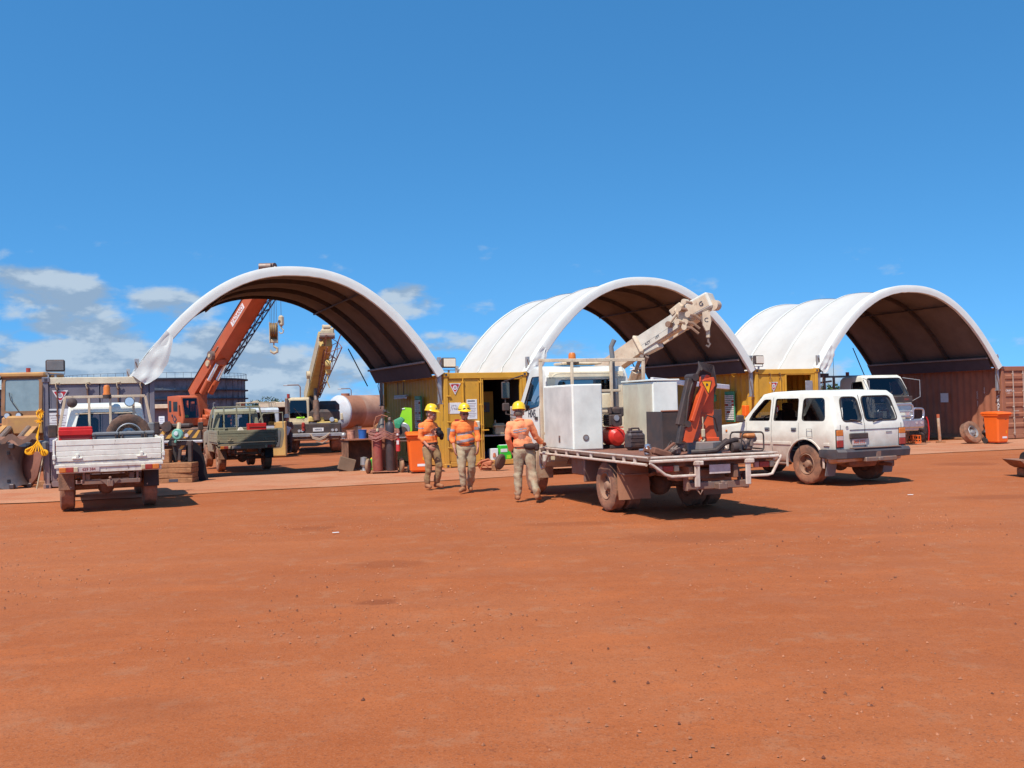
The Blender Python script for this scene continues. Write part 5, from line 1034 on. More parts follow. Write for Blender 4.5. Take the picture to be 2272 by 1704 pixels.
# carrier
b = MB(); b.box((.75, 2.0, .95), (2.5, 7.5, .40), .05); b.box((.75, -1.2, .88), (2.4, 1.2, .5), .06); b.box((-1.0, .2, 1.02), (1.1, 1.0, .24), .05, m=1); b.box((-1.25, 0, .80), (.7, .8, .14), .03); b.build('carrier_deck', [darkd, orangep], T)
b = MB(); b.box((.55, -1.85, .92), (1.9, .06, .34), .01, m=0)
def stripes(mb, x0, x1, z0, z1, y, n, m):
    w_ = (x1-x0)/n; h = z1-z0
    for k in range(n):
        a = x0+k*w_; mb.add([(a, y, z0), (a+w_*.48, y, z0), (min(x1, a+w_*.48+h*.8), y, z1), (min(x1, a+h*.8), y, z1)], [(0, 1, 2, 3)], m)
stripes(b, -.38, 1.48, .78, 1.06, -1.885, 6, 1); b.box((.55, -1.95, .66), (2.1, .2, .10), .02, m=2); b.box((.55, -1.86, .48), (1.9, .05, .24), .01, m=0); stripes(b, -.38, 1.48, .38, .58, -1.89, 7, 1); b.build('bumper', [dark, hazy, galv], T)
b = MB()
for x in (-.1, .12): b.cyl((x, -1.90, .88), (x, -1.93, .88), .07, n=14)
b.cyl((1.0, -1.90, .88), (1.0, -1.93, .88), .07, n=14); b.build('headlight', clearl, T)
b = MB(); b.bar((-.3, -1.8, .40), (.3, -1.8, .10), .12); b.bar((.3, -1.8, .40), (-.3, -1.8, .06), .12); b.build('outrigger', [darkd], T)
b = MB(); b.box((.9, -1.8, .2), (.4, .3, .2), .05); b.build('tow_hitch', [darkd], T)
b = MB(); b.box((.5, -1.6, 1.22), (1.2, .4, .16), .05); b.cyl((.3, -1.8, 1.2), (.3, -1.95, 1.2), .18, n=14); b.build('hose_reel', dark, T)
for x in (-.25, 1.75):
    for y in (-.9, .3, 3.6, 4.9):
        w_ = wheel(T, x, y, .50, .3, -1 if x < 0 else 1); w_.rotation_euler = (0, 0, PI/2)
settle(T, 1.3)
# hook blocks hanging from the orange boom head
HK = at(607, 738, 33.7); b = MB(); hookblock(b, (0, 0, 0), .30, .72)
for k in (-.11, -.06, 0, .05, .11): b.tube([(k, 0, .25), (k*.9, 0, (at(607, 640, 33.7)-HK).z+.45)], .008, 4, m=2)
b2 = MB(); b2.v = []; T2 = thing('hook_block', 'large crane hook block hanging on five ropes below the first shelter roof', 'hook', HK, 12, 'hanging crane hooks')
b.build('block', [tanp, mat('sheave_brown', (.22, .13, .05), .6, metal=.3), dark], T2); settle(T2, 1.3)
HK = at(624, 715, 33.6); b = MB(); b.box((0, 0, .05), (.17, .16, .36), .05); b.cyl((-.05, -.09, .02), (-.05, .0, .02), .05, n=10, m=2); b.cyl((0, 0, -.13), (0, 0, -.2), .03, n=8); b.tube([(0, 0, -.2), (.07, 0, -.27), (.05, 0, -.36), (-.03, 0, -.38), (-.08, 0, -.32)], .022, 7); b.tube([(0, 0, .2), (0, 0, (at(624, 640, 33.6)-HK).z+.45)], .008, 4, m=2)
T2 = thing('hook_block', 'small crane hook hanging on one rope beside the large hook block', 'hook', HK, 0, 'hanging crane hooks'); b.build('block', [tanp, tanp, dark], T2); settle(T2, 1.3)
# ---- yellow truck crane
YC = V((gnd(704, 1004).x, 38.2, 0)); T = thing('truck_crane', 'pale yellow truck crane with lattice fly jib, facing the camera below the first shelter', 'crane', YC, 11)
L3 = lambda px, py, D: Matrix.Rotation(R(-11), 3, 'Z') @ (at(px, py, D) - YC)
A0 = L3(689, 884, 40.2); A1 = L3(722, 752, 36.3); b = MB(); t, s, u = box_beam(b, A0, A1, .46, .62); b.build('boom', ycrane, T)
if s.x > 0: s = -s
b = MB(); b.bar(A0+s*.245, A1+s*.245, .02, .5, up=u); b.build('boom_side_plate', tanp, T)
e = L3(724, 740, 36.1); b = MB(); b.box(e, (.42, .4, .34), .07); b.cyl(e+V((-.25, -.2, -.1)), e+V((.3, -.2, -.1)), .11, n=12, m=1); b.box(e+V((-.1, 0, .22)), (.10, .2, .2), .03); b.cyl(e+V((-.1, -.1, .22)), e+V((.16, -.1, .22)), .09, n=12); b.box(e+V((.2, -.05, .05)), (.16, .3, .3), .04); b.box(e+V((-.2, -.1, -.2)), (.14, .2, .2), .04, m=1); b.build('boom_head', [tanp, steel], T)
b = MB(); p = A0.lerp(A1, .42)+s*.32; b.cyl(p-s*.1, p+s*.06, .15, n=14); b.build('cable_reel', tanp, T)
b = MB(); lattice(b, L3(706, 880, 39.0), L3(741, 757, 35.6), .10, .52, 9, .014); b.build('lattice_jib', mat('brown_jib_steel', (.22, .09, .07), .6, dust=.2), T)
b = MB(); p = L3(728, 815, 36.4); b.box(p, (.18, .2, .55), .05); b.cyl(p+V((-.1, -.1, .1)), p+V((.1, -.1, .1)), .16, n=12); b.tube([p+V((0, 0, -.2)), p+V((-.05, 0, -.5)), p+V((.04, 0, -.75))], .02, 5); b.tube([p+V((0, 0, .2)), L3(734, 770, 36.2)], .012, 5); b.build('jib_pulley', ycrane, T)
b = MB(); p0 = L3(703, 935, 38.4); p1 = A0.lerp(A1, .30)-u*.25; b.cyl(p0, p0.lerp(p1, .6), .13, n=12); b.cyl(p0.lerp(p1, .6), p1, .07, n=10, m=1); b.build('lift_cylinder', [darkd, steel], T)
# carrier front at local y 0 facing the camera
b = MB(); b.box((.0, 3.5, .95), (2.0, 7.0, .30), .04); b.box((-.0, .10, .93), (2.05, .24, .44), .04); b.box((-.93, .3, .65), (.2, .9, .5), .04); b.build('carrier_deck', dark, T)
b = MB(); b.bar((-1.02, -.02, .70), (1.05, -.02, .70), .10, .13); b.box((.0, .02, .56), (1.9, .08, .14), .03, m=1); b.build('bumper', [galv, darkd], T)
for x in (-.56, -.44, .70, .84):
    b = MB(); b.cyl((x, -.02, .87), (x, -.05, .87), .055, n=12); b.build('headlight', clearl, T)
nplate(T, 'H9002', (.16, -.04, .90), (1, 0, 0), .40, .14, ink=inkm, pm_=signw)
b = MB()
for k in range(3): b.tube([(-.15+.02*k, -.10, .74), (-.05, -.14, .62-.03*k), (.2, -.15, .55-.03*k), (.42, -.14, .64-.02*k), (.6, -.1, .76)], .028, 6)
b.tube([(.05, -.12, .45), (.3, -.14, .38), (.5, -.12, .5)], .02, 6); b.build('coiled_rope', mat('dusty_rope', (.42, .30, .22), .9), T)
b = MB(); b.box((-.40, -.02, 1.02), (.12, .10, .34), .03); b.cyl((-.40, -.05, 1.05), (-.40, -.1, 1.05), .03, n=8); b.build('extinguisher', redl, T)
for x in (-.86, .84):
    for y in (.75, 4.4, 5.6): w_ = wheel(T, x, y, .52, .42, 1 if x > 0 else -1, .5); w_.rotation_euler = (0, 0, PI/2); w_.scale = (1, 1, 1)
b = MB(); b.prism([(-1.05, 1.2), (-.2, 1.2), (-.2, .95), (-1.05, .95)], -.0, 1.2, 'y'); b.build('wing', tanp, T)
cp = [(-1.3, 1.05), (-1.32, 2.12), (-.18, 2.16), (-.05, 2.08), (.03, 1.30), (.02, 1.05)]
o = shell(T, 'cab', [tanp, seatm], cp, .42, [(-1.22, 1.12), (-1.24, 2.06), (-.2, 2.1), (-.1, 2.0), (-.04, 1.3), (-.04, 1.12)], .37, [rpoly([(-.95, 1.4), (-.95, 2.0), (-.3, 2.0), (-.2, 1.4)], .04)], [(rpoly([(-.33, 1.36), (-.31, 2.04), (.31, 2.04), (.33, 1.36)], .04), -.3, .3)], [], None, .05)
Mc = Matrix.Translation((-.58, .35, 0)) @ Matrix.Rotation(-PI/2, 4, 'Z'); o.matrix_local = Mc
b = MB(); b.quad(*[(-.04+(2.08-z)*.10+.0, y, z) for y, z in rpoly([(-.33, 1.36), (-.31, 2.04), (.31, 2.04), (.33, 1.36)], .04)]); b.xf(Mc); b.build('windscreen', glassd, T, 180)
b = MB(); b.box((-.58, .7, 1.45), (.4, .3, .4), .08); b.build('seat', seatm, T); b = MB(); b.box((-.5, .35, 1.37), (.34, .1, .08), .03); b.build('dashboard', limep, T)
b = MB(); b.tube([(-.75, .27, 1.75), (-.5, .27, 1.45), (-.42, .26, 1.38)], .01, 5); b.build('wiper', dark, T)
b = MB(); b.box((-1.02, .5, 1.62), (.12, .5, 1.05), .03); b.build('cab_side_step', steel, T); b = MB(); b.cyl((-.95, .5, 2.15), (-.95, .5, 2.3), .06, n=8); b.build('beacon', redl, T)
b = MB(); b.box((.42, .9, 1.42), (1.15, 1.3, .50), .1); b.box((.55, 1.5, 1.75), (.9, 1.3, .5), .15); b.box((.10, .35, 1.30), (.62, .2, .22), .04, m=1); b.box((.5, .2, 1.15), (.8, .2, .1), .03, m=1); b.box((.78, .12, 1.22), (.3, .1, .14), .03, m=1); b.box((-.12, 1.6, 1.7), (.2, 1.0, 1.0), .05, m=2); b.build('engine_cover', [dark, ycrane, dark], T)
b = MB(); b.cyl((.68, .1, 1.28), (.68, .04, 1.28), .09, n=12); b.build('work_light', clearl, T)
settle(T, 1.3)
# ---- cream yard crane behind the flatbed truck
QC = V((gnd(1440, 1040).x, 24.0, 0)); T = thing('yard_crane', 'cream yard crane behind the flatbed truck, boom raised to the right', 'crane', QC, 0)
L3 = lambda px, py, D: at(px, py, D) - QC
A0 = L3(1322, 836, 24.6); A1 = L3(1422, 766, 23.8); A2 = L3(1518, 704, 23.0); A3 = L3(1540, 689, 22.8); b = MB(); t, s, u = box_beam(b, A0, A1, .36, .40)
if s.y > 0: s = -s
b.bar(A1-t*.05, A1+t*.08, .46, .50, up=u); b.bar(A1-t*.5-s*0+u*.22, A1+u*.22, .1, .05); o = b.build('boom', cream, T)
b = MB(); box_beam(b, A1, A2, .32, .36); b.bar(A1-u*.20-s*0, A1.lerp(A2, .35)-u*.24, .26, .16, up=u); link('boom_section', b.mesh('boom_section', mat('pale_cream_paint', (.62, .58, .48), .5, dust=.15, sc=3)), o)
b = MB(); b.tube([A1+s*.161-u*.06, A2+s*.161-u*.06], .003, 4); b.bar(A1.lerp(A2, .25)-u*.19, A2-u*.19, .24, .05, m=1, up=u); b.bar(A1.lerp(A2, .45)-u*.30+s*.1, A2-u*.30+s*.1, .05, .05, m=1, up=u); link('slide', b.mesh('slide', [inkm, cream]), o)
b = MB(); c = A2.lerp(A3, .1); b.bar(c-t*.12, c+t*.30, .42, .50, up=u); b.bar(c-t*.22+u*.22, c+t*.12+u*.24, .34, .16, up=u)
for k, (a_, q) in enumerate(((-.1, -.1), (.08, -.22), (.22, -.1), (.1, .14), (.28, .2), (.0, -.3))): b.cyl(c+t*a_+u*q+s*.18, c+t*a_+u*q+s*.34, .07, n=10); b.tube([c+t*a_+u*q+s*.3, c+t*(a_+.15)+u*(q-.12)+s*.33, c+t*(a_+.2)+u*(q-.3)+s*.25], .03, 6, m=1)
b.cyl(c-t*.35+s*.2, c-t*.05+s*.22+u*.1, .03, n=8); b.cyl(c-t*.35+s*.16, c-t*.35+s*.28, .07, n=10, m=1); b.build('boom_collar', [cream, rimm], T)
TP = L3(1563, 674, 22.5); b = MB(); tt = V((t.x, t.y, t.z*.75)).normalized(); b.bar(TP-tt*.42, TP+tt*.22, .34, .38, up=u); o2 = b.build('boom_tip', mat('pale_cream_paint', (.62, .58, .48)), T); b = MB(); b.bar(TP-tt*.36+s*.172, TP+tt*.16+s*.172, .01, .26, up=u); b.cyl(TP+tt*.2-u*.15+s*.1, TP+tt*.2-u*.15-s*.1, .12, n=12, m=0); link('side_frame', b.mesh('side_frame', cream), o2)
zz = s; Mx = Matrix((tt, zz.cross(tt), zz)).transposed(); text('G', .15, inkm, o2, TP+s*.186-u*.02, Mx); text('10T', .085, inkm, T, A1.lerp(A2, .42)+s*.168-u*.10, Mx); text('ACT', .085, inkm, T, A1.lerp(A2, .20)+s*.168-u*.10, Mx)
b = MB(); p1 = L3(1430, 790, 23.5); p0 = L3(1400, 862, 24.4)
for k in (-.13, .13): b.cyl(p0+s*k, p0.lerp(p1, .55)+s*k, .09, n=12); b.cyl(p0.lerp(p1, .55)+s*k, p1+s*k, .05, n=10, m=1)
b.build('lift_cylinder', [cream, steel], T)
HP = L3(1567, 709, 22.4); b = MB(); b.prism([(-.10, .16), (.06, .22), (.09, -.05), (.05, -.24), (-.03, -.26), (-.10, -.12)], -.10, -.05, 'y'); b.prism([(-.08, .16), (.08, .22), (.13, -.05), (.07, -.24), (-.01, -.26), (-.08, -.12)], .05, .10, 'y'); b.cyl((-.0, -.05, 0), (.0, .05, 0), .13, n=14, m=1); b.box((.03, 0, -.32), (.08, .1, .2), .02); b.tube([(.03, 0, -.4), (.03, 0, -.5), (.07, 0, -.56), (.03, 0, -.62), (-.02, 0, -.58)], .025, 7, m=1); b.v = [tuple(V(q)+HP) for q in b.v]; o = b.build('hook', [cream, steel], T)
text('C', .14, inkm, o, HP+V((-.02, -.104, -.02)), faceM((1, 0, 0), (0, 0, 1)))
b = MB(); b.box((-.45, .3, 1.05), (2.6, 2.0, .5), .08); b.box((-.9, .35, 1.6), (.9, .8, .7), .1); b.build('chassis', cream, T)
b = MB(); q0 = L3(1386, 842, 23.6); b.tube([q0+V((0, 0, -.9)), q0, q0+V((-.06, 0, .2)), q0+V((-.14, 0, .26))], .085, 10); b.build('engine_intake', whitep, T)
b = MB(); a = L3(1446, 843, 23.0); c = L3(1616, 859, 26.0); b.bar(a, c, .08, .12); b.bar(a.lerp(c, .3), (a.x-.1, a.y+.9, 1.2), .06); b.bar(L3(1398, 815, 23.8), L3(1430, 818, 23.6), .03); b.bar(L3(1398, 822, 23.8), L3(1430, 812, 23.6), .025); b.build('outrigger_rail', signw, T)
for x in (-1.3, .4):
    for y in (-.35, 1.1): wheel(T, x, y, .45, .3, -1 if y < 0 else 1)
# ---- wheel loader at the left edge
LO = V((at(40, 900, 27).x, 27.2, 0)); T = thing('wheel_loader', 'dusty yellow wheel loader at the left edge beside the grey container', 'loader', LO, 4)
cp = [(-.65, 1.85), (-.66, 2.78), (.66, 2.78), (.72, 1.85), (.72, 1.72), (-.65, 1.72)]
o = shell(T, 'cab', [mat('brown_cab_paint', (.20, .11, .05), .6, dust=.45, sc=3), seatm], cp, .56, [(-.58, 1.8), (-.58, 2.7), (.58, 2.7), (.64, 1.8)], .50, [rpoly([(-.5, 1.9), (-.5, 2.68), (.5, 2.68), (.55, 1.9)], .05)], [(rpoly([(-.45, 1.84), (-.45, 2.70), (.45, 2.70), (.45, 1.84)], .06), -1.2, 1.2)], [], None, .04)
Mc = Matrix.Translation((0, .72, 0)) @ Matrix.Rotation(-PI/2, 4, 'Z'); o.matrix_local = Mc
b = MB(); b.quad(*[(.70-(z-1.85)*.06, y, z) for y, z in rpoly([(-.45, 1.84), (-.45, 2.70), (.45, 2.70), (.45, 1.84)], .06)]); b.xf(Mc); b.build('windscreen', mat('reflection_grey_glass', (.22, .27, .27), .15, spec=.8), T, 180)  # windscreen is opaque pale grey, a reflection painted into its colour
b = MB(); b.quad(*[(x, .55, z) for x, z in rpoly([(-.5, 1.9), (-.5, 2.68), (.5, 2.68), (.55, 1.9)], .05)]); b.xf(Mc); b.build('side_window', glassd, T, 180)
b = MB(); b.box((0, 0, 2.83), (1.44, 1.24, .14), .04); b.xf(Mc); b.build('roof', loaderp, T)
b = MB(); b.cyl((-.05, .6, 2.9), (-.05, .6, 3.04), .06, n=10); b.build('beacon', redl, T)
for p in ((.60, .18, 2.80), (-.62, .0, 2.78), (-.35, -.1, 1.72), (-.05, -.1, 1.72)):
    b = MB(); b.cyl(p, V(p)+V((0, .1, 0)), .085, n=12, m=1); b.cyl(V(p)+V((0, -.01, 0)), p, .07, n=12); b.build('work_light', [clearl, dark], T)
b = MB(); b.tube([(-.32, -.02, 2.35), (-.28, -.03, 2.15), (-.08, -.02, 1.85)], .012, 5); b.build('wiper', dark, T)
b = MB(); b.box((.1, .5, 1.35), (1.25, 1.2, .74), .08); b.box((.15, -.1, 1.45), (1.0, .2, .52), .05); b.box((-.55, .2, 1.1), (.3, .8, .6), .06); b.box((.1, .6, .8), (1.0, 1.2, .5), .06); b.build('front_frame', loaderp, T)
b = MB(); b.box((0, 2.6, 1.3), (1.3, 2.6, .9), .1); b.build('engine_hood', loaderp, T)
for s in (-1, 1):
    b = MB(); b.prism([(.2, 1.35), (.1, 1.55), (-.7, 1.2), (-1.15, .75), (-1.1, .6), (-.6, .95)], s*.42-.07, s*.42+.07, 'x'); b.build('lift_arm', loaderp, T)
    b = MB(); b.cyl((s*.25, .1, 1.5), (s*.25, -.8, 1.1), .08, n=10); b.cyl((s*.25, -.3, 1.3), (s*.25, -1.1, .98), .05, n=10); b.build('tilt_cylinder', steel, T)
    for y in (.6, 3.2): w_ = wheel(T, s*.85, y, .62, .45, s, .5); w_.rotation_euler = (0, 0, PI/2)
b = MB(); rows_ = []
for k in range(10):
    a = R(-100+k*20); rows_.append([(x, -1.75-.62*math.cos(a), .62+.58*math.sin(a)) for x in (-1.2, -.6, 0, .6, 1.05)])
b.grid(rows_); b.grid([[(q[0], q[1]+.04, q[2]) for q in r_] for r_ in rows_])
pl = [(-1.75-.64*math.cos(R(-100+k*20)), .62+.60*math.sin(R(-100+k*20))) for k in range(10)]
b.prism(pl, 1.03, 1.08, 'x'); b.prism(pl, -1.22, -1.18, 'x'); b.build('bucket', mat('red_brown_bucket', (.16, .07, .045), .7, dust=.3, low=.1, sc=4), T)
# ================================================================ people
def remesh(mb, vox, sm=2, fn=None, mats=None, name='m'):
    me = mb.mesh('tmp', skin, 180); o = bpy.data.objects.new('tmp', me); C.objects.link(o)
    r = o.modifiers.new('r', 'REMESH'); r.mode = 'VOXEL'; r.voxel_size = vox; r.use_smooth_shade = True
    if sm: q = o.modifiers.new('s', 'SMOOTH'); q.iterations = sm; q.factor = .5
    bpy.context.view_layer.update(); out = bpy.data.meshes.new_from_object(o.evaluated_get(bpy.context.evaluated_depsgraph_get())); bpy.data.objects.remove(o)
    out.name = name; out.materials.clear(); out.materials.append(mats)
    if fn:
        ns = [v.normal.copy() for v in out.vertices]
        for v, n in zip(out.vertices, ns): v.co += n*fn(v.co)
    for p in out.polygons: p.use_smooth = True
    return out
def limb(mb, pts, rs, n=12):
    pts = [V(p) for p in pts]; mb.tube(pts, list(rs), n)
    for p, r in zip(pts, rs): mb.ball(p, r*.99, 12)
def ell(mb, c, r, M=None):
    k = len(mb.v); mb.ball((0, 0, 0), 1, 16); M = M or Matrix.Identity(3)
    for i in range(k, len(mb.v)): q = V(mb.v[i]); mb.v[i] = tuple(V(c)+M @ V((q.x*r[0], q.y*r[1], q.z*r[2])))
def hand(mb, wrist, d, palm, curl=.35, thumb_side=1, sc=1.0):
    d = V(d).normalized(); pn = V(palm); pn = (pn-d*pn.dot(d)).normalized(); w_ = d.cross(pn)*thumb_side   # w_ points to the thumb
    W_ = V(wrist); pc = W_+d*.05*sc
    M = Matrix((w_, pn, d)).transposed(); ell(mb, pc, (.040*sc, .017*sc, .052*sc), M)
    for k, (off, L_) in enumerate(((.030, .072), (.010, .080), (-.010, .074), (-.029, .058))):
        p = W_+d*.088*sc+w_*off*sc; pts = [p-d*.02, p]; dd = d
        for j in range(3):
            dd = (dd*math.cos(curl*(.7+.3*j))+pn*math.sin(curl*(.7+.3*j))).normalized(); pts.append(pts[-1]+dd*L_*sc*(.42, .32, .26)[j])
        limb(mb, pts, [.0095*sc, .0095*sc, .009*sc, .0085*sc, .0072*sc], 8)
    p = W_+d*.025*sc+w_*.03*sc; a = (d*.6+w_*.75+pn*.25).normalized(); q = p+a*.042*sc; a2 = (d*.9+w_*.25+pn*.4*curl).normalized(); limb(mb, [p, q, q+a2*.03*sc, q+a2*.05*sc], [.013*sc, .0115*sc, .010*sc, .008*sc], 8)
def person(label, loc, J, look, belly=0, shirt=hivis, hatback=0, bands=(), sleeve_mat=None, trousers=khaki, scale=1, beardy=False, glasses=False, helmet=helm, hair_mat=hair, seed=1, hatextra=None):
    T = thing('person', label, 'person', loc, 0); T.scale = (scale,)*3; HS = 1.07
    J = {k: V(v) for k, v in J.items()}; look = V(look).normalized()
    H = J['head']; up = (H-J['neck']).normalized(); up = (up+V((0, 0, 1.6))).normalized(); fwd = (look-up*look.dot(up)).normalized(); rt = fwd.cross(up)
    Mh = Matrix((rt, fwd, up)).transposed()          # head frame: x right, y forward, z up
    hp = lambda x, y, z: H+Mh @ V((x*HS, y*HS, z*HS))
    b = MB()
    ell(b, hp(0, -.01, .02), (.079, .100, .104), Mh); ell(b, hp(0, .022, -.055), (.058, .070, .066), Mh)       # skull, jaw
    ell(b, hp(0, .068, -.098), (.022, .020, .018), Mh); limb(b, [hp(0, .086, .005), hp(0, .104, -.028), hp(0, .094, -.038)], [.009, .014, .011], 8)   # chin, nose
    ell(b, hp(0, .078, .022), (.052, .014, .012), Mh)
    for s in (-1, 1): ell(b, hp(s*.078, -.008, -.008), (.010, .020, .032), Mh); ell(b, hp(s*.038, .066, -.032), (.022, .018, .02), Mh)
    ell(b, hp(0, .084, -.060), (.024, .010, .007), Mh); ell(b, hp(0, .083, -.072), (.020, .010, .008), Mh)
    limb(b, [J['neck']-V((0, 0, .04)), J['neck'], hp(0, -.015, -.06)], [.062, .058, .055]); limb(b, [J['chest'], J['neck']-V((0, 0, .05))], [.10, .07])
    ch, pv = J['chest'], J['pelvis']; sh = (J['shR']-J['shL']).normalized(); tf_ = V((0, 0, 1)).cross(sh)
    Mt = Matrix((sh, -tf_ if 0 else V((-sh.y, sh.x, 0)).normalized(), V((0, 0, 1)))).transposed()
    ell(b, ch, (.145, .095, .17), Mt); ell(b, pv, (.14, .095, .12), Mt); limb(b, [ch, pv], [.11, .11])
    for s in 'LR':
        limb(b, [J['sh'+s]-V((0, 0, .04)), J['el'+s], J['wr'+s]], [.045, .036, .026]); limb(b, [J['hip'+s], J['kn'+s], J['an'+s]], [.075, .052, .036]); limb(b, [J['an'+s], J['toe'+s]], [.035, .025])
        d, pl, cu, ts = J['hd'+s], J['pm'+s], J['cu'+s].x, J['cu'+s].y; hand(b, J['wr'+s], d, pl, cu, ts)
    bo = link('body', remesh(b, .0065, 1, None, skin, 'body'), T)
    # eyes
    for s in (-1, 1):
        e = MB(); e.ball(tuple(hp(s*.030, .074, -.002)), .0125, 10); ey = link('eye', e.mesh('eye', signw), T)
        e = MB(); e.ball(tuple(hp(s*.030, .0835, -.002)), .0055, 8); link('pupil', e.mesh('pupil', inkm), ey)
    # clothes
    wr_ = lambda a, f: (lambda c: a*noise.noise(V((c.x*f+seed, c.y*f, c.z*f*.55)))+a*.6*noise.noise(V((c.x*f*.8+c.z*f*.8, c.y*f, c.z*f*1.1-seed))))
    s_ = MB(); lw = V((0, 0, -1))
    ell(s_, ch+V((0, 0, .02)), (.172, .120+belly*.3, .17), Mt); ell(s_, ch.lerp(pv, .62)+tf_*0, (.165+belly*.2, .125+belly, .17), Mt); limb(s_, [ch+V((0, 0, .08)), J['neck']-V((0, 0, .035))], [.125, .070])
    for s in 'LR': limb(s_, [J['neck']-V((0, 0, .06)), J['sh'+s]+V((0, 0, -.03))], [.068, .062]); limb(s_, [ch+V((0, 0, .04)), J['sh'+s]+V((0, 0, -.04))], [.09, .066])
    ell(s_, pv+V((0, 0, .075)), (.168+belly*.1, .13+belly*.6, .085), Mt)
    lowr = {}
    for s in 'LR':
        cf = J['el'+s].lerp(J['wr'+s], J['cuff'].x if s == 'L' else J['cuff'].y); limb(s_, [J['sh'+s]+V((0, 0, -.03)), J['sh'+s].lerp(J['el'+s], .5), J['el'+s], cf], [.064, .062, .055, .052])
    sm_ = remesh(s_, .011, 2, wr_(.013, 11), shirt, 'shirt'); so_ = link('shirt', sm_, T)
    c_ = MB(); nb = J['neck']; c_.tube([tuple(nb+Mt @ V((.075*math.cos(a), .07*math.sin(a), -.015+.02*math.sin(a+PI)))) for a in [i*PI/7 for i in range(14)]], .018, 8, True); link('collar', c_.mesh('collar', shirt), so_)
    for k, fn in enumerate(bands):                     # reflective tape: strips of the shirt lifted 3 mm
        bm_2 = bmesh.new(); bm_2.from_mesh(sm_); dl = [f for f in bm_2.faces if not fn(f.calc_center_median())]; bmesh.ops.delete(bm_2, geom=dl, context='FACES')
        for v in bm_2.verts: v.co += v.normal*.004
        if bm_2.faces:
            me = bpy.data.meshes.new('reflective_band'); bm_2.to_mesh(me); me.materials.clear(); me.materials.append(refl); link('reflective_band', me, so_)
        bm_2.free()
    p_ = MB(); ell(p_, pv+V((0, 0, -.02)), (.165, .12+belly*.3, .12), Mt)
    for s in 'LR': limb(p_, [J['hip'+s], J['hip'+s].lerp(J['kn'+s], .5), J['kn'+s], J['kn'+s].lerp(J['an'+s], .5), J['an'+s]+(J['kn'+s]-J['an'+s])*.12], [.105, .094, .076, .070, .064])
    link('trousers', remesh(p_, .012, 2, lambda c: wr_(.015, 11)(c)*(1.35 if c.z < .5 else .7), trousers, 'trousers'), T)
    b_ = MB(); b_.ring([tuple(pv+V((0, 0, .055))+Mt @ V(((.158+belly*.1)*math.cos(a), (.118+belly*.55)*math.sin(a), 0))) for a in [i*PI/12 for i in range(24)]], .018, 8, True, 0); link('belt', b_.mesh('belt', dark), T)
    for s in 'LR':
        a_, t_ = J['an'+s], J['toe'+s]; q = MB(); dd = (t_-a_); dd.z = 0; dd.normalize(); limb(q, [a_+V((0, 0, .07)), a_+V((0, 0, -.01)), a_-dd*.03+V((0, 0, -.035))], [.054, .050, .045]); limb(q, [a_+V((0, 0, -.03)), a_.lerp(t_, .5)+V((0, 0, -.005)), t_+V((0, 0, .008))], [.046, .045, .04])
        mb_ = remesh(q, .009, 1, None, boots, 'boot')
        for v in mb_.vertices: v.co.z = max(v.co.z, min(a_.z, t_.z)-.075 if (a_.z > .16) else .0)
        bt = link('boot', mb_, T)
    # hair and helmet
    q = MB(); ell(q, hp(0, -.026, .008), (.078, .088, .090), Mh); hm = remesh(q, .012, 1, lambda c: .006*noise.noise(c*60), hair_mat, 'hair'); bm_2 = bmesh.new(); bm_2.from_mesh(hm)
    bmesh.ops.delete(bm_2, geom=[f for f in bm_2.faces if (lambda l: l.y > .015-(.03 if l.z < -.01 else 0) or l.z < -.055)(Mh.transposed() @ (f.calc_center_median()-H))], context='FACES'); bm_2.to_mesh(hm); bm_2.free(); link('hair', hm, T)
    if beardy:
        q = MB(); ell(q, hp(0, .030, -.088), (.055, .060, .040), Mh); ell(q, hp(0, .088, -.054), (.026, .010, .007), Mh); link('beard', remesh(q, .008, 1, lambda c: .004*noise.noise(c*90), beard, 'beard'), T)
    if glasses:
        q = MB()
        for s in (-1, 1): ell(q, hp(s*.032, .094, .002), (.027, .008, .018), Mh); q.tube([hp(s*.055, .09, .006), hp(s*.078, .02, .006), hp(s*.08, -.01, .0)], .004, 5)
        q.tube([hp(-.01, .1, .006), hp(.01, .1, .006)], .004, 5); link('sunglasses', q.mesh('sunglasses', dark), T)
    q = MB(); pr = [(.001, .135), (.04, .132), (.075, .112), (.098, .075), (.108, .03), (.110, .0), (.118, -.004), (.112, -.010), (.10, -.006)]
    n = 28; rows_ = []
    for r, z in pr:
        rw_ = []
        for j in range(n):
            a = 2*PI*j/n; fx, fy = math.cos(a), math.sin(a); ey = 1.14; br = 0
            if z <= .0: br = .045*max(0, fy)**1.5+.006
            rw_.append(tuple(hp(fx*(r+br*.4), fy*(r*ey+br)-.005, .070+z*.95-(.012*max(0, fy)**2 if z <= 0 else 0)+(.004*math.cos(8*a) if 0 < z < .1 else 0)+.006*(abs(fx) < .25)*(z > .02))))
        rows_.append(rw_)
    q.grid(rows_, closed=True); ho = link('helmet', q.mesh('helmet', helmet, 50), T)
    if hatextra:
        q = MB()
        if hatextra == 'goggles':
            for s in (-1, 1): ell(q, hp(s*.034, .112, .10), (.032, .016, .022), Mh)
            q.tube([hp(.11*math.cos(a), .122*math.sin(a), .088) for a in [i*PI/9 for i in range(18)]], .008, 5, True)
        else: ell(q, hp(.02, .095, .115), (.032, .022, .03), Mh); q.tube([hp(.111*math.cos(a), .125*math.sin(a), .07) for a in [i*PI/9 for i in range(18)]], .006, 5, True)
        link('goggles' if hatextra == 'goggles' else 'cap_lamp', q.mesh('goggles', dark if hatextra == 'goggles' else steel), ho)
    return T
def band_z(z0, z1, xr=None, slope=0): return lambda c: z0+slope*c.x < c.z < z1+slope*c.x and (xr is None or xr[0] < c.x < xr[1])
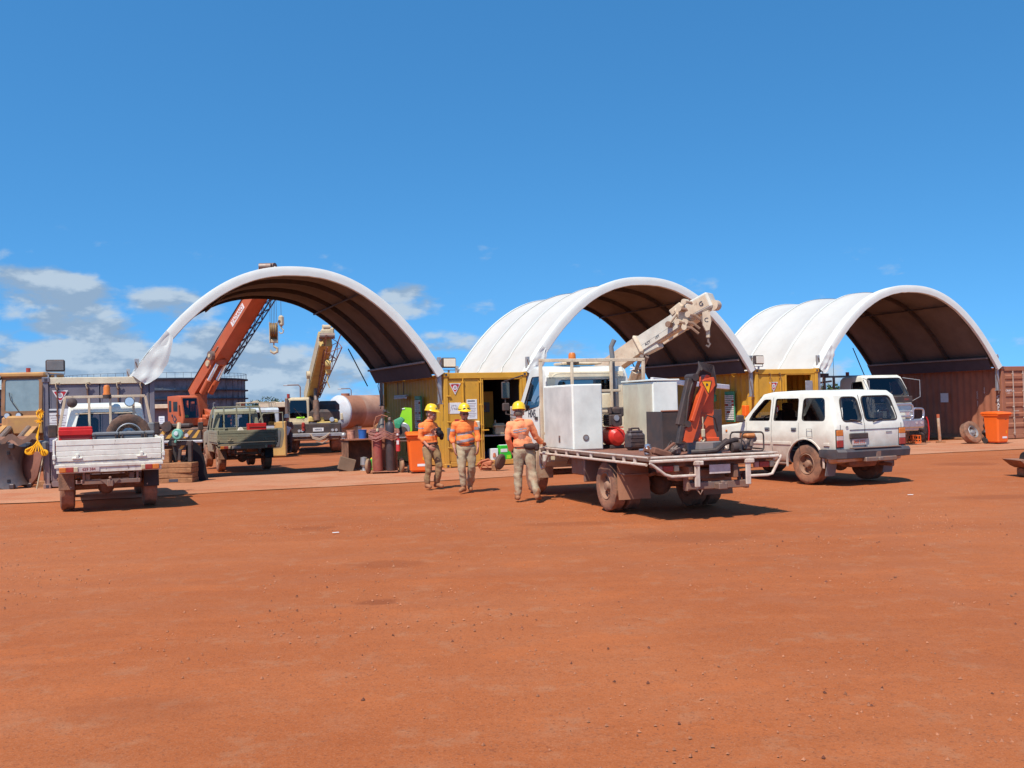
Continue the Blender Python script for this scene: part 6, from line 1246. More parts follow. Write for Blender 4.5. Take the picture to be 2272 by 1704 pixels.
# person on the left, turned towards his mate, holding a dark bundle against his chest
p1 = gnd(962, 1085)
J1 = dict(head=(-.015, .02, 1.53), neck=(-.065, .03, 1.395), chest=(-.08, .04, 1.22), pelvis=(-.05, .06, .88), shL=(-.215, -.04, 1.33), shR=(.03, .14, 1.33), elL=(-.235, -.06, 1.05), wrL=(-.07, -.15, .875), elR=(.13, .08, 1.11), wrR=(.07, -.10, 1.12),
    hdL=(.85, -.1, -.5), pmL=(.2, 1, .1), cuL=(.45, 1, 0), hdR=(-.45, -.2, .55), pmR=(0, -1, .2), cuR=(.7, 1, 0), hipL=(-.11, 0, .84), hipR=(.02, .11, .84), knL=(-.085, -.06, .50), knR=(.12, .06, .49), anL=(-.13, .0, .10), anR=(.055, .13, .10), toeL=(-.06, -.13, .045), toeR=(.17, .04, .045), cuff=(.35, .4, 0))
person('workman in orange shirt holding a dark bundle, leftmost of the three by the yellow container', p1, J1, (.92, -.35, .12), trousers=mat('brown_dusty_trousers', (.27, .19, .09), .9, dust=.3, low=.2, sc=7, bump=.3), bands=(band_z(1.235, 1.255, (-.5, -.16)), band_z(1.09, 1.12, (-.16, .2))), seed=3, hatextra='lamp')
q = MB(); ell(q, (0, 0, 0), (.06, .065, .10)); ell(q, (.045, .03, -.07), (.06, .06, .10)); ell(q, (-.05, -.01, .02), (.055, .05, .06)); bm2 = remesh(q, .011, 2, lambda c: .022*noise.noise(c*16), mat('dark_navy_cloth', (.012, .009, .013), .85), 'bundle')
o = link('bundled_jacket', bm2); o.location = p1+V((.145, -.045, 1.165)); o['label'] = 'dark bundled jacket held to the chest of the leftmost workman'; o['category'] = 'jacket'
# person in the middle facing the camera
p2 = gnd(1034, 1093)
J2 = dict(head=(.005, -.03, 1.53), neck=(.0, .0, 1.395), chest=(-.005, .02, 1.22), pelvis=(.015, .05, .90), shL=(-.185, .0, 1.355), shR=(.185, .02, 1.365), elL=(-.25, .02, 1.08), wrL=(-.20, -.07, .87), elR=(.255, .03, 1.10), wrR=(.255, -.05, .88),
    hdL=(.15, -.15, -1), pmL=(1, .3, 0), cuL=(.35, -1, 0), hdR=(-.08, -.12, -1), pmR=(-1, .4, 0), cuR=(.35, 1, 0), hipL=(-.08, .04, .86), hipR=(.11, .06, .86), knL=(-.065, -.04, .50), knR=(.12, .06, .50), anL=(-.04, -.01, .10), anR=(.07, .24, .10), toeL=(-.10, -.16, .045), toeR=(.09, .08, .045), cuff=(.42, .42, 0))
person('bearded workman in sunglasses walking towards the camera, middle of the three', p2, J2, (.35, -.9, .02), belly=.045, bands=(band_z(1.125, 1.175, (-.17, .19), .16), band_z(.985, 1.035, (-.17, .19), .16), band_z(1.19, 1.24, (-.6, -.19)), band_z(1.22, 1.27, (.19, .6))), beardy=True, glasses=True, seed=8, hatextra='goggles', hair_mat=beard)
# person on the right seen from behind, hand on the truck rail
p3 = V((gnd(1170, 1106).x, 17.35, 0))
J3 = dict(head=(-.115, .03, 1.53), neck=(-.11, .0, 1.42), chest=(-.10, -.01, 1.22), pelvis=(-.045, .02, .90), shL=(-.28, -.02, 1.36), shR=(.07, .03, 1.385), elL=(-.32, -.03, 1.09), wrL=(-.27, .10, .90), elR=(.17, .12, 1.10), wrR=(.285, .38, 1.00),
    hdL=(.2, .25, -.9), pmL=(1, 0, .2), cuL=(.4, 1, 0), hdR=(.35, .8, -.1), pmR=(.1, .1, -1), cuR=(.75, 1, 0), hipL=(-.13, .02, .87), hipR=(.05, .02, .87), knL=(-.15, .07, .50), knR=(.09, -.01, .50), anL=(-.17, .02, .10), anR=(.165, -.14, .12), toeL=(-.19, .17, .045), toeR=(.21, .0, .045), cuff=(.9, .85, 0))
person('workman seen from behind with his right hand on the flatbed truck rail', p3, J3, (.05, 1, .0), shirt=hivisp, bands=(lambda c: 1.262 < c.z-.15*c.x < 1.282 and -.22 < c.x < .01 and c.y < 0, lambda c: 1.222 < c.z-.15*c.x < 1.242 and -.22 < c.x < .01 and c.y < 0), seed=5)
q = MB(); ell(q, (0, 0, 0), (.12, .045, .06)); q.box((.10, -.0, -.01), (.10, .07, .14), .03); q.box((-.08, 0, .02), (.1, .05, .06), .02); o = q.build('tool_pouch', mat('dark_leather', (.045, .02, .015), .7)); o.location = p3+V((.075, -.105, .955)); tag(o, 'dark leather tool pouch on the belt of the workman seen from behind', 'pouch')
# far person beside the yellow crane
p4 = V((at(637, 960, 38.5).x, 38.5, 0))
J4 = {k: v for k, v in J2.items()}
J4.update(elL=(-.24, .0, 1.12), wrL=(-.05, -.16, 1.02), elR=(.24, .0, 1.12), wrR=(.08, -.18, 1.0), hdL=(.8, -.2, -.1), hdR=(-.8, -.2, -.1), cuff=(0, 0, 0))
plaid = mat('brown_plaid_shirt', (.20, .09, .07), .85, sc=40, var=.45)
person('far person in a brown checked shirt and pale helmet beside the yellow crane cab', p4, J4, (.1, -1, -.3), shirt=plaid, trousers=mat('dark_work_trousers', (.06, .04, .04), .9), helmet=mat('pale_helmet', (.62, .46, .34), .5), scale=.88, seed=9); T4 = [q for q in C.objects if q.name.startswith('person') and 'far person' in q.get('label', '')][0]; settle(T4, 1.26)
b = MB(); b.box((0, 0, 0), (.24, .015, .32), .005, Matrix.Rotation(.4, 3, 'Y')); o = solo('paper_sheet', 'white papers held by the far person beside the yellow crane', 'paper', b, paper, p4+V((.04, -.24, .90))); settle(o, 1.26)
# ================================================================ workshop things between the containers
def wheelie(label, px, D, rz, marks=True, num=None):
    T = thing('wheelie_bin', label, 'bin', V((at(px, 1000, D).x, D, 0)), rz, 'orange wheelie bins')
    b = MB(); b.box((0, 0, .50), (.44, .50, .90), .04, taper=(1.26, 1.22)); b.box((0, -.0, .93), (.60, .66, .05), .015); b.build('body', binm, T)
    b = MB(); b.prism([(-.36, .955), (-.37, .985), (-.28, 1.03), (.10, 1.06), (.34, 1.04), (.37, .99), (.36, .955)], -.31, .31, 'x'); b = bevel_mb(b, .02, 2); b.build('lid', binm, T)
    b = MB(); b.cyl((-.26, .36, .97), (.26, .36, .97), .018, n=8); b.build('handle', binm, T)
    for s in (-1, 1):
        b = MB(); b.lathe([(.001, -.025), (.09, -.025), (.10, 0), (.09, .025), (.001, .025)], 20, 'x', (s*.24, .24, .10)); b.build('wheel', brub, T)
    b = MB(); b.box((.08, -.292, .80), (.10, .004, .06)); b.add([(.08, -.286, .66), (.14, -.282, .60), (.08, -.276, .54), (.02, -.282, .60)], [(0, 1, 2, 3)]); b.box((.05, -.262, .22), (.20, .004, .06)); b.box((.08, -.296, .80), (.06, .003, .02), m=1)
    b.build('stickers', [signw, inkm], T)
    if num: text(num, .17, yelp, T, (.12, -.272, .40), faceM((1, 0, 0), (0, 0, 1)))
    return T
wheelie('orange wheelie bin beside the drop saw bench, behind the leftmost workman', 928, 25.3, 10, num='6')
wheelie('orange wheelie bin in front of the red brown container', 2213, 32.4, 22, num='1')
def at_(px, D): return V((at(px, 1000, D).x, D, 0))
# gas bottle trolley
T = thing('gas_trolley', 'two wheeled steel trolley holding a red and a black gas bottle', 'trolley', at_(853, 25.5), 6)
b = MB()
for x in (-.30, .02, .30): b.tube([(x, .12, .05), (x, .14, .9), (x*.8, .16, 1.35)], .014, 6)
b.box((0, .0, .06), (.66, .32, .02), .004); b.bar((-.32, -.02, .62), (.32, -.02, .62), .02); b.bar((-.32, .14, 1.0), (.32, .14, 1.0), .02); b.cyl((-.42, .14, .17), (.42, .14, .17), .014, n=8); b.tube([(-.24, .16, 1.3), (-.2, .2, 1.45), (-.05, .2, 1.5), (.1, .18, 1.45)], .014, 6); b.build('frame', rust, T)
for s in (-1, 1):
    b = MB(); b.lathe([(.001, -.04), (.08, -.045), (.14, -.05), (.185, -.03), (.195, 0), (.185, .03), (.14, .05), (.08, .045), (.001, .04)], 24, 'x'); o = b.build('wheel', mat('tan_rubber', (.30, .20, .12), .9, dust=.3), T, loc=(s*.42, .10, .195)); o.rotation_euler = (0, 0, s*.25)
def bottle(nm, label, x, h, mt, cap, rel_=(0, -.02)):
    b = MB(); b.lathe([(.001, 0), (.11, 0), (.118, .03), (.118, h-.28), (.105, h-.20), (.07, h-.13), (.035, h-.11), (.03, h-.06), (.001, h-.06)], 22, m=0); b.lathe([(.04, h-.07), (.04, h-.02), (.02, h), (.001, h)], 12, m=1)
    p = T.location+Matrix.Rotation(R(6), 3, 'Z') @ V((x, rel_[1], .075)); return solo(nm, label, 'gas bottle', b, [mt, cap], p, group='gas bottles on the trolley')
bottle('gas_bottle', 'maroon gas bottle on the left of the trolley', -.17, 1.08, cylred, tanp); bottle('gas_bottle', 'taller black gas bottle on the right of the trolley', .15, 1.36, mat('black_cylinder_paint', (.03, .035, .045), .35, dust=.12), steel)
for k, (xa, xb) in enumerate(((-.36, .02), (-.02, .38))):
    pass
b = MB()
for k in range(11):
    z = 1.08-.017*k; w_ = .36+.02*math.sin(k*1.7); dr = .02*math.cos(k*2.1)
    b.tube([(-w_, -.10+dr, z+.03), (-w_*1.03, -.16+dr, z-.05), (-.2, -.20+dr, z-.10+.02*math.sin(k)), (0, -.19, z-.01+.015*math.cos(k)), (.2, -.20-dr, z-.09), (w_*1.02, -.15, z-.05), (w_, -.1, z+.03), (.15, -.02, z+.05), (-.15, -.02, z+.05)], .0085, 6, True, m=0 if k % 3 else 1)
solo('gas_hose', 'coiled pink and orange gas hoses draped over the bottle trolley', 'hose', b, [hosem, rust], T.location+V((0, 0, .03)), 6)
b = MB(); b.lathe([(.001, .42), (.025, .42), (.03, .38), (.05, .33), (.055, .1), (.055, .02), (.001, 0)], 14); b.box((0, -.05, .44), (.05, .08, .05), .01, m=1); b.box((0, -.056, .24), (.06, .004, .1), m=1); solo('fire_extinguisher', 'small red extinguisher hanging on the right of the gas trolley', 'extinguisher', b, [mat('extinguisher_red', (.55, .05, .05), .4), signw], T.location+V((.36, -.08, .55)), 0)
b = MB(); b.lathe([(.001, 0), (.19, 0), (.17, .08), (.05, .36), (.02, .38), (.001, .38)], 14); b.tube([(0, 0, .36), (.02, 0, .50), (.12, 0, .54), (.2, 0, .50)], .014, 6); b.lathe([(.001, .52), (.05, .54), (.05, .58), (.001, .6)], 10, c=(.08, 0, 0)); solo('steel_funnel', 'grey cone shaped steel drum top behind the gas trolley', 'funnel', b, mat('grey_brown_steel', (.12, .10, .09), .5, metal=.5), T.location+V((-.1, .42, 1.04)), 0)
b = MB(); b.box((0, 0, .5), (.5, .4, 1.0), .01); solo('steel_cabinet', 'rusty steel cabinet behind the gas trolley', 'cabinet', b, rust, T.location+V((-.1, .45, 0)), 20)
# left workbench with buckets
B1 = at_(800, 27.3); T = thing('workbench', 'dark steel workbench with buckets on it, left of the gas trolley', 'workbench', B1, 23)
b = MB(); b.box((0, 0, .84), (.95, .75, .04), .005); b.build('bench_top', rust, T)
b = MB()
for x in (-.43, .43): b.box((x, 0, .42), (.03, .70, .82), .005)
b.box((0, .33, .42), (.84, .02, .8)); b.build('bench_frame', darkd, T)
def onb(nm, lb, cat, mb, mt, dx, dy, z, rz=0, g=None): return solo(nm, lb, cat, mb, mt, B1+V((dx, dy, z)), rz, g)
def bucket(): return MB().lathe([(.001, 0), (.10, 0), (.115, .22), (.122, .225), (.122, .24), (.11, .24), (.095, .02), (.001, .02)], 20)
onb('bucket', 'blue plastic bucket on the dark workbench', 'bucket', bucket(), bluep, .10, -.25, .86, 0, 'buckets on the workbench'); onb('bucket', 'faded orange and white bucket on the dark workbench, left of the blue one', 'bucket', bucket(), mat('faded_pink_plastic', (.55, .26, .17), .6, sc=12, var=.3), -.22, -.22, .86, 0, 'buckets on the workbench')
b = MB(); b.box((0, 0, 0), (.5, .04, .34), .02, Matrix.Rotation(-.7, 3, 'Y')); onb('timber_board', 'rough board leaning up from the workbench towards the gas trolley', 'board', b, wood, .42, -.1, .98)
b = MB(); b.box((0, 0, .19), (.42, .34, .34), .01, Matrix.Rotation(.28, 3, 'Y')); onb('cardboard_box', 'brown cardboard box tilted on the ground at the workbench leg', 'box', b, mat('brown_cardboard', (.20, .13, .085), .9), -.30, -.52, 0, 12)
b = MB(); b.lathe([(.001, 0), (.13, 0), (.06, .03), (.05, .10), (.10, .16), (.09, .36), (.001, .38)], 16); onb('metal_canister', 'silver canister on a round foot beside the cardboard box', 'canister', b, galv, .16, -.50, 0)
b = MB(); b.box((0, 0, .16), (.14, .2, .32), .03); b.box((0, -.02, .3), (.1, .1, .1), .03, m=1); onb('garden_sprayer', 'small green and yellow sprayer under the workbench', 'sprayer', b, [mat('leaf_green_plastic', (.06, .40, .03), .5), yelp], .38, -.42, 0)
b = MB(); b.ball((0, 0, .10), .085, 12); b.box((0, 0, .02), (.1, .1, .04), .01); onb('grease_gun', 'dusty grey motor end at the left edge of the workbench', 'motor', b, galv, -.42, -.2, .86)
# right bench, drop saw and lime screen
B2 = at_(897, 26.6); T = thing('workbench', 'pale steel saw bench between the gas trolley and the orange bin', 'workbench', B2, 15)
b = MB(); b.box((0, 0, .80), (.66, .6, .05), .008, m=0); b.box((0, -.31, .88), (.62, .03, .03), .01, m=1); b.build('bench_top', [steel, alu], T)
for x in (-.28, .28):
    b = MB(); b.box((x, -.2, .4), (.13, .13, .80), .02); b.build('leg', mat('pale_green_grey_paint', (.34, .36, .26), .6, dust=.25) if x > 0 else rust, T)
T = thing('drop_saw', 'green cut off saw with round grey blade guard on the steel bench', 'saw', B2+V((-.05, -.1, .83)), -10)
b = MB(); b.box((0, 0, .04), (.36, .34, .07), .015); b.box((-.1, .05, .16), (.08, .08, .2), .02); b.build('base', dark, T)
b = MB(); b.prism([(-.26, .42), (-.18, .52), (.0, .60), (.10, .52), (.02, .40), (-.12, .32), (-.22, .28)], -.09, .05, 'y'); b = bevel_mb(b, .025, 2); b.cyl((-.05, -.2, .36), (-.05, .1, .38), .07, n=14); b.build('motor_body', greenp, T)
b = MB(); b.lathe([(.001, -.03), (.17, -.03), (.185, -.02), (.185, .02), (.17, .03), (.001, .03)], 24, 'y', (.06, -.04, .26)); b.build('blade_guard', galv, T)
b = MB(); b.lathe([(.001, -.006), (.145, -.006), (.145, .006), (.001, .006)], 24, 'y', (.05, -.09, .20)); b.build('blade', dark, T)
b = MB(); b.tube([(-.22, -.05, .34), (-.3, -.05, .28), (-.28, -.05, .18)], .018, 6); b.box((-.14, -.12, .26), (.09, .06, .09), .02, m=1); b.build('handle', [greenp, yelp], T)
b = MB(); b.prism(rpoly([(-.10, 0), (.20, 0), (.20, .64), (-.02, .66), (-.12, .42)], .04), -.015, .015, 'y'); b.box((-.02, -.02, .62), (.08, .02, .03), .005, m=1); b.box((.04, 0, -.25), (.03, .03, .6), m=2); solo('plastic_screen', 'tall lime green plastic screen behind the green saw', 'screen', b, [limep, paper, dark], B2+V((.0, .22, 1.02)), 6)
# tube light, tag racks, wall bits on the yellow walls
def wall(s, t, z): return row(s, t, z)
b = MB(); b.box((0, 0, 0), (.07, 1.25, .06), .01); b.cyl((-.02, -.6, -.06), (-.02, .6, -.06), .03, n=10, m=1); b.bar((0, -.3, .02), (0, -.3, .42), .02, m=2); b.bar((0, .3, .02), (0, .3, .42), .02, m=2); solo('tube_light', 'white tube light hanging along the shaded yellow container wall', 'light', b, [galv, signw, darkd], wall(-.14, 3.6, 2.02), RA)
def rack(label, s, t, z0):
    T = thing('tag_rack', label, 'rack', wall(s, t, z0), RA, 'racks of tags on the yellow walls')
    b = MB(); b.box((0, 0, .48), (.05, .46, .98), .01); b.box((-.03, 0, .92), (.04, .48, .10), .01); b.build('board', greenp, T)
    b = MB(); rg = random.Random(int(t*10))
    for i in range(14):
        for j in range(5): b.box((-.045, -.18+j*.09, .83-i*.058), (.04, .07, .038), .004, m=0 if rg.random() < .85 else 1)
    b.build('tags', [signw, signr], T)
rack('tall green rack of red and white tags behind the leftmost workman', -.10, 1.95, 1.02); rack('tall green rack of red and white tags behind the orange folding crane', 10.10, 1.2, .95)
T = thing('pillar_drill', 'green pillar drill beside the rack behind the orange folding crane', 'drill', row(9.75, 1.9), 10)
b = MB(); b.box((0, 0, .04), (.4, .5, .08), .02); b.cyl((0, .1, 0), (0, .1, 1.7), .05, n=12); b.build('column', greenp, T)
b = MB(); b.box((0, -.05, 1.72), (.32, .6, .26), .05); b.box((0, -.2, 1.50), (.16, .18, .3), .03); b.cyl((0, -.2, 1.2), (0, -.2, 1.4), .03, n=8); b.build('head', greenp, T)
b = MB(); b.box((0, -.15, .95), (.35, .38, .05), .01); b.build('table', steel, T)
b = MB(); b.lathe([(.001, 0), (.12, 0), (.12, .9), (.06, 1.05), (.001, 1.05)], 16); solo('gas_bottle', 'yellow gas bottle standing beside the green pillar drill', 'gas bottle', b, yellow, row(9.45, 1.5), 0)
# toppled trolley in front of the doorway
DO = V((at(1096, 1000, 25.4).x, 25.4, 0)); T = thing('hand_trolley', 'fallen orange hand trolley with one fat wheel in front of the yellow doorway', 'trolley', DO, 0)
b = MB(); b.tube([(x, y, z) for x, y, z in ((-.05, .1, .05), (-.35, .05, .06), (-.42, 0, .18), (-.33, -.05, .26), (-.15, 0, .30), (-.02, .05, .22))], .03, 8); b.tube([(-.36, 0, .05), (-.28, -.06, .20), (-.14, -.05, .10)], .025, 6); b.box((-.2, .05, .20), (.3, .2, .14), .04); b.box((.0, 0, .09), (.14, .16, .17), .02, m=1); b.build('frame', [mat('dusty_orange_frame', (.50, .13, .05), .7, dust=.4, sc=8), wood], T)
b = MB(); b.lathe([(.001, -.06), (.1, -.065), (.17, -.06), (.205, -.03), (.21, 0), (.205, .03), (.17, .06), (.1, .065), (.001, .06)], 24, 'x'); o = b.build('wheel', mat('brown_rubber', (.09, .06, .045), .9, dust=.15), T, loc=(.15, -.05, .235)); o.rotation_euler = (0, .28, -.5)
# timber stack, stand and guard right of the white ute
S0 = at_(386, 24.1)
for k in range(4):
    b = MB(); w_ = 1.02-.02*(k % 2); b.box((0, 0, .062), (w_, .5, .118), .012)
    if k == 0: b.box((.06, -.252, .07), (.22, .006, .07), .02, m=1)
    solo('timber_sleeper', ['dark timber sleeper at the bottom of the stack right of the white ute', 'timber sleeper second from the bottom of the stack right of the white ute', 'timber sleeper third from the bottom of the stack right of the white ute', 'timber sleeper on top of the stack right of the white ute, grey with dust'][k], 'timber', b, [wood, inkm], S0+V((.02*math.sin(k*3), 0, .122*k)), 3*math.sin(k*2), 'timber sleepers in the stack')
b = MB(); b.box((0, 0, .16), (.34, .3, .32), .01); solo('timber_block', 'square timber block on the left of the sleeper stack', 'timber', b, wood, S0+V((-.26, .02, .49)), 4)
T = thing('grinder_stand', 'black steel stand with a pale green grinder disc, above the sleeper stack', 'stand', S0+V((.13, .08, .49)), 0)
b = MB(); b.bar((.24, 0, 0), (.24, 0, .50), .12, .09); b.bar((-.2, 0, .46), (.3, 0, .46), .09, .12); b.bar((-.16, .1, .0), (-.16, .1, .5), .1, .09); b.bar((.0, -.1, .05), (.03, -.1, .32), .07); b.build('frame', dark, T)
b = MB(); b.lathe([(.001, -.05), (.11, -.05), (.135, -.03), (.135, .03), (.11, .05), (.001, .05)], 22, 'y', (-.02, -.12, .68)); b.lathe([(.001, -.08), (.05, -.08), (.06, -.05), (.001, -.05)], 14, 'y', (-.04, -.12, .70), m=1); b.cyl((-.08, -.12, .48), (-.04, -.12, .60), .03, n=8); b.cyl((0, -.1, .8), (0, -.05, .95), .05, n=8, m=2); b.build('grinder', [mat('pale_green_disc', (.16, .40, .30), .4), clearl, tanp], T)
b = MB(); b.prism(rpoly([(-.26, 0), (.30, 0), (.20, .62), (.06, .92), (-.08, 1.0), (-.20, .9), (-.26, .4)], .06), -.03, .03, 'y'); solo('rubber_guard', 'tall black rubber guard sheet leaning behind the sleeper stack', 'guard', b, mat('matt_black_rubber', (.012, .009, .012), .9), S0+V((.42, .30, 0)), 30)
b = MB(); b.box((0, 0, .55), (1.1, .6, .10), .02); b.box((-.1, .05, .75), (.8, .5, .28), .08, m=1); b.box((.2, 0, .95), (.2, .2, .18), .04, m=2)
for x in (-.5, .5): b.box((x, 0, .26), (.06, .5, .52))
solo('engine_on_stand', 'orange machine part on a low dark stand between the ute and orange crane', 'machine', b, [darkd, orangep, tanp], at_(366, 28.5)+V((0, 0, gz(at_(366, 28.5).x, 28.5))), 8)
# left edge: castings, bar, yellow slings
def casting(label, px, D, h, rz, s=1):
    b = MB(); n = 28; rows_ = []
    for i in range(13):
        u = i/12; r0 = .25+.14*abs(2*u-1)**2.2; rows_.append([((r0*(1+.10*math.sin(3*(2*PI*j/n)+1)*abs(2*u-1)**2))*math.cos(2*PI*j/n)*s, r0*.62*math.sin(2*PI*j/n)*s, h*u+.05*abs(2*u-1)**3*math.sin(3*2*PI*j/n)*(1 if u > .5 else -1)+.05) for j in range(n)])
    b.grid(rows_, closed=True)
    for u in (0, 1):
        for j in (2, 8, 16, 22): q = rows_[0 if u == 0 else 12][j]; b.box((q[0]*.98, q[1]*.98, q[2]+(.06 if u == 0 else -.06)), (.12, .10, .12), .02)
    for k in range(9): b.box((0, -.17*s, .18+k*.018 if k < 4 else h-.25+k*.02), (.07, .1, .006))
    return solo('steel_casting', label, 'casting', b, mat('dark_glossy_cast_steel', (.07, .072, .08), .3, metal=.55, dust=.07, low=.12, sc=4), at_(px, D), rz, 'waisted steel castings by the loader')
casting('waisted dark steel casting standing in front of the loader bucket', 24, 23.4, .98, 10); casting('second waisted steel casting cut by the left photo edge', -18, 23.9, .98, 40)
b = MB(); rows_ = []
for i in range(9): v = i/8; rows_.append([(-.62+1.24*j/16, .0, .10*math.sin(j*.95+.5)*(1-.2*v)+.16*v-.02) for j in range(17)])
b.grid(rows_); b.grid([[(p[0], p[1]+.05, p[2]) for p in r_] for r_ in rows_]); solo('wavy_liner', 'wavy edged steel liner plate lying over the dark castings', 'steel plate', b, mat('brown_liner_steel', (.17, .11, .09), .6, metal=.3, dust=.4), at_(26, 23.9)+V((0, 0, 1.07)), 8)
b = MB(); b.prism(rpoly([(-.26, .95), (.22, .82), (.34, .98), (.12, .25), (-.12, .0), (-.30, .05), (-.36, .35), (-.35, .7)], .08), -.05, .06, 'y'); b = bevel_mb(b, .015, 2); solo('curved_liner', 'large curved red brown steel liner leaning beside the grey container', 'steel plate', b, mat('red_brown_liner', (.20, .075, .055), .65, dust=.3, sc=4), at_(74, 23.6)+V((0, 0, .0)), -12)
b = MB(); b.cyl((0, 0, 0), (.20, .05, 1.0), .016, n=8); solo('steel_bar', 'long rusty bar leaning on the corner of the grey container', 'bar', b, tanp, at_(80, 23.1), 0)
b = MB(); b.box((0, 0, .02), (.34, .1, .04)); b.box((-.05, .1, .1), (.2, .14, .14), .02); solo('timber_offcut', 'small timber offcuts at the foot of the grey container', 'timber', b, wood, at_(94, 23.4), 0)
b = MB(); rg = random.Random(4)
for k in range(5):
    dx = .02*k; b.tube([(.06+dx*.4, 0, 1.80), (.04+dx*.2, -.02, 1.5), (.0-dx*.5, -.03, 1.22), (.0, -.04, 1.12)], .014, 5)
for k in range(6): a = -1.0+k*.4; b.tube([(.0, -.04, 1.13), (.10*math.sin(a), -.06, 1.0), (.19*math.sin(a), -.08, .88)], .016, 5)
for k in range(10): a = k*.63; b.tube([(.06, 0, 1.78), (.06+.09*math.cos(a), -.03, 1.78+.08*math.sin(a)), (.06+.07*math.cos(a+.5), -.05, 1.72+.09*math.sin(a+.5))], .012, 5)
for k in range(6): a = k*1.05; b.tube([(.03, -.02, 1.60), (.03+.10*math.cos(a), -.04, 1.58+.05*math.sin(a)), (.02, -.03, 1.55)], .01, 5)
ell(b, (-.20, -.02, .88), (.12, .02, .08)); ell(b, (.13, -.02, .85), (.10, .02, .08)); b.tube([(-.28, -.05, .92), (-.1, -.06, 1.0), (.0, -.05, 1.1)], .02, 6)
solo('lifting_slings', 'bright yellow lifting slings hung in front of the loader by the grey container', 'slings', b, yelp, at_(86, 22.9), 0)
# right side: tyre, bags, bollard, crate
o = thing('tyre_on_rim', 'dusty tyre on a silver rim leaning against the red brown container', 'tyre', V((at(2155, 980, 32.9).x, 32.9, 0)), 25); wo_ = wheel(o, 0, 0, .385, .24, -1, .52, rm=galv, z=.36); wo_.rotation_euler = (R(-22), 0, 0)
b = MB()
for k, (dx, z, r) in enumerate(((0, .12, .20), (-.02, .34, .17), (.02, .56, .17), (.03, .78, .15))): ell(b, (dx, 0, z), (r, .14, .13))
link_ = remesh(b, .025, 2, lambda c: .03*noise.noise(c*7), mat('black_bag_plastic', (.02, .017, .02), .45, dust=.1), 'bag'); o = link('rubbish_bags', link_); o.location = V((at(2192, 985, 33.2).x, 33.2, 0)); tag(o, 'stack of black bags squeezed behind the orange bin and tyre', 'bags')
b = MB(); b.cyl((0, 0, 0), (-.04, 0, .86), .05, n=12); b.cyl((-.04, 0, .86), (-.045, 0, .98), .055, n=12, m=1); b.box((.02, 0, .03), (.3, .1, .06), m=2); solo('bollard_post', 'cream post with orange cap leaning at the red brown container', 'post', b, [cream, orangep, wood], V((at(2086, 980, 33.9).x, 33.9, 0)), 0)
b = MB(); ell(b, (0, 0, .42), (.15, .12, .45)); bmh = remesh(b, .03, 1, lambda c: .03*noise.noise(c*8), mat('black_bag_plastic', (.02, .017, .02)), 'golf'); o = link('tool_bag', bmh); o.location = V((at(2050, 982, 34.3).x, 34.3, 0)); tag(o, 'tall black bag with red trim standing in the third shelter', 'bag')
b = MB(); b.tube([(.13, -.08, .08), (.17, -.06, .4), (.15, -.04, .75), (.10, -.02, .9)], .022, 6); link('trim', b.mesh('trim', redp), o)
b = MB()
for z in (.02, .14, .27): b.box((0, -.17, z), (.36, .02, .035)); b.box((0, .17, z), (.36, .02, .035)); b.box((-.17, 0, z), (.02, .34, .035)); b.box((.17, 0, z), (.02, .34, .035))
for x in (-.17, -.06, .06, .17): b.box((x, -.17, .145), (.03, .018, .28)); b.box((x, .17, .145), (.03, .018, .28))
b.box((0, 0, .02), (.34, .34, .02)); solo('milk_crate', 'orange plastic crate on the ground below the bull bar truck', 'crate', b, binm, V((at(2026, 982, 34.0).x, 34.0, 0)), 20)
for s_ in (0,):
    b = MB(); b.box((0, 0, .03), (3.2, .16, .07), .01); solo('timber_skid', 'long timber skid along the foot of the red brown container wall', 'timber', b, wood, row(20.45, 2.2, 0), RA+90)
# right edge: pallet with a dark hose coil
PE = V((at(2272, 1057, 20.0).x+.36, 20.0, 0)); T = thing('machine_tray', 'dark steel tray of tyres on timber blocks at the right photo edge', 'tray', PE, 2)
b = MB(); b.prism([(-.62, .33), (-.46, .20), (-.36, .15), (.9, .15), (.9, .33)], -.35, .35, 'y'); b.build('tray', darkd, T)
b = MB(); b.tube([(-.48, -.37, .30), (.9, -.37, .28)], .014, 6); b.tube([(-.49, -.37, .30), (-.46, -.37, .24), (.9, -.37, .22)], .014, 6); b.build('rail', steel, T)
for x in (-.32, .5):
    b = MB(); b.box((x, -.1, .075), (.17, .6, .15), .01); b.build('block', wood, T)
for x, lb in ((-.24, 'small dark tyre at the tapered end of the steel tray'), (.05, 'small dark tyre cut by the right photo edge, in the steel tray')):
    b = MB(); b.lathe([(.10, -.11), (.16, -.12), (.19, -.06), (.19, .06), (.16, .12), (.10, .11)], 22, 'x', (0, 0, 0)); solo('small_tyre', lb, 'tyre', b, brub, PE+V((x, 0, .31)), 2, 'tyres in the steel tray')
for k_, (px, py) in enumerate(((2020, 1098), (745, 1182))):
    p = gnd(px, py); b = MB(); b.box((0, 0, .004), (.09, .03, .008), .002); solo('litter', ['small white scrap lying on the dirt behind the wagon', 'small pale scrap lying on the open dirt left of centre'][k_], 'litter', b, paper, p, 20*k_)
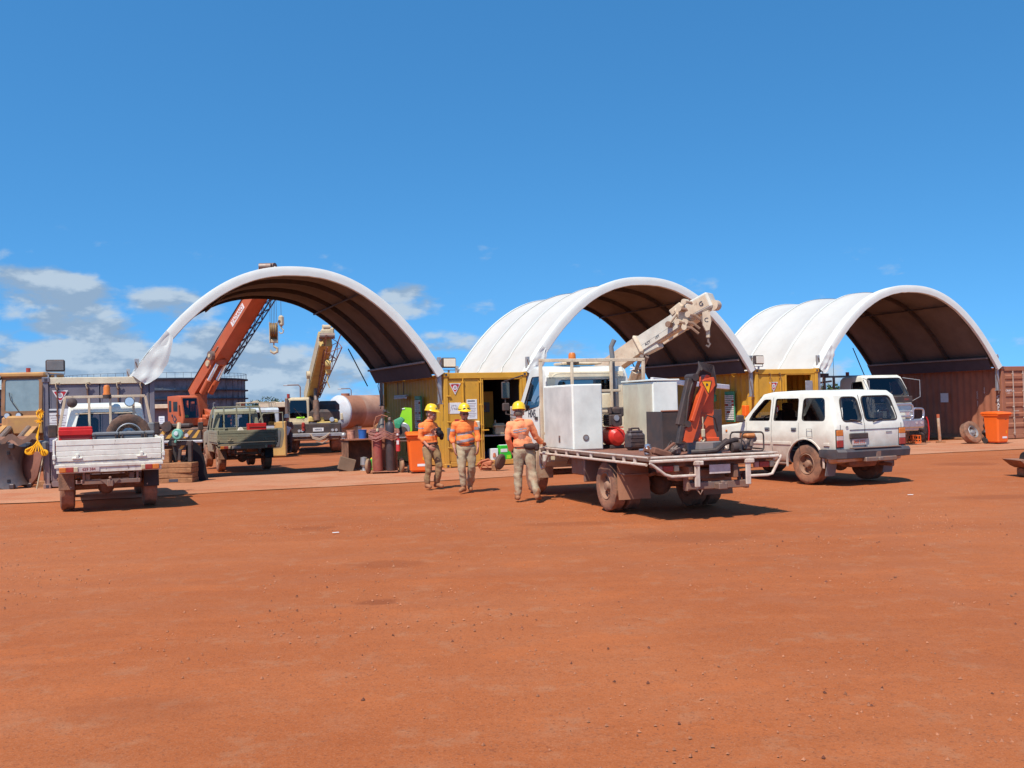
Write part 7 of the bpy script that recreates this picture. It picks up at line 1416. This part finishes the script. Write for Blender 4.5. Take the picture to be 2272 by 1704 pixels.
# ================================================================ behind the shelters
# storage tank and a second one at the left edge
tankm = mat('grey_streaked_tank_steel', (.13, .145, .165), .6, sc=.7, var=.35)
def tank(label, px, D, r, h):
    T = thing('storage_tank', label, 'tank', V((at(px, 900, D).x*(D+r)/D, D+r, 0)), 0, 'large steel storage tanks'); b = MB(); n = 96
    b.lathe([(r, 0), (r, h)], n, m=0); b.f = b.f[:n]; b.m = b.m[:n]; b.build('shell', tankm, T)
    b = MB(); b.lathe([(r-.3, h-.4), (.01, h+.3)], n); b.build('roof', tankm, T)
    for z in (h*.52, h*.72, h*.985):
        b = MB(); b.lathe([(r-.05, z-.25), (r+.7, z-.22), (r+.7, z+.02), (r-.05, z+.05)], n); b.build('wind_girder', mat('dark_girder', (.03, .03, .045), .7), T)
    b = MB(); b.tube([(r*1.02*math.cos(a), r*1.02*math.sin(a), h+1.0) for a in [i*PI/36 for i in range(72)]], .035, 4, True)
    for i in range(72): a = i*PI/36; b.cyl((r*1.02*math.cos(a), r*1.02*math.sin(a), h), (r*1.02*math.cos(a), r*1.02*math.sin(a), h+1), .03, n=4)
    b.build('railing', mat('dark_girder', (0, 0, 0)), T)
    b = MB()
    for i in range(48): a = i*PI/24; b.box((r*1.003*math.cos(a), r*1.003*math.sin(a), h*.5), (.10, .10, h*.95), rot=Matrix.Rotation(a, 3, 'Z'))
    b.build('seam', tankm, T)
tank('huge dark grey storage tank behind the orange crane', 350, 190, 17.6, 8.4); tank('huge grey storage tank cut by the left photo edge', -190, 230, 21, 8.6)
def hut(name, label, px0, px1, D, h, mt, topc):
    x0, x1 = at(px0, 900, D).x, at(px1, 900, D).x; T = thing(name, label, 'building', V(((x0+x1)/2, D, 0)), 0); w_ = x1-x0
    b = MB(); b.box((0, 2.5, h*.46), (w_, 5, h*.92), .05); b.build('wall', mt, T)
    b = MB(); b.box((0, 2.2, h), (w_+.8, 6.4, h*.16), .03); b.build('roof', topc, T)
    for k in range(int(w_/3.5)):
        b = MB(); b.box((-w_/2+2+k*3.5, -.03, h*.5), (1.4, .06, h*.4), .02); b.build('window', glassd, T)
    return T
hut('site_office', 'long low grey site office with a cream roof edge behind the orange crane', 318, 398, 88, 2.25, greyc, cream)
hut('open_shed', 'low open shed with a cream roof edge left of the yellow crane', 598, 652, 60, 2.0, mat('painted_shed_shade', (.05, .03, .03), .9), cream)  # closed wall coloured dark to stand in for the shaded opening
# lying cylindrical vessel
TK = V((at(753, 913, 46).x, 46, 1.52)); T = thing('steel_vessel', 'big lying rusty orange cylinder with a white end behind the yellow crane', 'tank', (TK.x, TK.y, 0), -37)
vm = mat('rusty_orange_vessel', (.40, .17, .09), .6, dust=.3, sc=1.0, var=.3, chips=.7); vr = .77
b = MB(); b.lathe([(vr, 0), (vr, 2.0), (vr, 6.5), (.001, 6.8)], 40, 'y', (0, 0, 1.52)); b.build('barrel', vm, T)
b = MB(); b.lathe([(vr*1.002, 1.0), (vr*1.002, 3.2)], 40, 'y', (0, 0, 1.52)); b.f = b.f[:40]; b.m = b.m[:40]; b.build('pale_band', mat('pale_dusty_primer', (.46, .27, .18), .6, dust=.4, sc=1.2, var=.3), T)
b = MB(); b.lathe([(vr*1.01, .05), (vr*1.01, -.03), (vr*.9, -.12), (vr*.6, -.22), (.001, -.28)], 40, 'y', (0, 0, 1.52)); o = b.build('end_cap', mat('white_stained_steel', (.55, .57, .58), .5, dust=.2, sc=1.5, chips=.7), T)
b = MB(); b.cyl((-.05, -.22, 1.42), (-.05, -.30, 1.42), .10, n=14); b.box((.38, -.2, 1.32), (.14, .1, .3), .02, m=1); link('fitting', b.mesh('fitting', [dark, tanp]), o)
b = MB(); b.cyl((0, .4, 2.25), (0, .4, 2.38), .2, n=14); b.build('hatch', rust, T)
for y in (.7, 4.5):
    b = MB(); b.box((0, y, .42), (1.2, .25, .84), .02); b.build('saddle', tanp, T)
settle(T, 1.3)
# pale service van behind the green ute
VO = V((at(566, 990, 37).x, 37, 0)); T = thing('service_van', 'pale blue service van with a roof ladder rack behind the green ute', 'van', VO, 110)
vp = [(-1.5, .5), (-1.52, 1.7), (-1.4, 1.78), (.9, 1.80), (1.1, 1.72), (1.5, 1.15), (2.1, 1.0), (2.15, .5)]; vb = mat('pale_blue_white_paint', (.50, .58, .60), .4, dust=.2)
shell(T, 'body', [vb, seatm], vp, .72, [(-1.44, .6), (-1.44, 1.66), (.9, 1.72), (1.35, 1.1), (1.35, .6)], .67, [rpoly([(-1.3, 1.15), (-1.3, 1.6), (-.4, 1.6), (-.4, 1.15)], .05), rpoly([(-.2, 1.15), (-.2, 1.6), (.85, 1.6), (1.15, 1.15)], .05)], [(rpoly([(-.6, 1.15), (-.55, 1.62), (.55, 1.62), (.6, 1.15)], .06), -1.8, -1.2)], [(1.3, .33, .4), (-.9, .33, .4)], None, .05)
endpane(T, [(-.6, 1.15), (-.55, 1.62), (.55, 1.62), (.6, 1.15)], lambda z: -1.51, glassd)
b = MB()
for y in (-.6, .6): b.cyl((-1.4, y, 1.98), (.9, y, 1.98), .02, n=6)
for x in (-1.4, -.8, -.2, .4, .9): b.tube([(x, -.62, 1.8), (x, -.6, 1.98), (x, .6, 1.98), (x, .62, 1.8)], .018, 6)
b.cyl((-1.3, .0, 2.02), (.8, .05, 2.02), .03, n=6); b.build('roof_rack', tanp, T)
b = MB(); b.box((.6, .35, 1.92), (.14, .14, .2), .03); b.build('beacon', orangep, T)
for x in (1.3, -.9):
    for s in (-1, 1): wheel(T, x, s*.64, .33, .2, s)
settle(T, 1.28)
b = MB(); b.box((0, 0, .635), (.62, .5, 1.27), .02); b.box((0, -.252, .635), (.56, .01, 1.2), .005); solo('fuel_cabinet', 'plain yellow cabinet standing between the green ute and the far person', 'cabinet', b, mat('ochre_cabinet_paint', (.55, .33, .10), .6), at_(617, 36.6), 8); settle(bpy.context.scene.objects['fuel_cabinet'], 1.26)
b = MB(); b.box((0, 0, .9), (.5, .3, 1.8), .02); solo('steel_locker', 'dark brown steel locker left of the yellow cabinet', 'locker', b, mat('dark_brown_steel', (.07, .035, .025), .8), at_(602, 37.6), 8); settle(bpy.context.scene.objects['steel_locker'], 1.26)
# lamp posts
for px, py, D, sd, lb in ((666, 854, 150, -1, 'thin tall lamp post with a bent arm left of the yellow crane'), (779, 862, 190, -1, 'thin far lamp post above the lying orange cylinder')):
    p = at(px, py, D); T = thing('lamp_post', lb, 'lamp post', V((p.x, D, 0)), 0, 'lamp posts beyond the yard'); b = MB(); b.tube([(0, 0, 0), (0, 0, p.z-.3), (-.25, 0, p.z), (-2.0, 0, p.z+.0)], .09, 6); b.build('post', mat('rusty_pole', (.22, .15, .12), .7), T)
    b = MB(); b.box((-2.2, 0, p.z-.02), (.7, .3, .16), .05); b.build('lamp_head', galv, T)
# trees
leafm = [mat('dark_leaves', (.035, .065, .02), .8, sc=2, var=.5), mat('mid_leaves', (.075, .12, .035), .8, sc=2, var=.4)]; barkm = mat('grey_bark', (.16, .12, .09), .9)
def tree(label, x, y, h, r, seed, g=True, n=520, nm='tree'):
    rg = random.Random(seed); T = thing(nm, label, nm, (x, y, 0), 0, 'far trees beyond the yard' if g else None)
    b = MB(); b.tube([(0, 0, 0), (.05*h*rg.uniform(-1, 1), 0, h*.35), (0, 0, h*.62)], [h*.035, h*.026, h*.012], 7)
    cl = []
    for k in range(9):
        a = rg.uniform(0, 6.28); q = V((r*.62*math.cos(a)*rg.random()**.5, r*.62*math.sin(a)*rg.random()**.5, h*rg.uniform(.38, .84))); cl.append((q, r*rg.uniform(.30, .52))); b.tube([(0, 0, h*.3), (q.x*.5, q.y*.5, q.z*.7), tuple(q)], [h*.016, h*.010, h*.004], 5)
    b.build('trunk', barkm, T); b = MB()
    for q, cr in cl:
        for _ in range(n//9):
            d = V((rg.gauss(0, 1), rg.gauss(0, 1), rg.gauss(0, .75))).normalized()*cr*rg.random()**.4; p = q+d; s_ = h*.035*rg.uniform(.6, 1.5); M = Matrix.Rotation(rg.uniform(0, 6.3), 3, V((rg.gauss(0, 1), rg.gauss(0, 1), rg.gauss(0, 1))).normalized())
            b.add([p+M @ V(t_) for t_ in ((-s_, -s_*.5, 0), (s_, -s_*.4, .1*s_), (s_*.2, s_, 0))], [(0, 1, 2)], 0 if rg.random() < .55 else 1)
    b.build('crown', leafm, T, 180)
for i, px in enumerate((552, 566, 580, 596, 611, 628, 645)):
    D = 205+9*(i*3 % 5); hz = (4.3, 4.9, 5.2, 4.8, 5.1, 4.6, 4.0)[i]*.86; tree(('first', 'second', 'third', 'fourth', 'fifth', 'sixth', 'seventh')[i]+' round tree from the big tank in the far treeline', at(px, 900, D).x, D, hz, 2.6, 20+i, n=420)
tree('bushy olive green tree between the second yellow container and bull bar truck', at(1850, 880, 72).x, 72, 2.75, 1.5, 41, False, 900); tree('low green tree just right of the second yellow container', at(1832, 880, 80).x, 80, 2.6, 1.5, 42, False, 700)
rgt = random.Random(77)
b = MB()
for k in range(2600):
    a = rgt.uniform(-.62, .62); D = rgt.uniform(700, 820); x = D*math.tan(a); hh = 3.2*(.6+.5*noise.noise(V((x*.02, 0, 0)))+.25*noise.noise(V((x*.11, 0, 0)))); p = V((x+rgt.uniform(-4, 4), D, hh*rgt.random())); s_ = rgt.uniform(.8, 2.2)
    b.add([(p.x-s_, p.y, p.z-s_*.4), (p.x+s_, p.y+rgt.uniform(-1, 1), p.z-s_*.3), (p.x+s_*.3, p.y, p.z+s_*.8)], [(0, 1, 2)], 0 if rgt.random() < .6 else 1)
tag(b.build('distant_scrub', leafm, None, 180), 'thin line of distant scrub on the horizon', 'scrub', kind='stuff')
bpy.context.view_layer.update()
